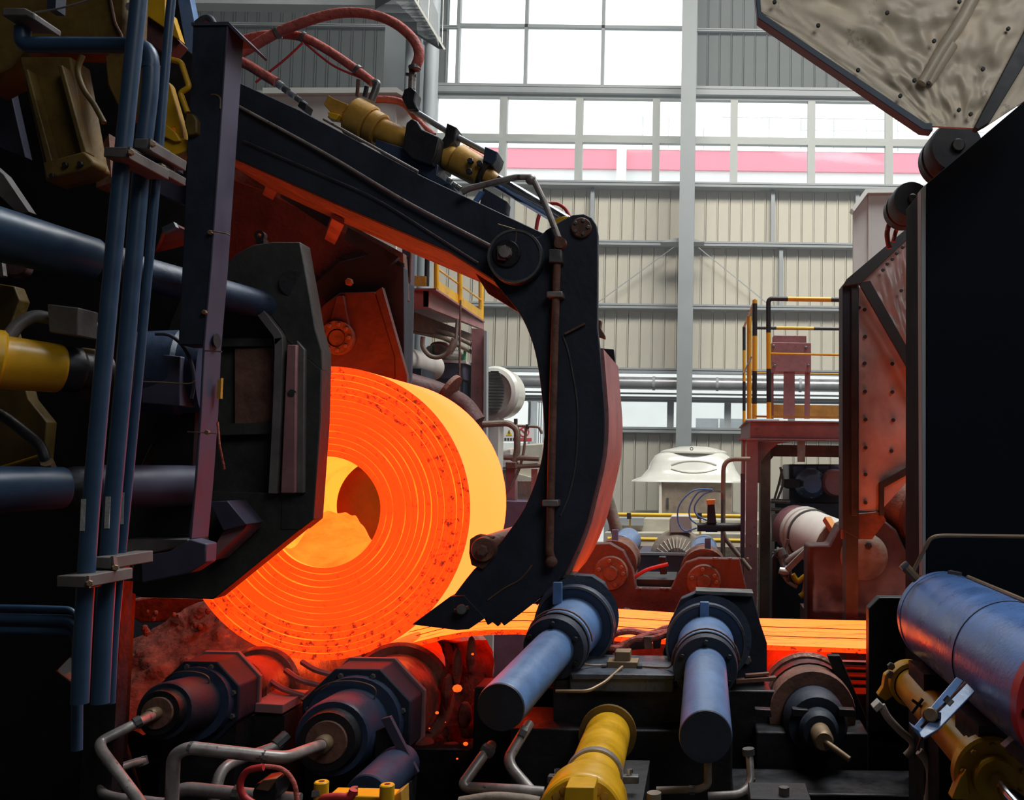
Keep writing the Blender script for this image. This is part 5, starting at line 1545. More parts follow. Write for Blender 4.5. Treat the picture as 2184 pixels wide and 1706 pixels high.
part(fb, 'web_rib', B().plate([(718, 632), (732, 630), (745, 700), (700, 700)], 7.18, .06), m_redpaint, .004)
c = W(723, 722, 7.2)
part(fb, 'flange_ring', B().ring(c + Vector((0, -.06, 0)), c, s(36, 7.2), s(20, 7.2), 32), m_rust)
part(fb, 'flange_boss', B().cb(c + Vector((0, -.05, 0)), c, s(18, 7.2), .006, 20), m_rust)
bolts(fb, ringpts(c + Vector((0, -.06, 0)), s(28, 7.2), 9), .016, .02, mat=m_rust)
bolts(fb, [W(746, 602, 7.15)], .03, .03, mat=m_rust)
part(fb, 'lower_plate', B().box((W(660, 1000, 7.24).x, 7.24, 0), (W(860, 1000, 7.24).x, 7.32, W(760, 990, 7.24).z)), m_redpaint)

# ================================================================ red roller blocks on the far side of the strip
YK = 7.6
rk = thing('roller_block', 'red lit twin roller saddle beyond the strip with two round bearing covers', 'block')
part(rk, 'saddle_plate', B().plate([(1228, 1330), (1233, 1186), (1258, 1160), (1300, 1158), (1330, 1175), (1350, 1215), (1357, 1254), (1430, 1256), (1445, 1225), (1462, 1200), (1490, 1190), (1578, 1191), (1600, 1290), (1600, 1330)], YK, .12), m_redpaint, .01)
for px, py in ((1303, 1222), (1501, 1240)):
    c = W(px, py, YK)
    part(rk, 'bearing_cover', B().lathe(c + Vector((0, -.05, 0)), (0, 1, 0), [(0, 0), (0, s(14, YK)), (.02, s(16, YK)), (.02, s(34, YK)), (.05, s(37, YK)), (.06, 0)], 36), m_rust)
    bolts(rk, ringpts(c + Vector((0, -.03, 0)), s(26, YK), 6, 30), .018, .02, mat=m_rust)
    part(rk, 'roller_drum', B().lathe(Vector((c.x, YK + .12, c.z + .05)), (0, 1, 0), [(0, 0), (0, s(52, YK)), (.05, s(52, YK)), (.06, s(46, YK)), (.5, s(46, YK)), (.52, s(50, YK)), (.6, s(50, YK)), (.62, 0)], 32), m_rust)
    part(rk, 'drive_tube', B().cb(Vector((c.x, YK + .74, c.z + .12)), Vector((c.x, YK + 1.7, c.z + .12)), .13), m_blue)
    part(rk, 'lifting_lug', B().plate([(px + 2, py - 92), (px + 15, py - 92), (px + 15, py - 62), (px + 2, py - 62)], YK + .3, .05), m_blue)
part(rk, 'dark_trough', B().box((W(1357, 1250, YK + .12).x, YK + .13, W(1400, 1262, YK).z), (W(1440, 1250, YK + .12).x, YK + .7, W(1400, 1236, YK + .13).z)), m_black)
part(rk, 'saddle_base', B().box((W(1228, 1330, YK).x, YK + .02, 0), (W(1600, 1330, YK).x, YK + 1.4, W(1400, 1300, YK).z)), m_rust)
part(rk, 'red_pipe', B().spx([(1352, 1232, YK + .05), (1380, 1215, YK + .05), (1425, 1203, YK + .05)], 4), m_redhose)
part(rk, 'pipe_block', B().plate([(1405, 1188), (1420, 1188), (1422, 1225), (1408, 1225)], YK + .2, .1), m_black, .004)
dd = B()
for i in range(46):
    x = random.uniform(1238, 1600)
    base = 1256 if 1357 < x < 1435 else (1300 if random.random() < .5 else 1192 if x > 1490 else 1300)
    p = W(x, base - 1, YK - random.uniform(0, .05))
    dd.v += lump(p, random.uniform(.008, .025), .02, random.uniform(.005, .012), i, 6, .6).v and []
    q = lump(p, random.uniform(.008, .025), .02, random.uniform(.005, .012), i, 6, .6)
    dd.add(q.v, q.f)
part(rk, 'scale_debris', dd, m_sootlight, stuff=True)
# ---------------------------------------------------------------- bearing stand on the far right of the strip
bs = thing('pinch_roll_stand', 'dark stand with a round brown bearing cover beyond the strip on the right', 'stand')
YT = 7.9
part(bs, 'stand_body', B().plate([(1722, 1162), (1768, 1162), (1790, 1120), (1830, 1100), (1880, 1104), (1912, 1130), (1935, 1180), (1990, 1200), (1990, 1330), (1722, 1330)], YT, .3), m_maroon, .02)
c = W(1842, 1186, YT)
part(bs, 'bearing_cover', B().lathe(c + Vector((0, -.08, 0)), (0, 1, 0), [(0, 0), (.0, s(30, YT)), (.015, s(42, YT)), (.05, s(50, YT)), (.09, s(50, YT))], 40), m_brown)
bolts(bs, [W(1820, 1173, YT - .08), W(1852, 1164, YT - .08)], .03, .015, mat=m_black)
part(bs, 'stand_foot', B().box((W(1722, 1330, YT).x, YT + .02, 0), (W(2000, 1330, YT).x, YT + .6, W(1800, 1310, YT).z)), m_maroon)
bt_ = thing('pinch_drive', 'large round drive behind the guard panels with a glowing orange rim', 'motor')
YU = 8.3
p0 = W(1905, 1060, YU)
ax = Vector((.62, -.72, -.32)).normalized()
part(bt_, 'flange_body', B().lathe(p0 - ax * .1, ax, [(0, 0), (0, .22), (.05, .29), (.12, .29), (.13, .25), (.4, .27), (.42, 0)], 36), m_rust)
part(bt_, 'orange_rim', B().ring(p0 + ax * .31, p0 + ax * .36, .285, .25, 36), m_redpaint)
part(bt_, 'top_pipe', B().tpx([(1885, 1050, YU), (1900, 1020, YU), (1935, 1018, YU), (1985, 1030, YU)], 11, 20), m_steel)
part(bt_, 'stand', B().box((W(1900, 1130, 8.5).x, 8.5, 0), (W(1960, 1130, 8.5).x, 8.7, W(1930, 1110, 8.5).z)), m_navy_dark)

# ================================================================ heat guard panels on the right
YGd = 7.3
hg = thing('heat_guard', 'tall studded heat guard panel with dark frame, tinted orange low down', 'panel')
def sheet(c00, c10, c11, c01, nu, nv, amp, f1, seed, th=(0, .02, 0), streak=0):
    A_, B_, C_, D_ = [W(*c) for c in (c00, c10, c11, c01)]
    def fn(u, v):
        p = A_ * (1 - u) * (1 - v) + B_ * u * (1 - v) + C_ * u * v + D_ * (1 - u) * v
        q = Vector((u * f1, v * f1, seed))
        k = noise.noise(q) + .45 * noise.noise(q * 2.3)
        if streak:
            k += .8 * noise.noise(Vector(((u * .8 + v * .3) * streak, v * 1.5, seed + 5)))
        e = min(u, v, 1 - u, 1 - v) * 8
        return p + Vector((0, -amp * k * min(e, 1), 0))
    return B().grid(fn, nu, nv, th)
part(hg, 'guard_sheet', sheet((1828, 612, YGd), (1972, 640, YGd), (1972, 985, YGd), (1828, 1015, YGd), 26, 50, .012, 4, 1), m_sheet_red, angle=70)
part(hg, 'guard_sheet', sheet((1828, 1015, YGd), (1972, 985, YGd), (1876, 1092, YGd), (1828, 1088, YGd), 14, 14, .006, 3, 2), m_sheet_red, angle=70)
bolts(hg, [W(x, y, YGd - .012) for x, y in ((1832, 656), (1844, 660), (1845, 718), (1844, 775), (1903, 776), (1845, 835), (1903, 836), (1846, 895), (1905, 896), (1846, 955), (1901, 962), (1846, 1012), (1962, 896), (1962, 940), (1846, 1072))], .016, .012, mat=m_strap, name='stud')
part(hg, 'frame_post', B().plate([(1797, 608), (1810, 592), (1832, 597), (1832, 1150), (1797, 1130)], YGd - .12, .2), m_navy_dark, .004)
part(hg, 'frame_edge', B().plate([(1816, 604), (1830, 604), (1829, 1100), (1817, 1100)], YGd - .15, .03), m_strap, .003)
part(hg, 'lower_frame', B().plate([(1876, 1030), (1968, 978), (1985, 968), (1985, 985), (1886, 1040), (1886, 1100), (1876, 1100)], YGd - .05, .1), m_strap, .003)
part(hg, 'frame_foot', B().plate([(1797, 1100), (1880, 1092), (1890, 1110), (1860, 1150), (1797, 1150)], YGd - .02, .1), m_rust)
part(hg, 'frame_leg', B().box((W(1800, 1150, YGd).x, 7.2, 0), (W(1826, 1150, YGd).x, 7.38, W(1810, 1100, YGd).z)), m_navy_dark)
wg = thing('wrinkled_guard', 'wrinkled pale pink guard sheet above a dark slanting strap', 'panel')
part(wg, 'wrinkled_sheet', sheet((1838, 602, YGd - .1), (1975, 470, YGd - .1), (1975, 700, YGd - .1), (1975, 845, YGd - .1), 44, 44, .026, 4.5, 7, streak=22), m_sheet_red, angle=70)
part(wg, 'slanting_strap', B().plate([(1832, 604), (1856, 598), (1985, 830), (1985, 872)], YGd - .2, .03), m_strap, .003)
part(wg, 'upper_strap', B().plate([(1797, 610), (1806, 595), (1975, 452), (1975, 472), (1836, 604)], YGd - .21, .04), m_strap, .003)
bolts(wg, [W(x, y, YGd - .16) for x, y in ((1955, 500), (1940, 515), (1925, 528), (1912, 541), (1903, 553), (1892, 563), (1883, 576), (1922, 620), (1958, 590), (1958, 684), (1943, 688))], .014, .012, mat=m_strap, name='stud')
# broad black mill post
mp = thing('mill_post', 'broad black mill post with a pale narrow edge, under the guide wheels', 'post')
part(mp, 'post_plate', B().plate([(1976, 392), (2184, 216), (2320, 110), (2320, 1500), (1976, 1500)], 4.85, .5), m_post, .004)
part(mp, 'edge_strip', B().plate([(1964, 404), (1976, 392), (1978, 1230), (1968, 1230)], 4.86, .08), m_girt, .002)
part(mp, 'post_foot', B().box((W(1980, 1500, 4.9).x, 4.9, 0), (W(2320, 1500, 4.9).x, 5.3, W(2100, 1490, 4.9).z)), m_navy_dark)
# guide wheels on the sloping top of the post
def wheel(lab, px, py, rp, Y):
    t = thing('guide_wheel', lab, 'wheel', 'dark guide wheels on the mill post')
    c = W(px, py, Y)
    r_ = s(rp, Y)
    part(t, 'wheel_drum', B().lathe(c, (0, 1, 0), [(0, 0), (0, r_ * .55), (.0, r_ * .92), (.03, r_ * .98), (.16, r_), (.17, r_ * .9), (.20, r_ * .9), (.21, r_), (.30, r_), (.32, 0)], 40), m_navy_dark)
    part(t, 'hub', B().cb(c + Vector((0, -.03, 0)), c + Vector((0, .0, 0)), r_ * .24, .006), m_black)
    part(t, 'rust_ring', B().ring(c + Vector((0, .172, 0)), c + Vector((0, .198, 0)), r_ * .93, r_ * .88, 36), m_rust)
    part(t, 'axle', B().cyl(c + Vector((0, .3, 0)), c + Vector((0.35, .35, -.1)), r_ * .3, n=14), m_black)
wheel('upper dark guide wheel just under the dented sheet corner', 2042, 312, 60, 5.25)
wheel('lower dark guide wheel beside the broad black post, hoses beneath', 1945, 425, 42, 5.6)
hose('pinkish hose hanging under the lower guide wheel', [(1918, 436, 5.7), (1912, 455, 5.8), (1898, 475, 6.0), (1892, 500, 6.0), (1897, 530, 6.0)], 6, m_hose, 'wheel_hose')
hose('second pinkish hose under the wheel, closer to the black post', [(1930, 440, 5.7), (1925, 470, 5.8), (1912, 490, 6.0), (1905, 515, 6.0)], 5, m_hose, 'wheel_hose')
# dented heat shield, top right
ds = thing('heat_shield', 'huge dented beige steel shield with a tubular rib at the top right', 'shield')
YD = 4.3
part(ds, 'shield_sheet', sheet((1612, -60, YD), (2300, -130, YD), (2092, 274, YD), (1975, 268, YD), 90, 60, .030, 6.5, 3), m_sheet, angle=75)
part(ds, 'shield_sheet', sheet((1612, -60, YD), (1975, 268, YD), (1640, 38, YD), (1618, 20, YD), 30, 12, .004, 4, 8), m_sheet, angle=75)
part(ds, 'edge_trim', B().plate([(1606, -60), (1618, -60), (1624, 28), (1974, 262), (1988, 262), (1990, 278), (1968, 276), (1616, 38)], YD - .02, .08), m_edge, .003)
part(ds, 'dark_strap', B().plate([(2240, -40), (2262, -40), (2262, 10), (2110, 262), (2086, 276), (2078, 272)], YD - .03, .05), m_strap, .003)
part(ds, 'outer_sheet', sheet((2256, 0, YD), (2330, -60, YD), (2330, 120, YD), (2098, 272, YD), 24, 24, .01, 4, 11), m_sheet, angle=75)
pa = [W(2090, -30, YD - .02), W(2050, 45, YD - .02), W(2005, 112, YD - .02), W(1966, 178, YD - .02)]
part(ds, 'tubular_rib', B().tube(pa, [s(14, YD), s(14, YD), s(13, YD), s(11, YD)], 0, 18), m_sheet)
pa = [W(2030, 95, YD - .01), W(2000, 145, YD - .01), W(1982, 178, YD - .01)]
part(ds, 'tubular_rib', B().tube(pa, [s(14, YD), s(12, YD), s(8, YD)], 0, 16), m_sheet)
bolts(ds, [W(x, y, YD - .03) for x, y in ((1652, 5), (1745, 55), (1892, 28), (1992, 88), (1950, 172), (1980, 178), (2096, 148), (2045, 235), (2150, 62), (2046, 4), (2070, 244), (1920, 205), (1830, 150))], .010, .010, mat=m_strap, name='stud')
part(ds, 'hanger_arm', B().box((W(1900, -60, YD).x, YD, W(1900, -50, YD).z), (W(2000, -60, YD).x, YD + .3, 16.0)), m_navy_dark)

# ================================================================ right foreground
tk = thing('blue_tank', 'large worn blue cylinder lying at the lower right before the black post', 'cylinder')
p = W(2003, 1312, 4.55)
rt = .215
def along(Y): return Vector((p.x, Y, p.z))
part(tk, 'tank_shell', B().lathe(along(2.86), (0, 1, 0), [(0, 0), (0, rt), (1.62, rt), (1.66, rt * .97), (1.69, rt * .90), (1.69, 0)], 56), m_tank)
part(tk, 'red_flange', B().ring(along(2.80), along(2.86), rt * 1.0, rt * .72, 56), m_redflange)
part(tk, 'flange_face', B().cb(along(2.83), along(2.86), rt * .78, .004, 40), m_redflange)
bolts(tk, ringpts(along(2.80), rt * .86, 16), .012, .015, mat=m_redflange)
part(tk, 'cable_band', B().ring(along(3.50), along(3.507), rt * 1.012, rt * .99, 56), m_black)
part(tk, 'end_band', B().ring(along(4.42), along(4.47), rt * 1.012, rt * .98, 56), m_tank)
part(tk, 'band_clip', B().beam(along(4.40) + Vector((.01, 0, rt * 1.02)), along(4.36) + Vector((.05, 0, rt * 1.0)), .03, .02), m_steel)
part(tk, 'side_bar', B().tube([along(4.3) + Vector((.07, 0, rt * .98)), along(3.0) + Vector((.07, 0, rt * .98))], .010, 0, 8), m_brass)
part(tk, 'tank_saddle', B().box((p.x - .18, 3.3, 0.30), (p.x + .18, 3.6, p.z - rt * .85)), m_black)
part(tk, 'tank_saddle', B().box((p.x - .18, 4.1, 0.30), (p.x + .18, 4.4, p.z - rt * .85)), m_black)
op = thing('tank_pipe', 'thin pipe bending over the top of the large blue cylinder', 'pipe')
part(op, 'pipe_run', B().tpx([(1946, 1222, 4.4), (1968, 1178, 4.4), (1985, 1146, 4.4), (2010, 1142, 4.4), (2300, 1146, 4.4)], 4.5, 16, 10), m_brass)
part(op, 'pipe_union', B().cyl(W(1925, 1203, 4.4), W(1955, 1235, 4.4), .022, n=10), m_brass)
part(op, 'valve_handle', B().cyl(W(1922, 1212, 4.38), W(1936, 1200, 4.38), .012, n=8), m_steel)
dp = thing('side_plate', 'black side plate with cut corners between the strip and the blue cylinder', 'plate')
part(dp, 'plate', B().plate([(1853, 1298), (1876, 1274), (1990, 1274), (1990, 1600), (1853, 1580)], 5.55, .10), m_black, .006)
part(dp, 'plate_foot', B().box((W(1853, 1580, 5.55).x, 5.55, 0), (W(1990, 1580, 5.55).x, 5.62, W(1900, 1560, 5.55).z)), m_black)
ya = thing('lower_cylinder', 'yellow hydraulic cylinder with a chrome rod beneath the blue tank', 'cylinder')
p0 = W(1933, 1448, 4.6)
p1 = W(2150, 1692, 3.12)
ax = (p1 - p0).normalized()
L = (p1 - p0).length
part(ya, 'rear_cap', B().lathe(p0, ax, [(0, 0), (0, .085), (.01, .098), (.12, .102), (.13, .086)], 36), m_yellow)
part(ya, 'barrel', B().lathe(p0 + ax * .13, ax, [(0, .080), (L - .45, .080)], 36), m_yellow)
part(ya, 'front_head', B().lathe(p0 + ax * (L - .34), ax, [(0, .08), (.005, .092), (.10, .096), (.12, .128), (.17, .130), (.18, .12), (.18, .075), (.22, .075), (.23, .068), (.23, 0)], 40), m_yellow)
part(ya, 'rod', B().cb(p0 + ax * (L - .12), p0 + ax * (L + .5), .030, .004), m_chrome)
part(ya, 'rear_lug', B().plate([(1888, 1440), (1900, 1432), (1912, 1480), (1890, 1496), (1872, 1484), (1884, 1466)], 4.55, .06), m_yellow, .006)
part(ya, 'front_lug', B().plate([(2048, 1660), (2062, 1640), (2070, 1706), (2030, 1706)], 3.25, .06), m_yellow, .006)
part(ya, 'port_block', B().plate([(2050, 1622), (2066, 1608), (2078, 1620), (2062, 1636)], 3.3, .05), m_rust, .004)
part(ya, 'drain_cock', B().beam(W(1945, 1492, 4.0), W(1972, 1512, 4.0), .012, .012), m_black)
part(ya, 'drain_cock', B().beam(W(1968, 1490, 4.0), W(1945, 1520, 4.0), .012, .012), m_black)
u = Vector((0, 0, 1)) - ax * ax.z
u.normalize()
sd_ = u.cross(ax)
c = p0 + ax * (L - .16)
bolts(ya, [c + (u * math.cos(R(q)) + sd_ * math.sin(R(q))) * .104 for q in range(0, 360, 40)], .011, .016, ax, m_yellow_dirty)
bolts(ya, [W(1900, 1420, 4.5), W(1898, 1438, 4.5)], .018, .02, mat=m_steel)
part(ya, 'cradle', B().box((p0.x - .02, 3.9, 0.3), (p0.x + .14, 4.2, W(1960, 1545, 4.1).z)), m_black)
bp_ = thing('blue_bracket', 'light blue bent sheet bracket across the yellow cylinder', 'bracket')
part(bp_, 'bracket_plate', B().prism([W(1948, 1550, 3.00), W(2040, 1443, 3.28), W(2055, 1452, 3.28), W(1966, 1566, 3.00)], (.0, .02, -.015)), m_blue, .003)
part(bp_, 'bracket_plate', B().prism([W(1966, 1576, 2.94), W(2002, 1555, 3.00), W(2080, 1474, 3.2), W(2062, 1456, 3.24), W(1960, 1562, 2.98)], (.0, .02, -.015)), m_blue, .003)
part(bp_, 'clamp_rod', B().tpx([(1964, 1552, 2.86), (1985, 1530, 2.86), (2025, 1492, 2.86), (2060, 1455, 2.86)], 3, 6, 8), m_rust)
part(bp_, 'clamp_cap', B().cb(W(1982, 1524, 2.88), W(1984, 1524, 2.82), .022, .004, 16), m_brass)
part(bp_, 'rod_nut', B().cyl(W(2018, 1500, 2.86), W(2028, 1489, 2.86), .014, n=8), m_chrome)
part(bp_, 'bracket_tab', B().beam(W(1990, 1525, 3.02), W(1985, 1530, 4.0), .05, .02), m_navy)
part(bp_, 'hook', B().tpx([(1968, 1572, 2.90), (1962, 1585, 2.90), (1958, 1600, 2.90)], 4, 0, 8), m_black)
part(bp_, 'end_plate', B().plate([(1945, 1548), (1960, 1558), (1968, 1578), (1950, 1562)], 2.94, .05), m_blue, .003)
wp = thing('white_hose', 'dirty white hose elbow curving down beside the rear of the yellow cylinder', 'hose')
part(wp, 'hose_run', B().spx([(1880, 1504, 4.3), (1894, 1530, 4.3), (1920, 1558, 4.3), (1944, 1580, 4.3), (1946, 1596, 4.3), (1932, 1612, 4.3)], 8, 14), m_offwhite)
part(wp, 'hose_cap', B().plate([(1862, 1510), (1876, 1496), (1886, 1506), (1870, 1520)], 4.26, .07), m_offwhite, .003)
wp = thing('white_hose', 'dirty white hose dropping straight down under the light blue bracket', 'hose')
part(wp, 'hose_run', B().spx([(1960, 1602, 4.1), (1976, 1622, 4.1), (1984, 1655, 4.1), (1978, 1720, 4.1), (1975, 1790, 4.1)], 9, 14), m_offwhite)
pk = thing('pink_flange_arm', 'faded pink bracket below the red tank flange', 'bracket')
part(pk, 'arm_plate', B().plate([(2142, 1596), (2184, 1560), (2260, 1540), (2260, 1700), (2184, 1636)], 2.95, .05), m_pinkpaint, .004)
# ================================================================ left foreground: coiler side frame
YS5 = 5.25
sf = thing('coiler_side_plate', 'dark side plate with rounded recess and lifting eye covering the left of the coil', 'plate')
outl = [(440, 600), (484, 562), (505, 540), (540, 522), (580, 516), (640, 516), (644, 540), (662, 640), (672, 700), (686, 748), (683, 900), (668, 1108), (455, 1278), (300, 1274), (240, 1240), (240, 1150), (440, 1150)]
part(sf, 'upper_plate', B().plate([(440, 610), (484, 562), (505, 540), (540, 522), (580, 516), (640, 516), (644, 540), (662, 640), (672, 700), (686, 748), (686, 790), (612, 728), (604, 708), (570, 664), (556, 658), (545, 640), (500, 600)], YS5, .14), m_sooty, .006)
part(sf, 'right_rib', B().plate([(612, 728), (686, 788), (683, 900), (668, 1108), (640, 1130), (598, 1130), (600, 1050)], YS5, .14), m_sooty, .006)
part(sf, 'lower_plate', B().plate([(668, 1106), (455, 1278), (300, 1274), (235, 1240), (230, 1040), (600, 1052), (640, 1052), (672, 1040)], YS5 + .005, .13), m_sooty, .006)
part(sf, 'recess_back', B().plate([(400, 600), (500, 600), (612, 700), (612, 1060), (360, 1060), (360, 700)], YS5 + .12, .04), m_sooty)
# raised worn rim following the recess edge
rim = [(480, 618), (520, 618), (548, 630), (562, 645), (568, 660), (590, 690), (606, 712), (611, 735), (608, 850), (603, 960), (598, 1052)]
P_ = [W(x, y, YS5) for x, y in subdiv(rim, 4)]
b = B()
vs, fs = [], []
for i, p in enumerate(P_):
    d_ = (P_[min(i + 1, len(P_) - 1)] - P_[max(i - 1, 0)]).normalized()
    n_ = Vector((0, -1, 0)).cross(d_)
    hw = .045 if i > 12 else .02
    for (o_, y_) in ((0, -.05), (hw, -.05), (hw, .02), (0, .02)):
        vs.append(p - n_ * o_ + Vector((0, y_, 0)))
for i in range(len(P_) - 1):
    for k in range(4):
        j = (k + 1) % 4
        fs.append((i * 4 + k, i * 4 + j, i * 4 + 4 + j, i * 4 + 4 + k))
fs += [(3, 2, 1, 0), tuple(len(vs) - 4 + k for k in range(4))]
b.add(vs, fs)
part(sf, 'recess_rim', b, m_sootlight, .004, angle=40)
part(sf, 'wear_bar', B().plate([(612, 735), (632, 735), (628, 1052), (598, 1052)], YS5 - .06, .07), m_pinkpaint, .006)
part(sf, 'wear_bar', B().plate([(632, 725), (650, 745), (647, 1052), (628, 1052)], YS5 - .03, .05), m_sootlight, .006)
part(sf, 'slot', B().cb(W(623, 838, YS5 - .065), W(623, 838, YS5 - .058), s(8, YS5), .001, 20), m_black)
part(sf, 'round_hole', B().cb(W(626, 604, YS5 - .004), W(626, 604, YS5 + .01), s(29, YS5), .001, 30), m_black)
part(sf, 'cross_bar', B().plate([(440, 722), (600, 720), (600, 738), (440, 740)], YS5 + .06, .06), m_sooty, .004)
part(sf, 'inner_panel', B().plate([(500, 742), (598, 740), (590, 900), (500, 905)], YS5 + .08, .04), m_rust, .004)
part(sf, 'lower_bar', B().plate([(440, 905), (598, 900), (596, 925), (440, 930)], YS5 + .06, .06), m_sooty, .004)
part(sf, 'clamp_arm', B().plate([(484, 612), (520, 618), (556, 634), (562, 648), (548, 668), (520, 660), (484, 650)], YS5 - .04, .10), m_sootlight, .012)
c = W(553, 502, YS5 + .05)
part(sf, 'lifting_eye', B().ring(c, c + Vector((0, .04, 0)), s(11, YS5), s(5, YS5), 20), m_black)
part(sf, 'eye_stem', B().plate([(545, 508), (562, 508), (562, 518), (545, 518)], YS5 + .03, .06), m_black)
part(sf, 'angle_bracket', B().prism([W(446, 1070, 5.0), W(485, 1068, 5.0), W(526, 1118, 5.0), W(476, 1132, 5.0)], (0, .20, 0)), m_postblue, .004)
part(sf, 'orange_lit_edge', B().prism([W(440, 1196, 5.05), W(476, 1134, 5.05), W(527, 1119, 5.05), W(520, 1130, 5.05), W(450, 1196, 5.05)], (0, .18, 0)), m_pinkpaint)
part(sf, 'foot', B().box((W(232, 1270, YS5).x, YS5 + .02, 0), (W(262, 1270, YS5).x, YS5 + .12, W(350, 1260, YS5).z)), m_black)

# ---------------------------------------------------------------- upright mill post on the left
YO_ = 4.45
po = thing('side_post', 'tall dark blue post with a lighter blue flange, turning pink near its foot', 'post')
part(po, 'web_plate', B().plate([(412, 52), (487, 50), (470, 300), (452, 560), (437, 735), (380, 735), (392, 500), (400, 300)], YO_ + .0, .14), m_navy_dark, .004)
E0 = [(487, 50), (470, 300), (452, 560), (437, 735), (430, 880), (420, 1020), (408, 1150)]
part(po, 'side_flange', B().plate(E0 + [(x - 5, y) for x, y in reversed(E0)], YO_ - .004, .155), m_postblue, .003)  # lit side of the post: lighter than the web by colour
part(po, 'top_cap', B().plate([(408, 48), (487, 46), (518, 78), (514, 82), (486, 53), (408, 54)], YO_ - .01, .26), m_postblue)
part(po, 'lower_arm', B().plate([(300, 1186), (360, 1176), (405, 1150), (440, 1160), (438, 1200), (404, 1222), (302, 1244)], YO_ - .01, .1), m_postblue, .006)
part(po, 'rear_strut', B().plate([(330, 380), (350, 376), (442, 410), (442, 448), (400, 440), (330, 410)], YO_ + .12, .1), m_postblue, .004)
c = W(440, 722, YO_ + .075)
c = W(437, 722, YO_) + Vector((.012, .08, 0))
b = B().lathe(c, (1, 0, .07), [(0, 0), (0, s(16, YO_)), (.006, s(16, YO_)), (.006, 0)], 20)
for v in b.v:
    v.z = c.z + (v.z - c.z) * 1.0
part(po, 'slot_hole', b, m_black)
part(po, 'weld_line', B().beam(W(437, 748, YO_ - .002), W(473, 750, YO_ - .002), .006, .006), m_rust)
bolts(po, [W(443, 922, YO_ - .004), W(449, 496, YO_ - .01), W(437, 666, YO_ - .01)], .012, .012, mat=m_brass)
part(po, 'conduit', B().tpx([(410, 202, YO_ + .02), (462, 202, YO_), (471, 210, YO_), (470, 232, YO_)], 2.2, 6, 8), m_brass)
part(po, 'tag_line', B().tpx([(452, 493, YO_ - .02), (484, 498, YO_ - .02), (490, 502, YO_ - .01)], 1.4, 4, 6), m_rust)
part(po, 'orange_cable', B().tpx([(464, 900, YO_ + .03), (468, 950, YO_ + .03), (478, 1000, YO_ + .1)], 2.6, 6, 8), m_hose)
part(po, 'cable_line', B().tpx([(400, 921, YO_ - .01), (462, 924, YO_ - .01)], 1.2, 0, 6), m_rust)
part(po, 'post_foot', B().box((W(196, 1240, YO_).x, YO_ + .0, 0), (W(262, 1240, YO_).x, YO_ + .08, W(240, 1236, YO_).z)), m_black)
part(po, 'foot_link', B().plate([(196, 1196), (302, 1190), (302, 1240), (196, 1236)], YO_ + .01, .07), m_black)
part(po, 'yellow_tag', B().plate([(464, 810), (472, 806), (470, 850), (462, 850)], YO_ + .1, .02), m_yellow_dirty)

# ---------------------------------------------------------------- added dark backing that keeps the view behind the left machines in shade
mh = thing('mill_dark_backing', 'added dark backing wall with mill plates behind the blue and yellow machinery', 'housing')
part(mh, 'shade_backing_wall', B().plate([(-260, -260), (340, -260), (404, 52), (440, 300), (470, 620), (440, 1250), (270, 1275), (118, 1430), (250, 1530), (330, 1800), (-260, 1800)], 5.55, .03), m_black, .01)
part(mh, 'blue_top_plate', B().plate([(372, -40), (398, -40), (416, 52), (418, 70), (416, 122), (396, 105)], 4.9, .06), m_blue, .004)
part(mh, 'curved_lip', B().spx([(420, 52, 4.9), (436, 40, 4.9), (448, 40, 4.9), (456, 52, 4.9)], 8, 12), m_navy_dark)
part(mh, 'pale_side_plate', B().plate([(-60, 140), (18, 172), (30, 230), (54, 336), (-60, 290)], 5.2, .06), m_postblue, .004)
part(mh, 'dull_brace', B().plate([(-40, 330), (8, 372), (62, 452), (40, 458), (-40, 380)], 4.9, .06), m_sootlight, .004)
part(mh, 'lit_gusset', B().hexa([W(348, 492, 4.95), W(374, 480, 4.95), W(438, 512, 5.15), W(330, 540, 5.45), W(348, 488, 4.95), W(374, 476, 4.95), W(438, 508, 5.15), W(330, 536, 5.45)]), m_pinkpaint)  # navy gusset coloured pink to show the coil glow on it
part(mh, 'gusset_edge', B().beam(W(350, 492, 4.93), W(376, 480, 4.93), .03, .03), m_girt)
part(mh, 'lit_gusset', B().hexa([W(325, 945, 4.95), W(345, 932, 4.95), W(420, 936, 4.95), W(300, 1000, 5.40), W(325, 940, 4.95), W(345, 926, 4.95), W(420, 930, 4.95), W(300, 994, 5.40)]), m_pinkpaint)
part(mh, 'gusset_edge', B().prism([W(315, 944, 4.93), W(340, 925, 4.93), W(416, 930, 4.93), W(412, 936, 4.93), W(346, 934, 4.93), W(324, 950, 4.93)], (0, .04, 0)), m_postblue)
part(mh, 'brown_prop', B().plate([(205, 330), (232, 285), (238, 390), (205, 400)], 5.0, .1), m_rust)
part(mh, 'inner_floor_plate', B().plate([(262, 1150), (400, 1150), (404, 1160), (330, 1178), (262, 1178)], 4.8, .2), m_sootlight, .004)

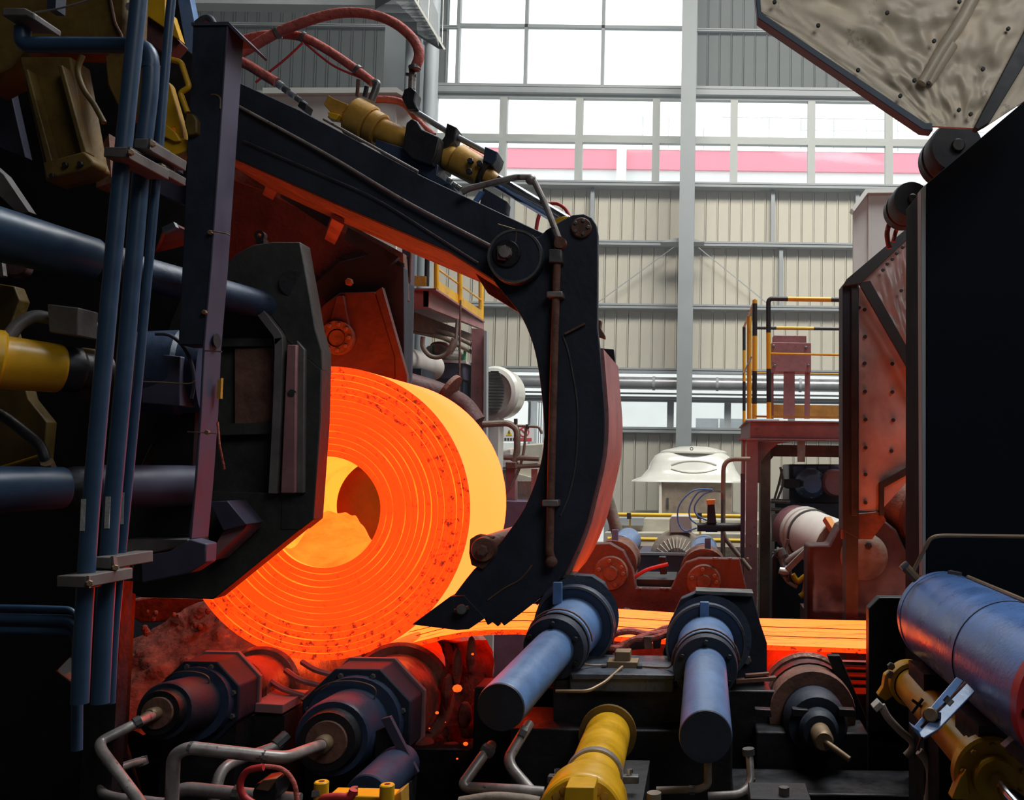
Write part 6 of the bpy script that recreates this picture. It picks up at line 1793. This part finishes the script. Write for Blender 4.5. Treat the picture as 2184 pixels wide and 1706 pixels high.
# yellow tilting mechanism, upper left
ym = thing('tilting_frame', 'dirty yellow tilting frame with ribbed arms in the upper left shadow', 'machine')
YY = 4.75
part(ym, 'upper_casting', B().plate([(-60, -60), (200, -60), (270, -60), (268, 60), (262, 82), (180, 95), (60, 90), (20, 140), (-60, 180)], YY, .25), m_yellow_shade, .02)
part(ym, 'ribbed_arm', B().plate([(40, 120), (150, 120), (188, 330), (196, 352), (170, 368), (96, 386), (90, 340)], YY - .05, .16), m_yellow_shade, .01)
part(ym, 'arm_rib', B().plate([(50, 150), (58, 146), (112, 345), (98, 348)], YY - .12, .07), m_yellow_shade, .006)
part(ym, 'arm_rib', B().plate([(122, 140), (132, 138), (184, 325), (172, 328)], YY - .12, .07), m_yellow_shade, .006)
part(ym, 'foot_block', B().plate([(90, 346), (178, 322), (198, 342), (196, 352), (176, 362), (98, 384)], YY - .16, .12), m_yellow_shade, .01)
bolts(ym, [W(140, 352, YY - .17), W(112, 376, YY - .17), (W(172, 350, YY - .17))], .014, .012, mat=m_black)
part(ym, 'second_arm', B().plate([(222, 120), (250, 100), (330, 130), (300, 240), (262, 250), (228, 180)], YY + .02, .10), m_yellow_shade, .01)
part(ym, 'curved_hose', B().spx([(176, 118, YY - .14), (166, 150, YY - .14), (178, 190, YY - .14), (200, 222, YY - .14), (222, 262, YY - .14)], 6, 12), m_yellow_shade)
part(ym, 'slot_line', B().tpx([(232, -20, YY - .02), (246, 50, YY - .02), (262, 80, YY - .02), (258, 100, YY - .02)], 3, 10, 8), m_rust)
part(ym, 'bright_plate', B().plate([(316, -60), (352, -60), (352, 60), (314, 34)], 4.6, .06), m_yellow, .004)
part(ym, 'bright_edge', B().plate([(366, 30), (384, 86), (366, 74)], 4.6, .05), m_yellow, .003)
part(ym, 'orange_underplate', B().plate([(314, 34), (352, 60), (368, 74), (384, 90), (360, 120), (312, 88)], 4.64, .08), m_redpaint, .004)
part(ym, 'boss_bolt', B().cyl(W(278, 15, 4.6), W(278, 15, 4.7), s(10, 4.6), n=8), m_sootlight)
yb = thing('yellow_linkage', 'bright yellow linkage bars with a small pipe elbow behind the blue risers', 'linkage')
part(yb, 'link_bar', B().plate([(348, 280), (356, 172), (362, 180), (388, 270), (392, 300), (380, 304), (372, 270)], 4.5, .05), m_yellow, .004)
part(yb, 'link_bar', B().plate([(346, 290), (350, 262), (372, 280), (384, 300), (372, 302)], 4.46, .05), m_yellow, .004)
part(yb, 'link_block', B().plate([(346, 300), (376, 292), (404, 298), (406, 308), (398, 322), (360, 336), (344, 316)], 4.48, .12), m_yellow, .006)
part(yb, 'link_pipe', B().tpx([(360, 126, 4.42), (386, 132, 4.42), (404, 186, 4.42), (384, 198, 4.42), (400, 240, 4.42)], 6, 8, 12), m_yellow)
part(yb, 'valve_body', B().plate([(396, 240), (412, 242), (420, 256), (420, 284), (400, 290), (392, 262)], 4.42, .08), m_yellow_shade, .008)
part(yb, 'link_mount', B().plate([(344, 300), (372, 300), (372, 360), (344, 360)], 4.6, .08), m_navy_dark)

# ---------------------------------------------------------------- blue riser pipes with clamps
def riser(lab, pts, r_, Y, sticker=None, fil=30, band=None):
    t = thing('riser_pipe', lab, 'pipe', 'blue riser pipes on the left')
    part(t, 'pipe_run', B().tpx([(x, y, Y) for x, y in pts], r_, fil, 20), m_pipeblue)
    if sticker:
        x, y = sticker
        ob_ = B()
        c = [(x - 5, y - 35), (x + 5, y - 35), (x + 2, y + 33), (x - 8, y + 33)]
        part(t, 'paper_label', B().plate(c, Y - s(r_, Y) - .002, .004), m_label)
    if band:
        for q in band:
            part(t, 'weld_ring', B().cyl(W(q[0], q[1], Y), W(q[0] - .5, q[1] + 7, Y), s(r_ + 1, Y), n=20), m_pipeblue)
    return t
YR1 = 3.55
riser('nearest blue riser pipe, running from the top edge down to the floor', [(302, -60), (296, 0), (262, 330), (222, 760), (192, 1100), (178, 1320), (170, 1500)], 17, YR1, (178, 1099), 60)
riser('blue riser pipe with a bend at the top turning left behind the nearest riser', [(48, 60), (48, 96), (150, 96), (322, 97), (322, 180), (304, 330), (268, 760), (238, 1090), (222, 1330), (214, 1500)], 17, YR1 + .18, (230, 1094), 50, band=[(321, 140)])
riser('slim blue riser pipe rightmost of the three', [(372, -60), (362, 30), (338, 330), (296, 800), (262, 1150), (244, 1340), (236, 1500)], 9, YR1 + .25, (260, 1085), 60)
ec = thing('pipe_end_clamp', 'grey clamp block gripping the left end of the bent blue pipe', 'clamp')
part(ec, 'clamp_block', B().plate([(4, 16), (52, 16), (74, 28), (72, 42), (56, 34), (4, 34)], YR1 + .1, .16), m_sootlight, .006)
part(ec, 'clamp_stay', B().tpx([(72, 27, YR1 + .15), (130, 18, YR1 + .15), (190, 0, YR1 + .15), (215, -12, YR1 + .15)], 2, 30, 6), m_sootlight)
part(ec, 'clamp_hanger', B().box((W(20, 16, YR1).x, YR1 + .2, W(20, 18, YR1 + .2).z), (W(40, 16, YR1).x, YR1 + .26, W(20, -160, YR1 + .2).z)), m_navy_dark)
def clamp(lab, front, side, Y, dy):
    t = thing('pipe_clamp', lab, 'clamp', 'clamp blocks on the blue risers')
    part(t, 'front_block', B().plate(front, Y, dy), m_clamp, .004)
    part(t, 'side_block', B().prism([W(*side[0], Y), W(*side[1], Y + dy * .9), W(*side[2], Y + dy * .9), W(*side[3], Y)], (.01, 0, 0)), m_clamp)
    bolts(t, [W((side[0][0] * .8 + side[1][0] * .2), (side[0][1] + side[3][1]) / 2 + 2, Y + .0), W(side[1][0] - 5, (side[1][1] + side[2][1]) / 2, Y + dy * .8)], .012, .02, (.6, -.8, 0), m_brass)
clamp('upper clamp block on the nearest blue riser', [(222, 313), (272, 313), (270, 336), (220, 334)], [(272, 313), (304, 330), (300, 350), (270, 336)], YR1 - .10, .28)
clamp('upper clamp block on the bent blue riser, highest of all', [(286, 295), (316, 295), (314, 318), (284, 316)], [(316, 295), (358, 322), (354, 344), (314, 318)], YR1 + .08, .28)
clamp('smaller upper clamp block on the slim riser', [(322, 347), (340, 348), (338, 366), (320, 366)], [(340, 348), (368, 364), (365, 380), (338, 366)], YR1 + .18, .2)
clamp('lower clamp block on the nearest blue riser, over the horizontal blue pipes', [(120, 1228), (184, 1228), (184, 1254), (120, 1252)], [(184, 1228), (216, 1228), (214, 1250), (184, 1254)], YR1 - .10, .28)
clamp('lower clamp block on the bent riser, pinkish end plate', [(196, 1188), (236, 1188), (236, 1214), (196, 1212)], [(236, 1186), (282, 1186), (276, 1232), (240, 1230)], YR1 + .08, .28)
for i, (py, r_, lab) in enumerate(((1296, 6, 'thin uppermost pipe'), (1320, 11, 'thick middle pipe'), (1345, 8, 'lowest pipe'))):
    solo('horizontal_pipe', B().tpx([(-200, py - 4, 3.95), (60, py, 3.95), (150, py + 3, 3.95), (166, py + 20, 3.95), (164, 1600, 3.95)], r_, 20, 12), m_pipeblue, lab + ' of the three dark blue horizontal pipes at lower left', 'pipe', 'horizontal blue pipes at lower left')

# ---------------------------------------------------------------- big blue and yellow cylinders pointing into the mill
def into(lab, name, cat, a_, Ya, b__, Yb, ra, rb_, mat, cap=None, extra=None):
    t = thing(name, lab, cat)
    p, q = W(*a_, Ya), W(*b__, Yb)
    L_ = (q - p).length
    part(t, 'barrel', B().lathe(p, q - p, [(0, 0), (0, s(ra, Ya)), (L_ * .98, s(rb_, Yb)), (L_, s(rb_, Yb) * .94), (L_, 0)], 36), mat)
    return t, p, q
t, p, q = into('big speckled blue cylinder entering the mill from the left, above the yellow one', 'blue_cylinder', 'cylinder', (-150, 460), 4.0, (205, 556), 4.55, 68, 47, m_pipeblue)
ax = (q - p).normalized()
part(t, 'gland', B().lathe(q, ax, [(0, 0), (0, .085), (.03, .10), (.10, .10), (.12, .09), (.16, .09), (.16, 0)], 32), m_navy_dark)
part(t, 'rod_housing', B().cb(q + ax * .14, q + ax * .95, .085), m_navy)
bolts(t, [p + ax * k + Vector((0, -.12, 0.02)) for k in (.35, .5, .62)], .008, .004, mat=m_label, name='paint_fleck')
t, p, q = into('bright yellow cylinder with a rounded dark end at mid left', 'yellow_cylinder', 'cylinder', (-160, 755), 3.9, (128, 786), 4.3, 66, 52, m_yellow)
ax = (q - p).normalized()
part(t, 'rear_band', B().cb(W(-30, 765, 4.06), W(5, 770, 4.1), s(66, 4.08), .01, 36), m_yellow)
part(t, 'gland', B().lathe(q, ax, [(0, 0), (0, .10), (.03, .108), (.07, .105), (.09, .085), (.2, .085), (.2, 0)], 32), m_black)
part(t, 'brass_nose', B().plate([(170, 740), (206, 745), (204, 800), (172, 812)], 4.5, .1), m_brass, .01)
part(t, 'rust_pad', B().plate([(160, 800), (200, 792), (204, 850), (165, 850)], 4.55, .1), m_rust, .01)
t, p, q = into('lower blue cylinder pointing right behind the riser pipes', 'blue_cylinder', 'cylinder', (-160, 1050), 3.9, (138, 1040), 4.35, 58, 44, m_pipeblue)
ax = (q - p).normalized()
part(t, 'gland', B().lathe(q, ax, [(0, 0), (0, .088), (.04, .098), (.10, .098), (.12, .08), (.12, 0)], 32), m_black)
part(t, 'rod_housing', B().cb(q + ax * .1, W(420, 1035, 4.95), .105), m_postblue)
ge = thing('elbow_pipe', 'dull grey pipe elbow with a square block above the yellow cylinder', 'pipe')
part(ge, 'elbow', B().tpx([(10, 730, 4.15), (40, 690, 4.2), (75, 672, 4.25), (110, 680, 4.3), (150, 690, 4.3), (205, 700, 4.4)], 14, 20, 14), m_sootlight)
part(ge, 'square_block', B().plate([(100, 648), (168, 656), (164, 716), (104, 708)], 4.2, .14), m_sootlight, .006)
gc = thing('rotating_cover', 'round blue-grey cover with a raised arc behind the risers and the post', 'cover')
c = W(345, 792, 4.75)
part(gc, 'cover_drum', B().lathe(c + Vector((-.15, 0, 0)), (.92, .25, 0), [(0, 0), (0, .20), (.22, .22), (.24, .205), (.34, .205), (.35, 0)], 40), m_navy)
part(gc, 'lower_box', B().plate([(300, 750), (386, 760), (382, 866), (302, 860)], 4.6, .2), m_postblue, .006)
part(gc, 'arc_strip', B().spx([(332, 712, 4.55), (362, 715, 4.55), (390, 738, 4.55), (408, 775, 4.55), (414, 815, 4.55), (408, 850, 4.55)], 4, 10), m_postblue)
part(gc, 'wire_loop', B().spx([(296, 814, 4.5), (340, 815, 4.5), (400, 818, 4.5), (416, 812, 4.5)], 1.5, 6), m_brass)
part(gc, 'cover_stand', B().box((c.x - .1, 4.9, W(345, 1190, 4.9).z), (c.x + .1, 5.1, c.z - .15)), m_black)
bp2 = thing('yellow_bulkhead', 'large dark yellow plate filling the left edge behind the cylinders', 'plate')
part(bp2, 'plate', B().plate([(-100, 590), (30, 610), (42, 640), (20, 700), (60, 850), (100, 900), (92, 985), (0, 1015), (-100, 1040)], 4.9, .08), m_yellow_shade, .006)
part(bp2, 'edge_strip', B().tpx([(-20, 1003, 4.86), (40, 985, 4.86), (84, 972, 4.86)], 3, 20, 8), m_yellow)
bh = thing('black_hose', 'thick black hose curving down over the yellow plate to the lower blue cylinder', 'hose')
part(bh, 'hose_run', B().spx([(-60, 860, 4.3), (0, 884, 4.3), (50, 920, 4.3), (84, 950, 4.3), (98, 985, 4.3), (106, 1010, 4.35)], 11, 14), m_black)
part(bh, 'hose_nut', B().cyl(W(100, 985, 4.28), W(110, 1008, 4.33), s(13, 4.3), n=8), m_brass)
rk2 = thing('red_valve', 'small red valve with a silver nut beside the left edge', 'valve')
part(rk2, 'valve_body', B().cb(W(28, 562, 4.6), W(42, 570, 4.8), .06), m_redpaint)
part(rk2, 'silver_nut', B().cyl(W(2, 560, 4.4), W(6, 590, 4.4), .018, n=8), m_pipe)

# ================================================================ pipes along the bottom
def bpipe(lab, pts, r_, mat=m_pipe, fil=26, nuts=(), name='steel_pipe', cat='pipe', smooth=False):
    t = thing(name, lab, cat)
    part(t, 'pipe_run', (B().spx(pts, r_, 14) if smooth else B().tpx(pts, r_, fil, 14)), mat)
    for a_, b__, rr in nuts:
        part(t, 'union_nut', B().cyl(W(*a_), W(*b__), s(rr, a_[2]), n=8), m_steel)
    return t
bpipe('grey pipe bending from the left cradle roll joint down to the bottom edge', [(322, 1528, 4.68), (292, 1542, 4.5), (212, 1582, 4.4), (216, 1600, 4.35), (300, 1712, 4.1), (340, 1780, 4.0)], 10, nuts=(((300, 1536, 4.52), (286, 1543, 4.5), 12), ((228, 1618, 4.32), (232, 1624, 4.31), 11)))
bpipe('dim pipe stub bending left beneath the left cradle roll pipe', [(305, 1622, 4.7), (270, 1632, 4.6), (222, 1650, 4.5), (214, 1690, 4.45), (240, 1700, 4.4), (350, 1712, 4.4)], 9, nuts=(((300, 1615, 4.7), (304, 1632, 4.7), 12),))
bpipe('grey pipe from the right cradle roll joint running left then down', [(684, 1590, 4.70), (664, 1596, 4.55), (610, 1616, 4.35), (560, 1612, 4.3), (400, 1594, 4.2), (370, 1612, 4.2), (364, 1780, 4.2)], 12, nuts=(((560, 1612, 4.3), (566, 1613, 4.3), 13), ((404, 1594, 4.2), (410, 1595, 4.2), 13)))
bpipe('grey pipe passing behind the long pipe and dropping to the bottom edge', [(606, 1578, 4.9), (590, 1592, 4.85), (520, 1616, 4.75), (470, 1640, 4.6), (440, 1780, 4.5)], 11, nuts=(((612, 1568, 4.9), (588, 1590, 4.85), 13),))
bpipe('horizontal grey pipe with a tapered end at the bottom edge', [(376, 1688, 4.5), (400, 1682, 4.5), (500, 1692, 4.5), (640, 1706, 4.5)], 14, nuts=(((500, 1692, 4.5), (512, 1693, 4.5), 18), ((590, 1700, 4.5), (604, 1702, 4.5), 18)))
bpipe('red rubber hose looping at the bottom beside the yellow manifold', [(562, 1636, 4.1), (528, 1644, 4.1), (512, 1672, 4.1), (522, 1700, 4.1), (556, 1722, 4.1)], 7, m_redhose, name='red_hose', cat='hose', smooth=True)
bpipe('dull red hose arching from the loop down behind the yellow manifold', [(556, 1634, 4.2), (600, 1640, 4.2), (626, 1668, 4.2), (634, 1710, 4.2)], 5, m_hose, name='red_hose', cat='hose', smooth=True)
vb = thing('valve_block', 'dark valve block with pale top inside the red hose loop', 'valve')
part(vb, 'block_body', B().plate([(538, 1690), (545, 1672), (590, 1664), (590, 1690), (580, 1712), (540, 1720)], 4.3, .15), m_black, .006)
part(vb, 'block_top', B().plate([(544, 1684), (560, 1664), (590, 1660), (572, 1688)], 4.27, .08), m_brass, .004)
yf = thing('yellow_manifold', 'yellow manifold block with two round bosses at the bottom edge', 'block')
part(yf, 'block_body', B().plate([(700, 1696), (856, 1700), (850, 1780), (690, 1780)], 3.9, .10), m_yellow, .006)
part(yf, 'block_side', B().plate([(836, 1700), (856, 1686), (858, 1780), (838, 1780)], 3.88, .1), m_yellow_dirty, .004)
for x, y in ((686, 1666), (826, 1672)):
    p = W(x, y, 3.85)
    part(yf, 'round_boss', B().cb(p - Vector((0, 0, .11)), p, s(15, 3.85), .004, 24), m_yellow)
    part(yf, 'boss_hole', B().cyl(p + Vector((0, 0, -.004)), p + Vector((0, 0, .001)), s(6, 3.85), n=16), m_black)
part(yf, 'grease_smear', B().plate([(716, 1702), (740, 1690), (752, 1694), (738, 1706)], 3.895, .004), m_black)
part(yf, 'fitting', B().cyl(W(756, 1678, 3.85), W(756, 1696, 3.85), .014, n=8), m_steel)
part(yf, 'fitting', B().plate([(664, 1688), (682, 1684), (682, 1700), (662, 1702)], 3.82, .06), m_pipe, .004)
bpipe('short fat red hose crossing in front of the yellow manifold', [(684, 1722, 3.7), (690, 1704, 3.7), (716, 1700, 3.7), (745, 1700, 3.7), (754, 1684, 3.7)], 9, m_redhose, name='red_hose', cat='hose', smooth=True)
ar = thing('blue_drum', 'dark blue drum top behind the yellow manifold', 'drum')
p = W(780, 1700, 4.5)
part(ar, 'drum', B().cb(p, p + Vector((0, .5, 0)), s(46, 4.5)), m_navy)
part(ar, 'drum_base', B().box((p.x - .1, 4.6, 0), (p.x + .1, 4.9, p.z - .05)), m_black)
fb2 = thing('flat_stay', 'flat pinkish stay bar slanting down right of the right cradle roll block', 'brace')
part(fb2, 'stay_bar', B().plate([(812, 1534), (832, 1528), (892, 1648), (876, 1660)], 4.9, .03), m_postblue, .003)
part(fb2, 'stay_foot', B().plate([(800, 1560), (822, 1550), (880, 1660), (870, 1800), (800, 1800)], 4.95, .08), m_black)
bpipe('grey pipe elbow beneath the leaning blue drive, lower bend', [(1048, 1590, 4.5), (1036, 1604, 4.4), (988, 1672, 4.3), (1000, 1680, 4.3), (1110, 1686, 4.2), (1160, 1690, 4.2)], 11, nuts=(((1032, 1596, 4.42), (1048, 1606, 4.4), 13),))
bpipe('grey pipe dropping from the leaning blue drive toward the yellow cylinder', [(1128, 1545, 4.7), (1112, 1570, 4.6), (1084, 1618, 4.5), (1092, 1640, 4.45), (1135, 1690, 4.4), (1160, 1712, 4.4)], 11, nuts=(((1108, 1560, 4.6), (1122, 1566, 4.6), 15),))
bpipe('brownish lump-ended pipe along the bottom left of the yellow cylinder', [(980, 1712, 4.1), (1050, 1700, 4.1), (1120, 1706, 4.1), (1150, 1712, 4.1)], 12, m_brown)
bpipe('dim pipe hanging from the right-hand blue drive and turning left', [(1510, 1610, 4.1), (1510, 1675, 4.1), (1490, 1684, 4.1), (1400, 1686, 4.1)], 8, m_brown, 20, nuts=(((1470, 1685, 4.1), (1482, 1685, 4.1), 10),))
bpipe('pale pipe with an elbow right of the yellow cylinder bottom, collar at its top', [(1598, 1604, 4.3), (1602, 1670, 4.25), (1580, 1694, 4.2), (1510, 1698, 4.2)], 8, m_pipe, 20, nuts=(((1596, 1596, 4.3), (1597, 1610, 4.3), 13), ((1601, 1660, 4.26), (1601, 1666, 4.26), 10)))
bpipe('blunt pale pipe end standing up at the bottom between the yellow cylinder and the pipes', [(1395, 1690, 3.9), (1394, 1740, 3.9)], 15, m_brown)
bk3 = thing('bolt_cluster', 'row of bright bolt heads on a dark flange at the bottom edge', 'flange')
part(bk3, 'flange_plate', B().box((W(1600, 1712, 3.9).x, 3.9, 0.3), (W(1730, 1712, 3.9).x, 4.1, W(1660, 1704, 3.9).z)), m_black, .004)
for x in (1612, 1636, 1672, 1700):
    p = W(x, 1705, 3.95)
    h = .05 if x == 1672 else .015
    part(bk3, 'bolt', B().cyl(p, p + Vector((0, 0, h)), .022 if x == 1672 else .014, n=6), m_steel)
# ---------------------------------------------------------------- thin haze in the hall and red-lit steam over the strip
def volume(name, lo, hi, dens, col, label, cat, noise_s=None, aniso=0.0, thr=(0.4, 0.7)):
    mt = bpy.data.materials.new(name)
    mt.use_nodes = True
    N, L = mt.node_tree.nodes, mt.node_tree.links
    N.remove(N['Principled BSDF'])
    v = N.new('ShaderNodeVolumeScatter')
    v.inputs['Color'].default_value = (*col, 1)
    v.inputs['Density'].default_value = dens
    v.inputs['Anisotropy'].default_value = aniso
    if noise_s:
        tc = N.new('ShaderNodeTexCoord')
        no = N.new('ShaderNodeTexNoise')
        no.inputs['Scale'].default_value = noise_s
        no.inputs['Detail'].default_value = 3
        L.new(tc.outputs['Object'], no.inputs['Vector'])
        r = N.new('ShaderNodeMapRange')
        r.inputs[1].default_value, r.inputs[2].default_value = thr
        r.inputs[3].default_value, r.inputs[4].default_value = 0, dens
        L.new(no.outputs['Fac'], r.inputs[0])
        # fade out with height
        sp = N.new('ShaderNodeSeparateXYZ')
        L.new(tc.outputs['Object'], sp.inputs[0])
        r2 = N.new('ShaderNodeMapRange')
        r2.inputs[1].default_value, r2.inputs[2].default_value = 0.05, (hi[2] - lo[2])
        r2.inputs[3].default_value, r2.inputs[4].default_value = 1, 0
        L.new(sp.outputs['Z'], r2.inputs[0])
        mu = N.new('ShaderNodeMath'); mu.operation = 'MULTIPLY'
        L.new(r.outputs[0], mu.inputs[0]); L.new(r2.outputs[0], mu.inputs[1])
        L.new(mu.outputs[0], v.inputs['Density'])
    L.new(v.outputs[0], N['Material Output'].inputs['Volume'])
    return solo(name, B().box(lo, hi), mt, label, cat, kind='stuff')
volume('hall_haze', (-11.5, 8.9, 0.35), (11.5, 21.5, 15.0), 0.010, (0.80, 0.90, 1.0), 'thin bluish haze hanging in the hall before the bright windows', 'haze', aniso=0.35)

volume('strip_steam', (W(1735, 1250, 7.2).x, 7.12, W(1800, 1300, 7.2).z - .02), (W(1990, 1250, 7.2).x, 7.28, W(1800, 1165, 7.2).z), 1.5, (1.0, 0.75, 0.7), 'red lit steam rising from the far edge of the strip on the right', 'steam', noise_s=4.0, thr=(0.38, 0.62))

# fittings belong to the part that carries them
NEST = {
    'bolt': ['bearing_cover', 'bearing_cap', 'bearing_block', 'collar', 'flange_ring', 'flange_boss', 'pivot_pin', 'wrapper_housing', 'stand_plate', 'gland', 'front_head', 'red_flange', 'box_body', 'side_flange', 'foot_block', 'side_block', 'frame_plate', 'rear_cap'],
    'socket_screw': ['end_cover'], 'hub_nut': ['hub_disc'], 'knee_roller_rim': ['knee_roller'], 'rim_edge': ['rim_flange'], 'weld_ring': ['pipe_run'], 'paper_label': ['pipe_run'],
    'lightning_mark': ['warning_triangle'], 'prohibition_bar': ['prohibition_ring'], 'ear_bolt': ['clamp_ear'], 'brass_band': ['barrel'], 'boss_hole': ['round_boss'],
    'hub': ['wheel_drum'], 'rust_ring': ['wheel_drum'], 'union_nut': ['pipe_run', 'outlet_line'], 'hose_clip': ['hose_run'], 'joint_ring': ['duct_pipe'], 'cable_clip': ['cable'],
    'stud': ['shield_sheet', 'guard_sheet', 'wrinkled_sheet'], 'slot': ['wear_bar'], 'paint_fleck': ['barrel'], 'joint_elbow': ['rotary_joint'], 'band_clip': ['end_band'], 'rod_nut': ['clamp_rod'],
    'band_strap': ['motor_body'], 'cover_panel': ['casing'], 'orange_cap': ['sensor_body'], 'hose_nut': ['hose_run'], 'eye_stem': ['lifting_eye'], 'block_top': ['block_body'],
}
def _stem(o):
    return o.name.split('.')[0]
def _mid(o):
    c = Vector((0, 0, 0))
    for q in o.bound_box:
        c += Vector(q)
    return c / 8 + o.location
for root in [o for o in COL.objects if o.parent is None and o.type == 'EMPTY']:
    kids = [k for k in root.children if k.type == 'MESH']
    for k in kids:
        cand = [c_ for c_ in kids if c_ is not k and _stem(c_) in NEST.get(_stem(k), ()) and c_.location.length < 1e-9]
        if cand:
            mk = _mid(k)
            k.parent = min(cand, key=lambda c_: (_mid(c_) - mk).length)
seat_all()
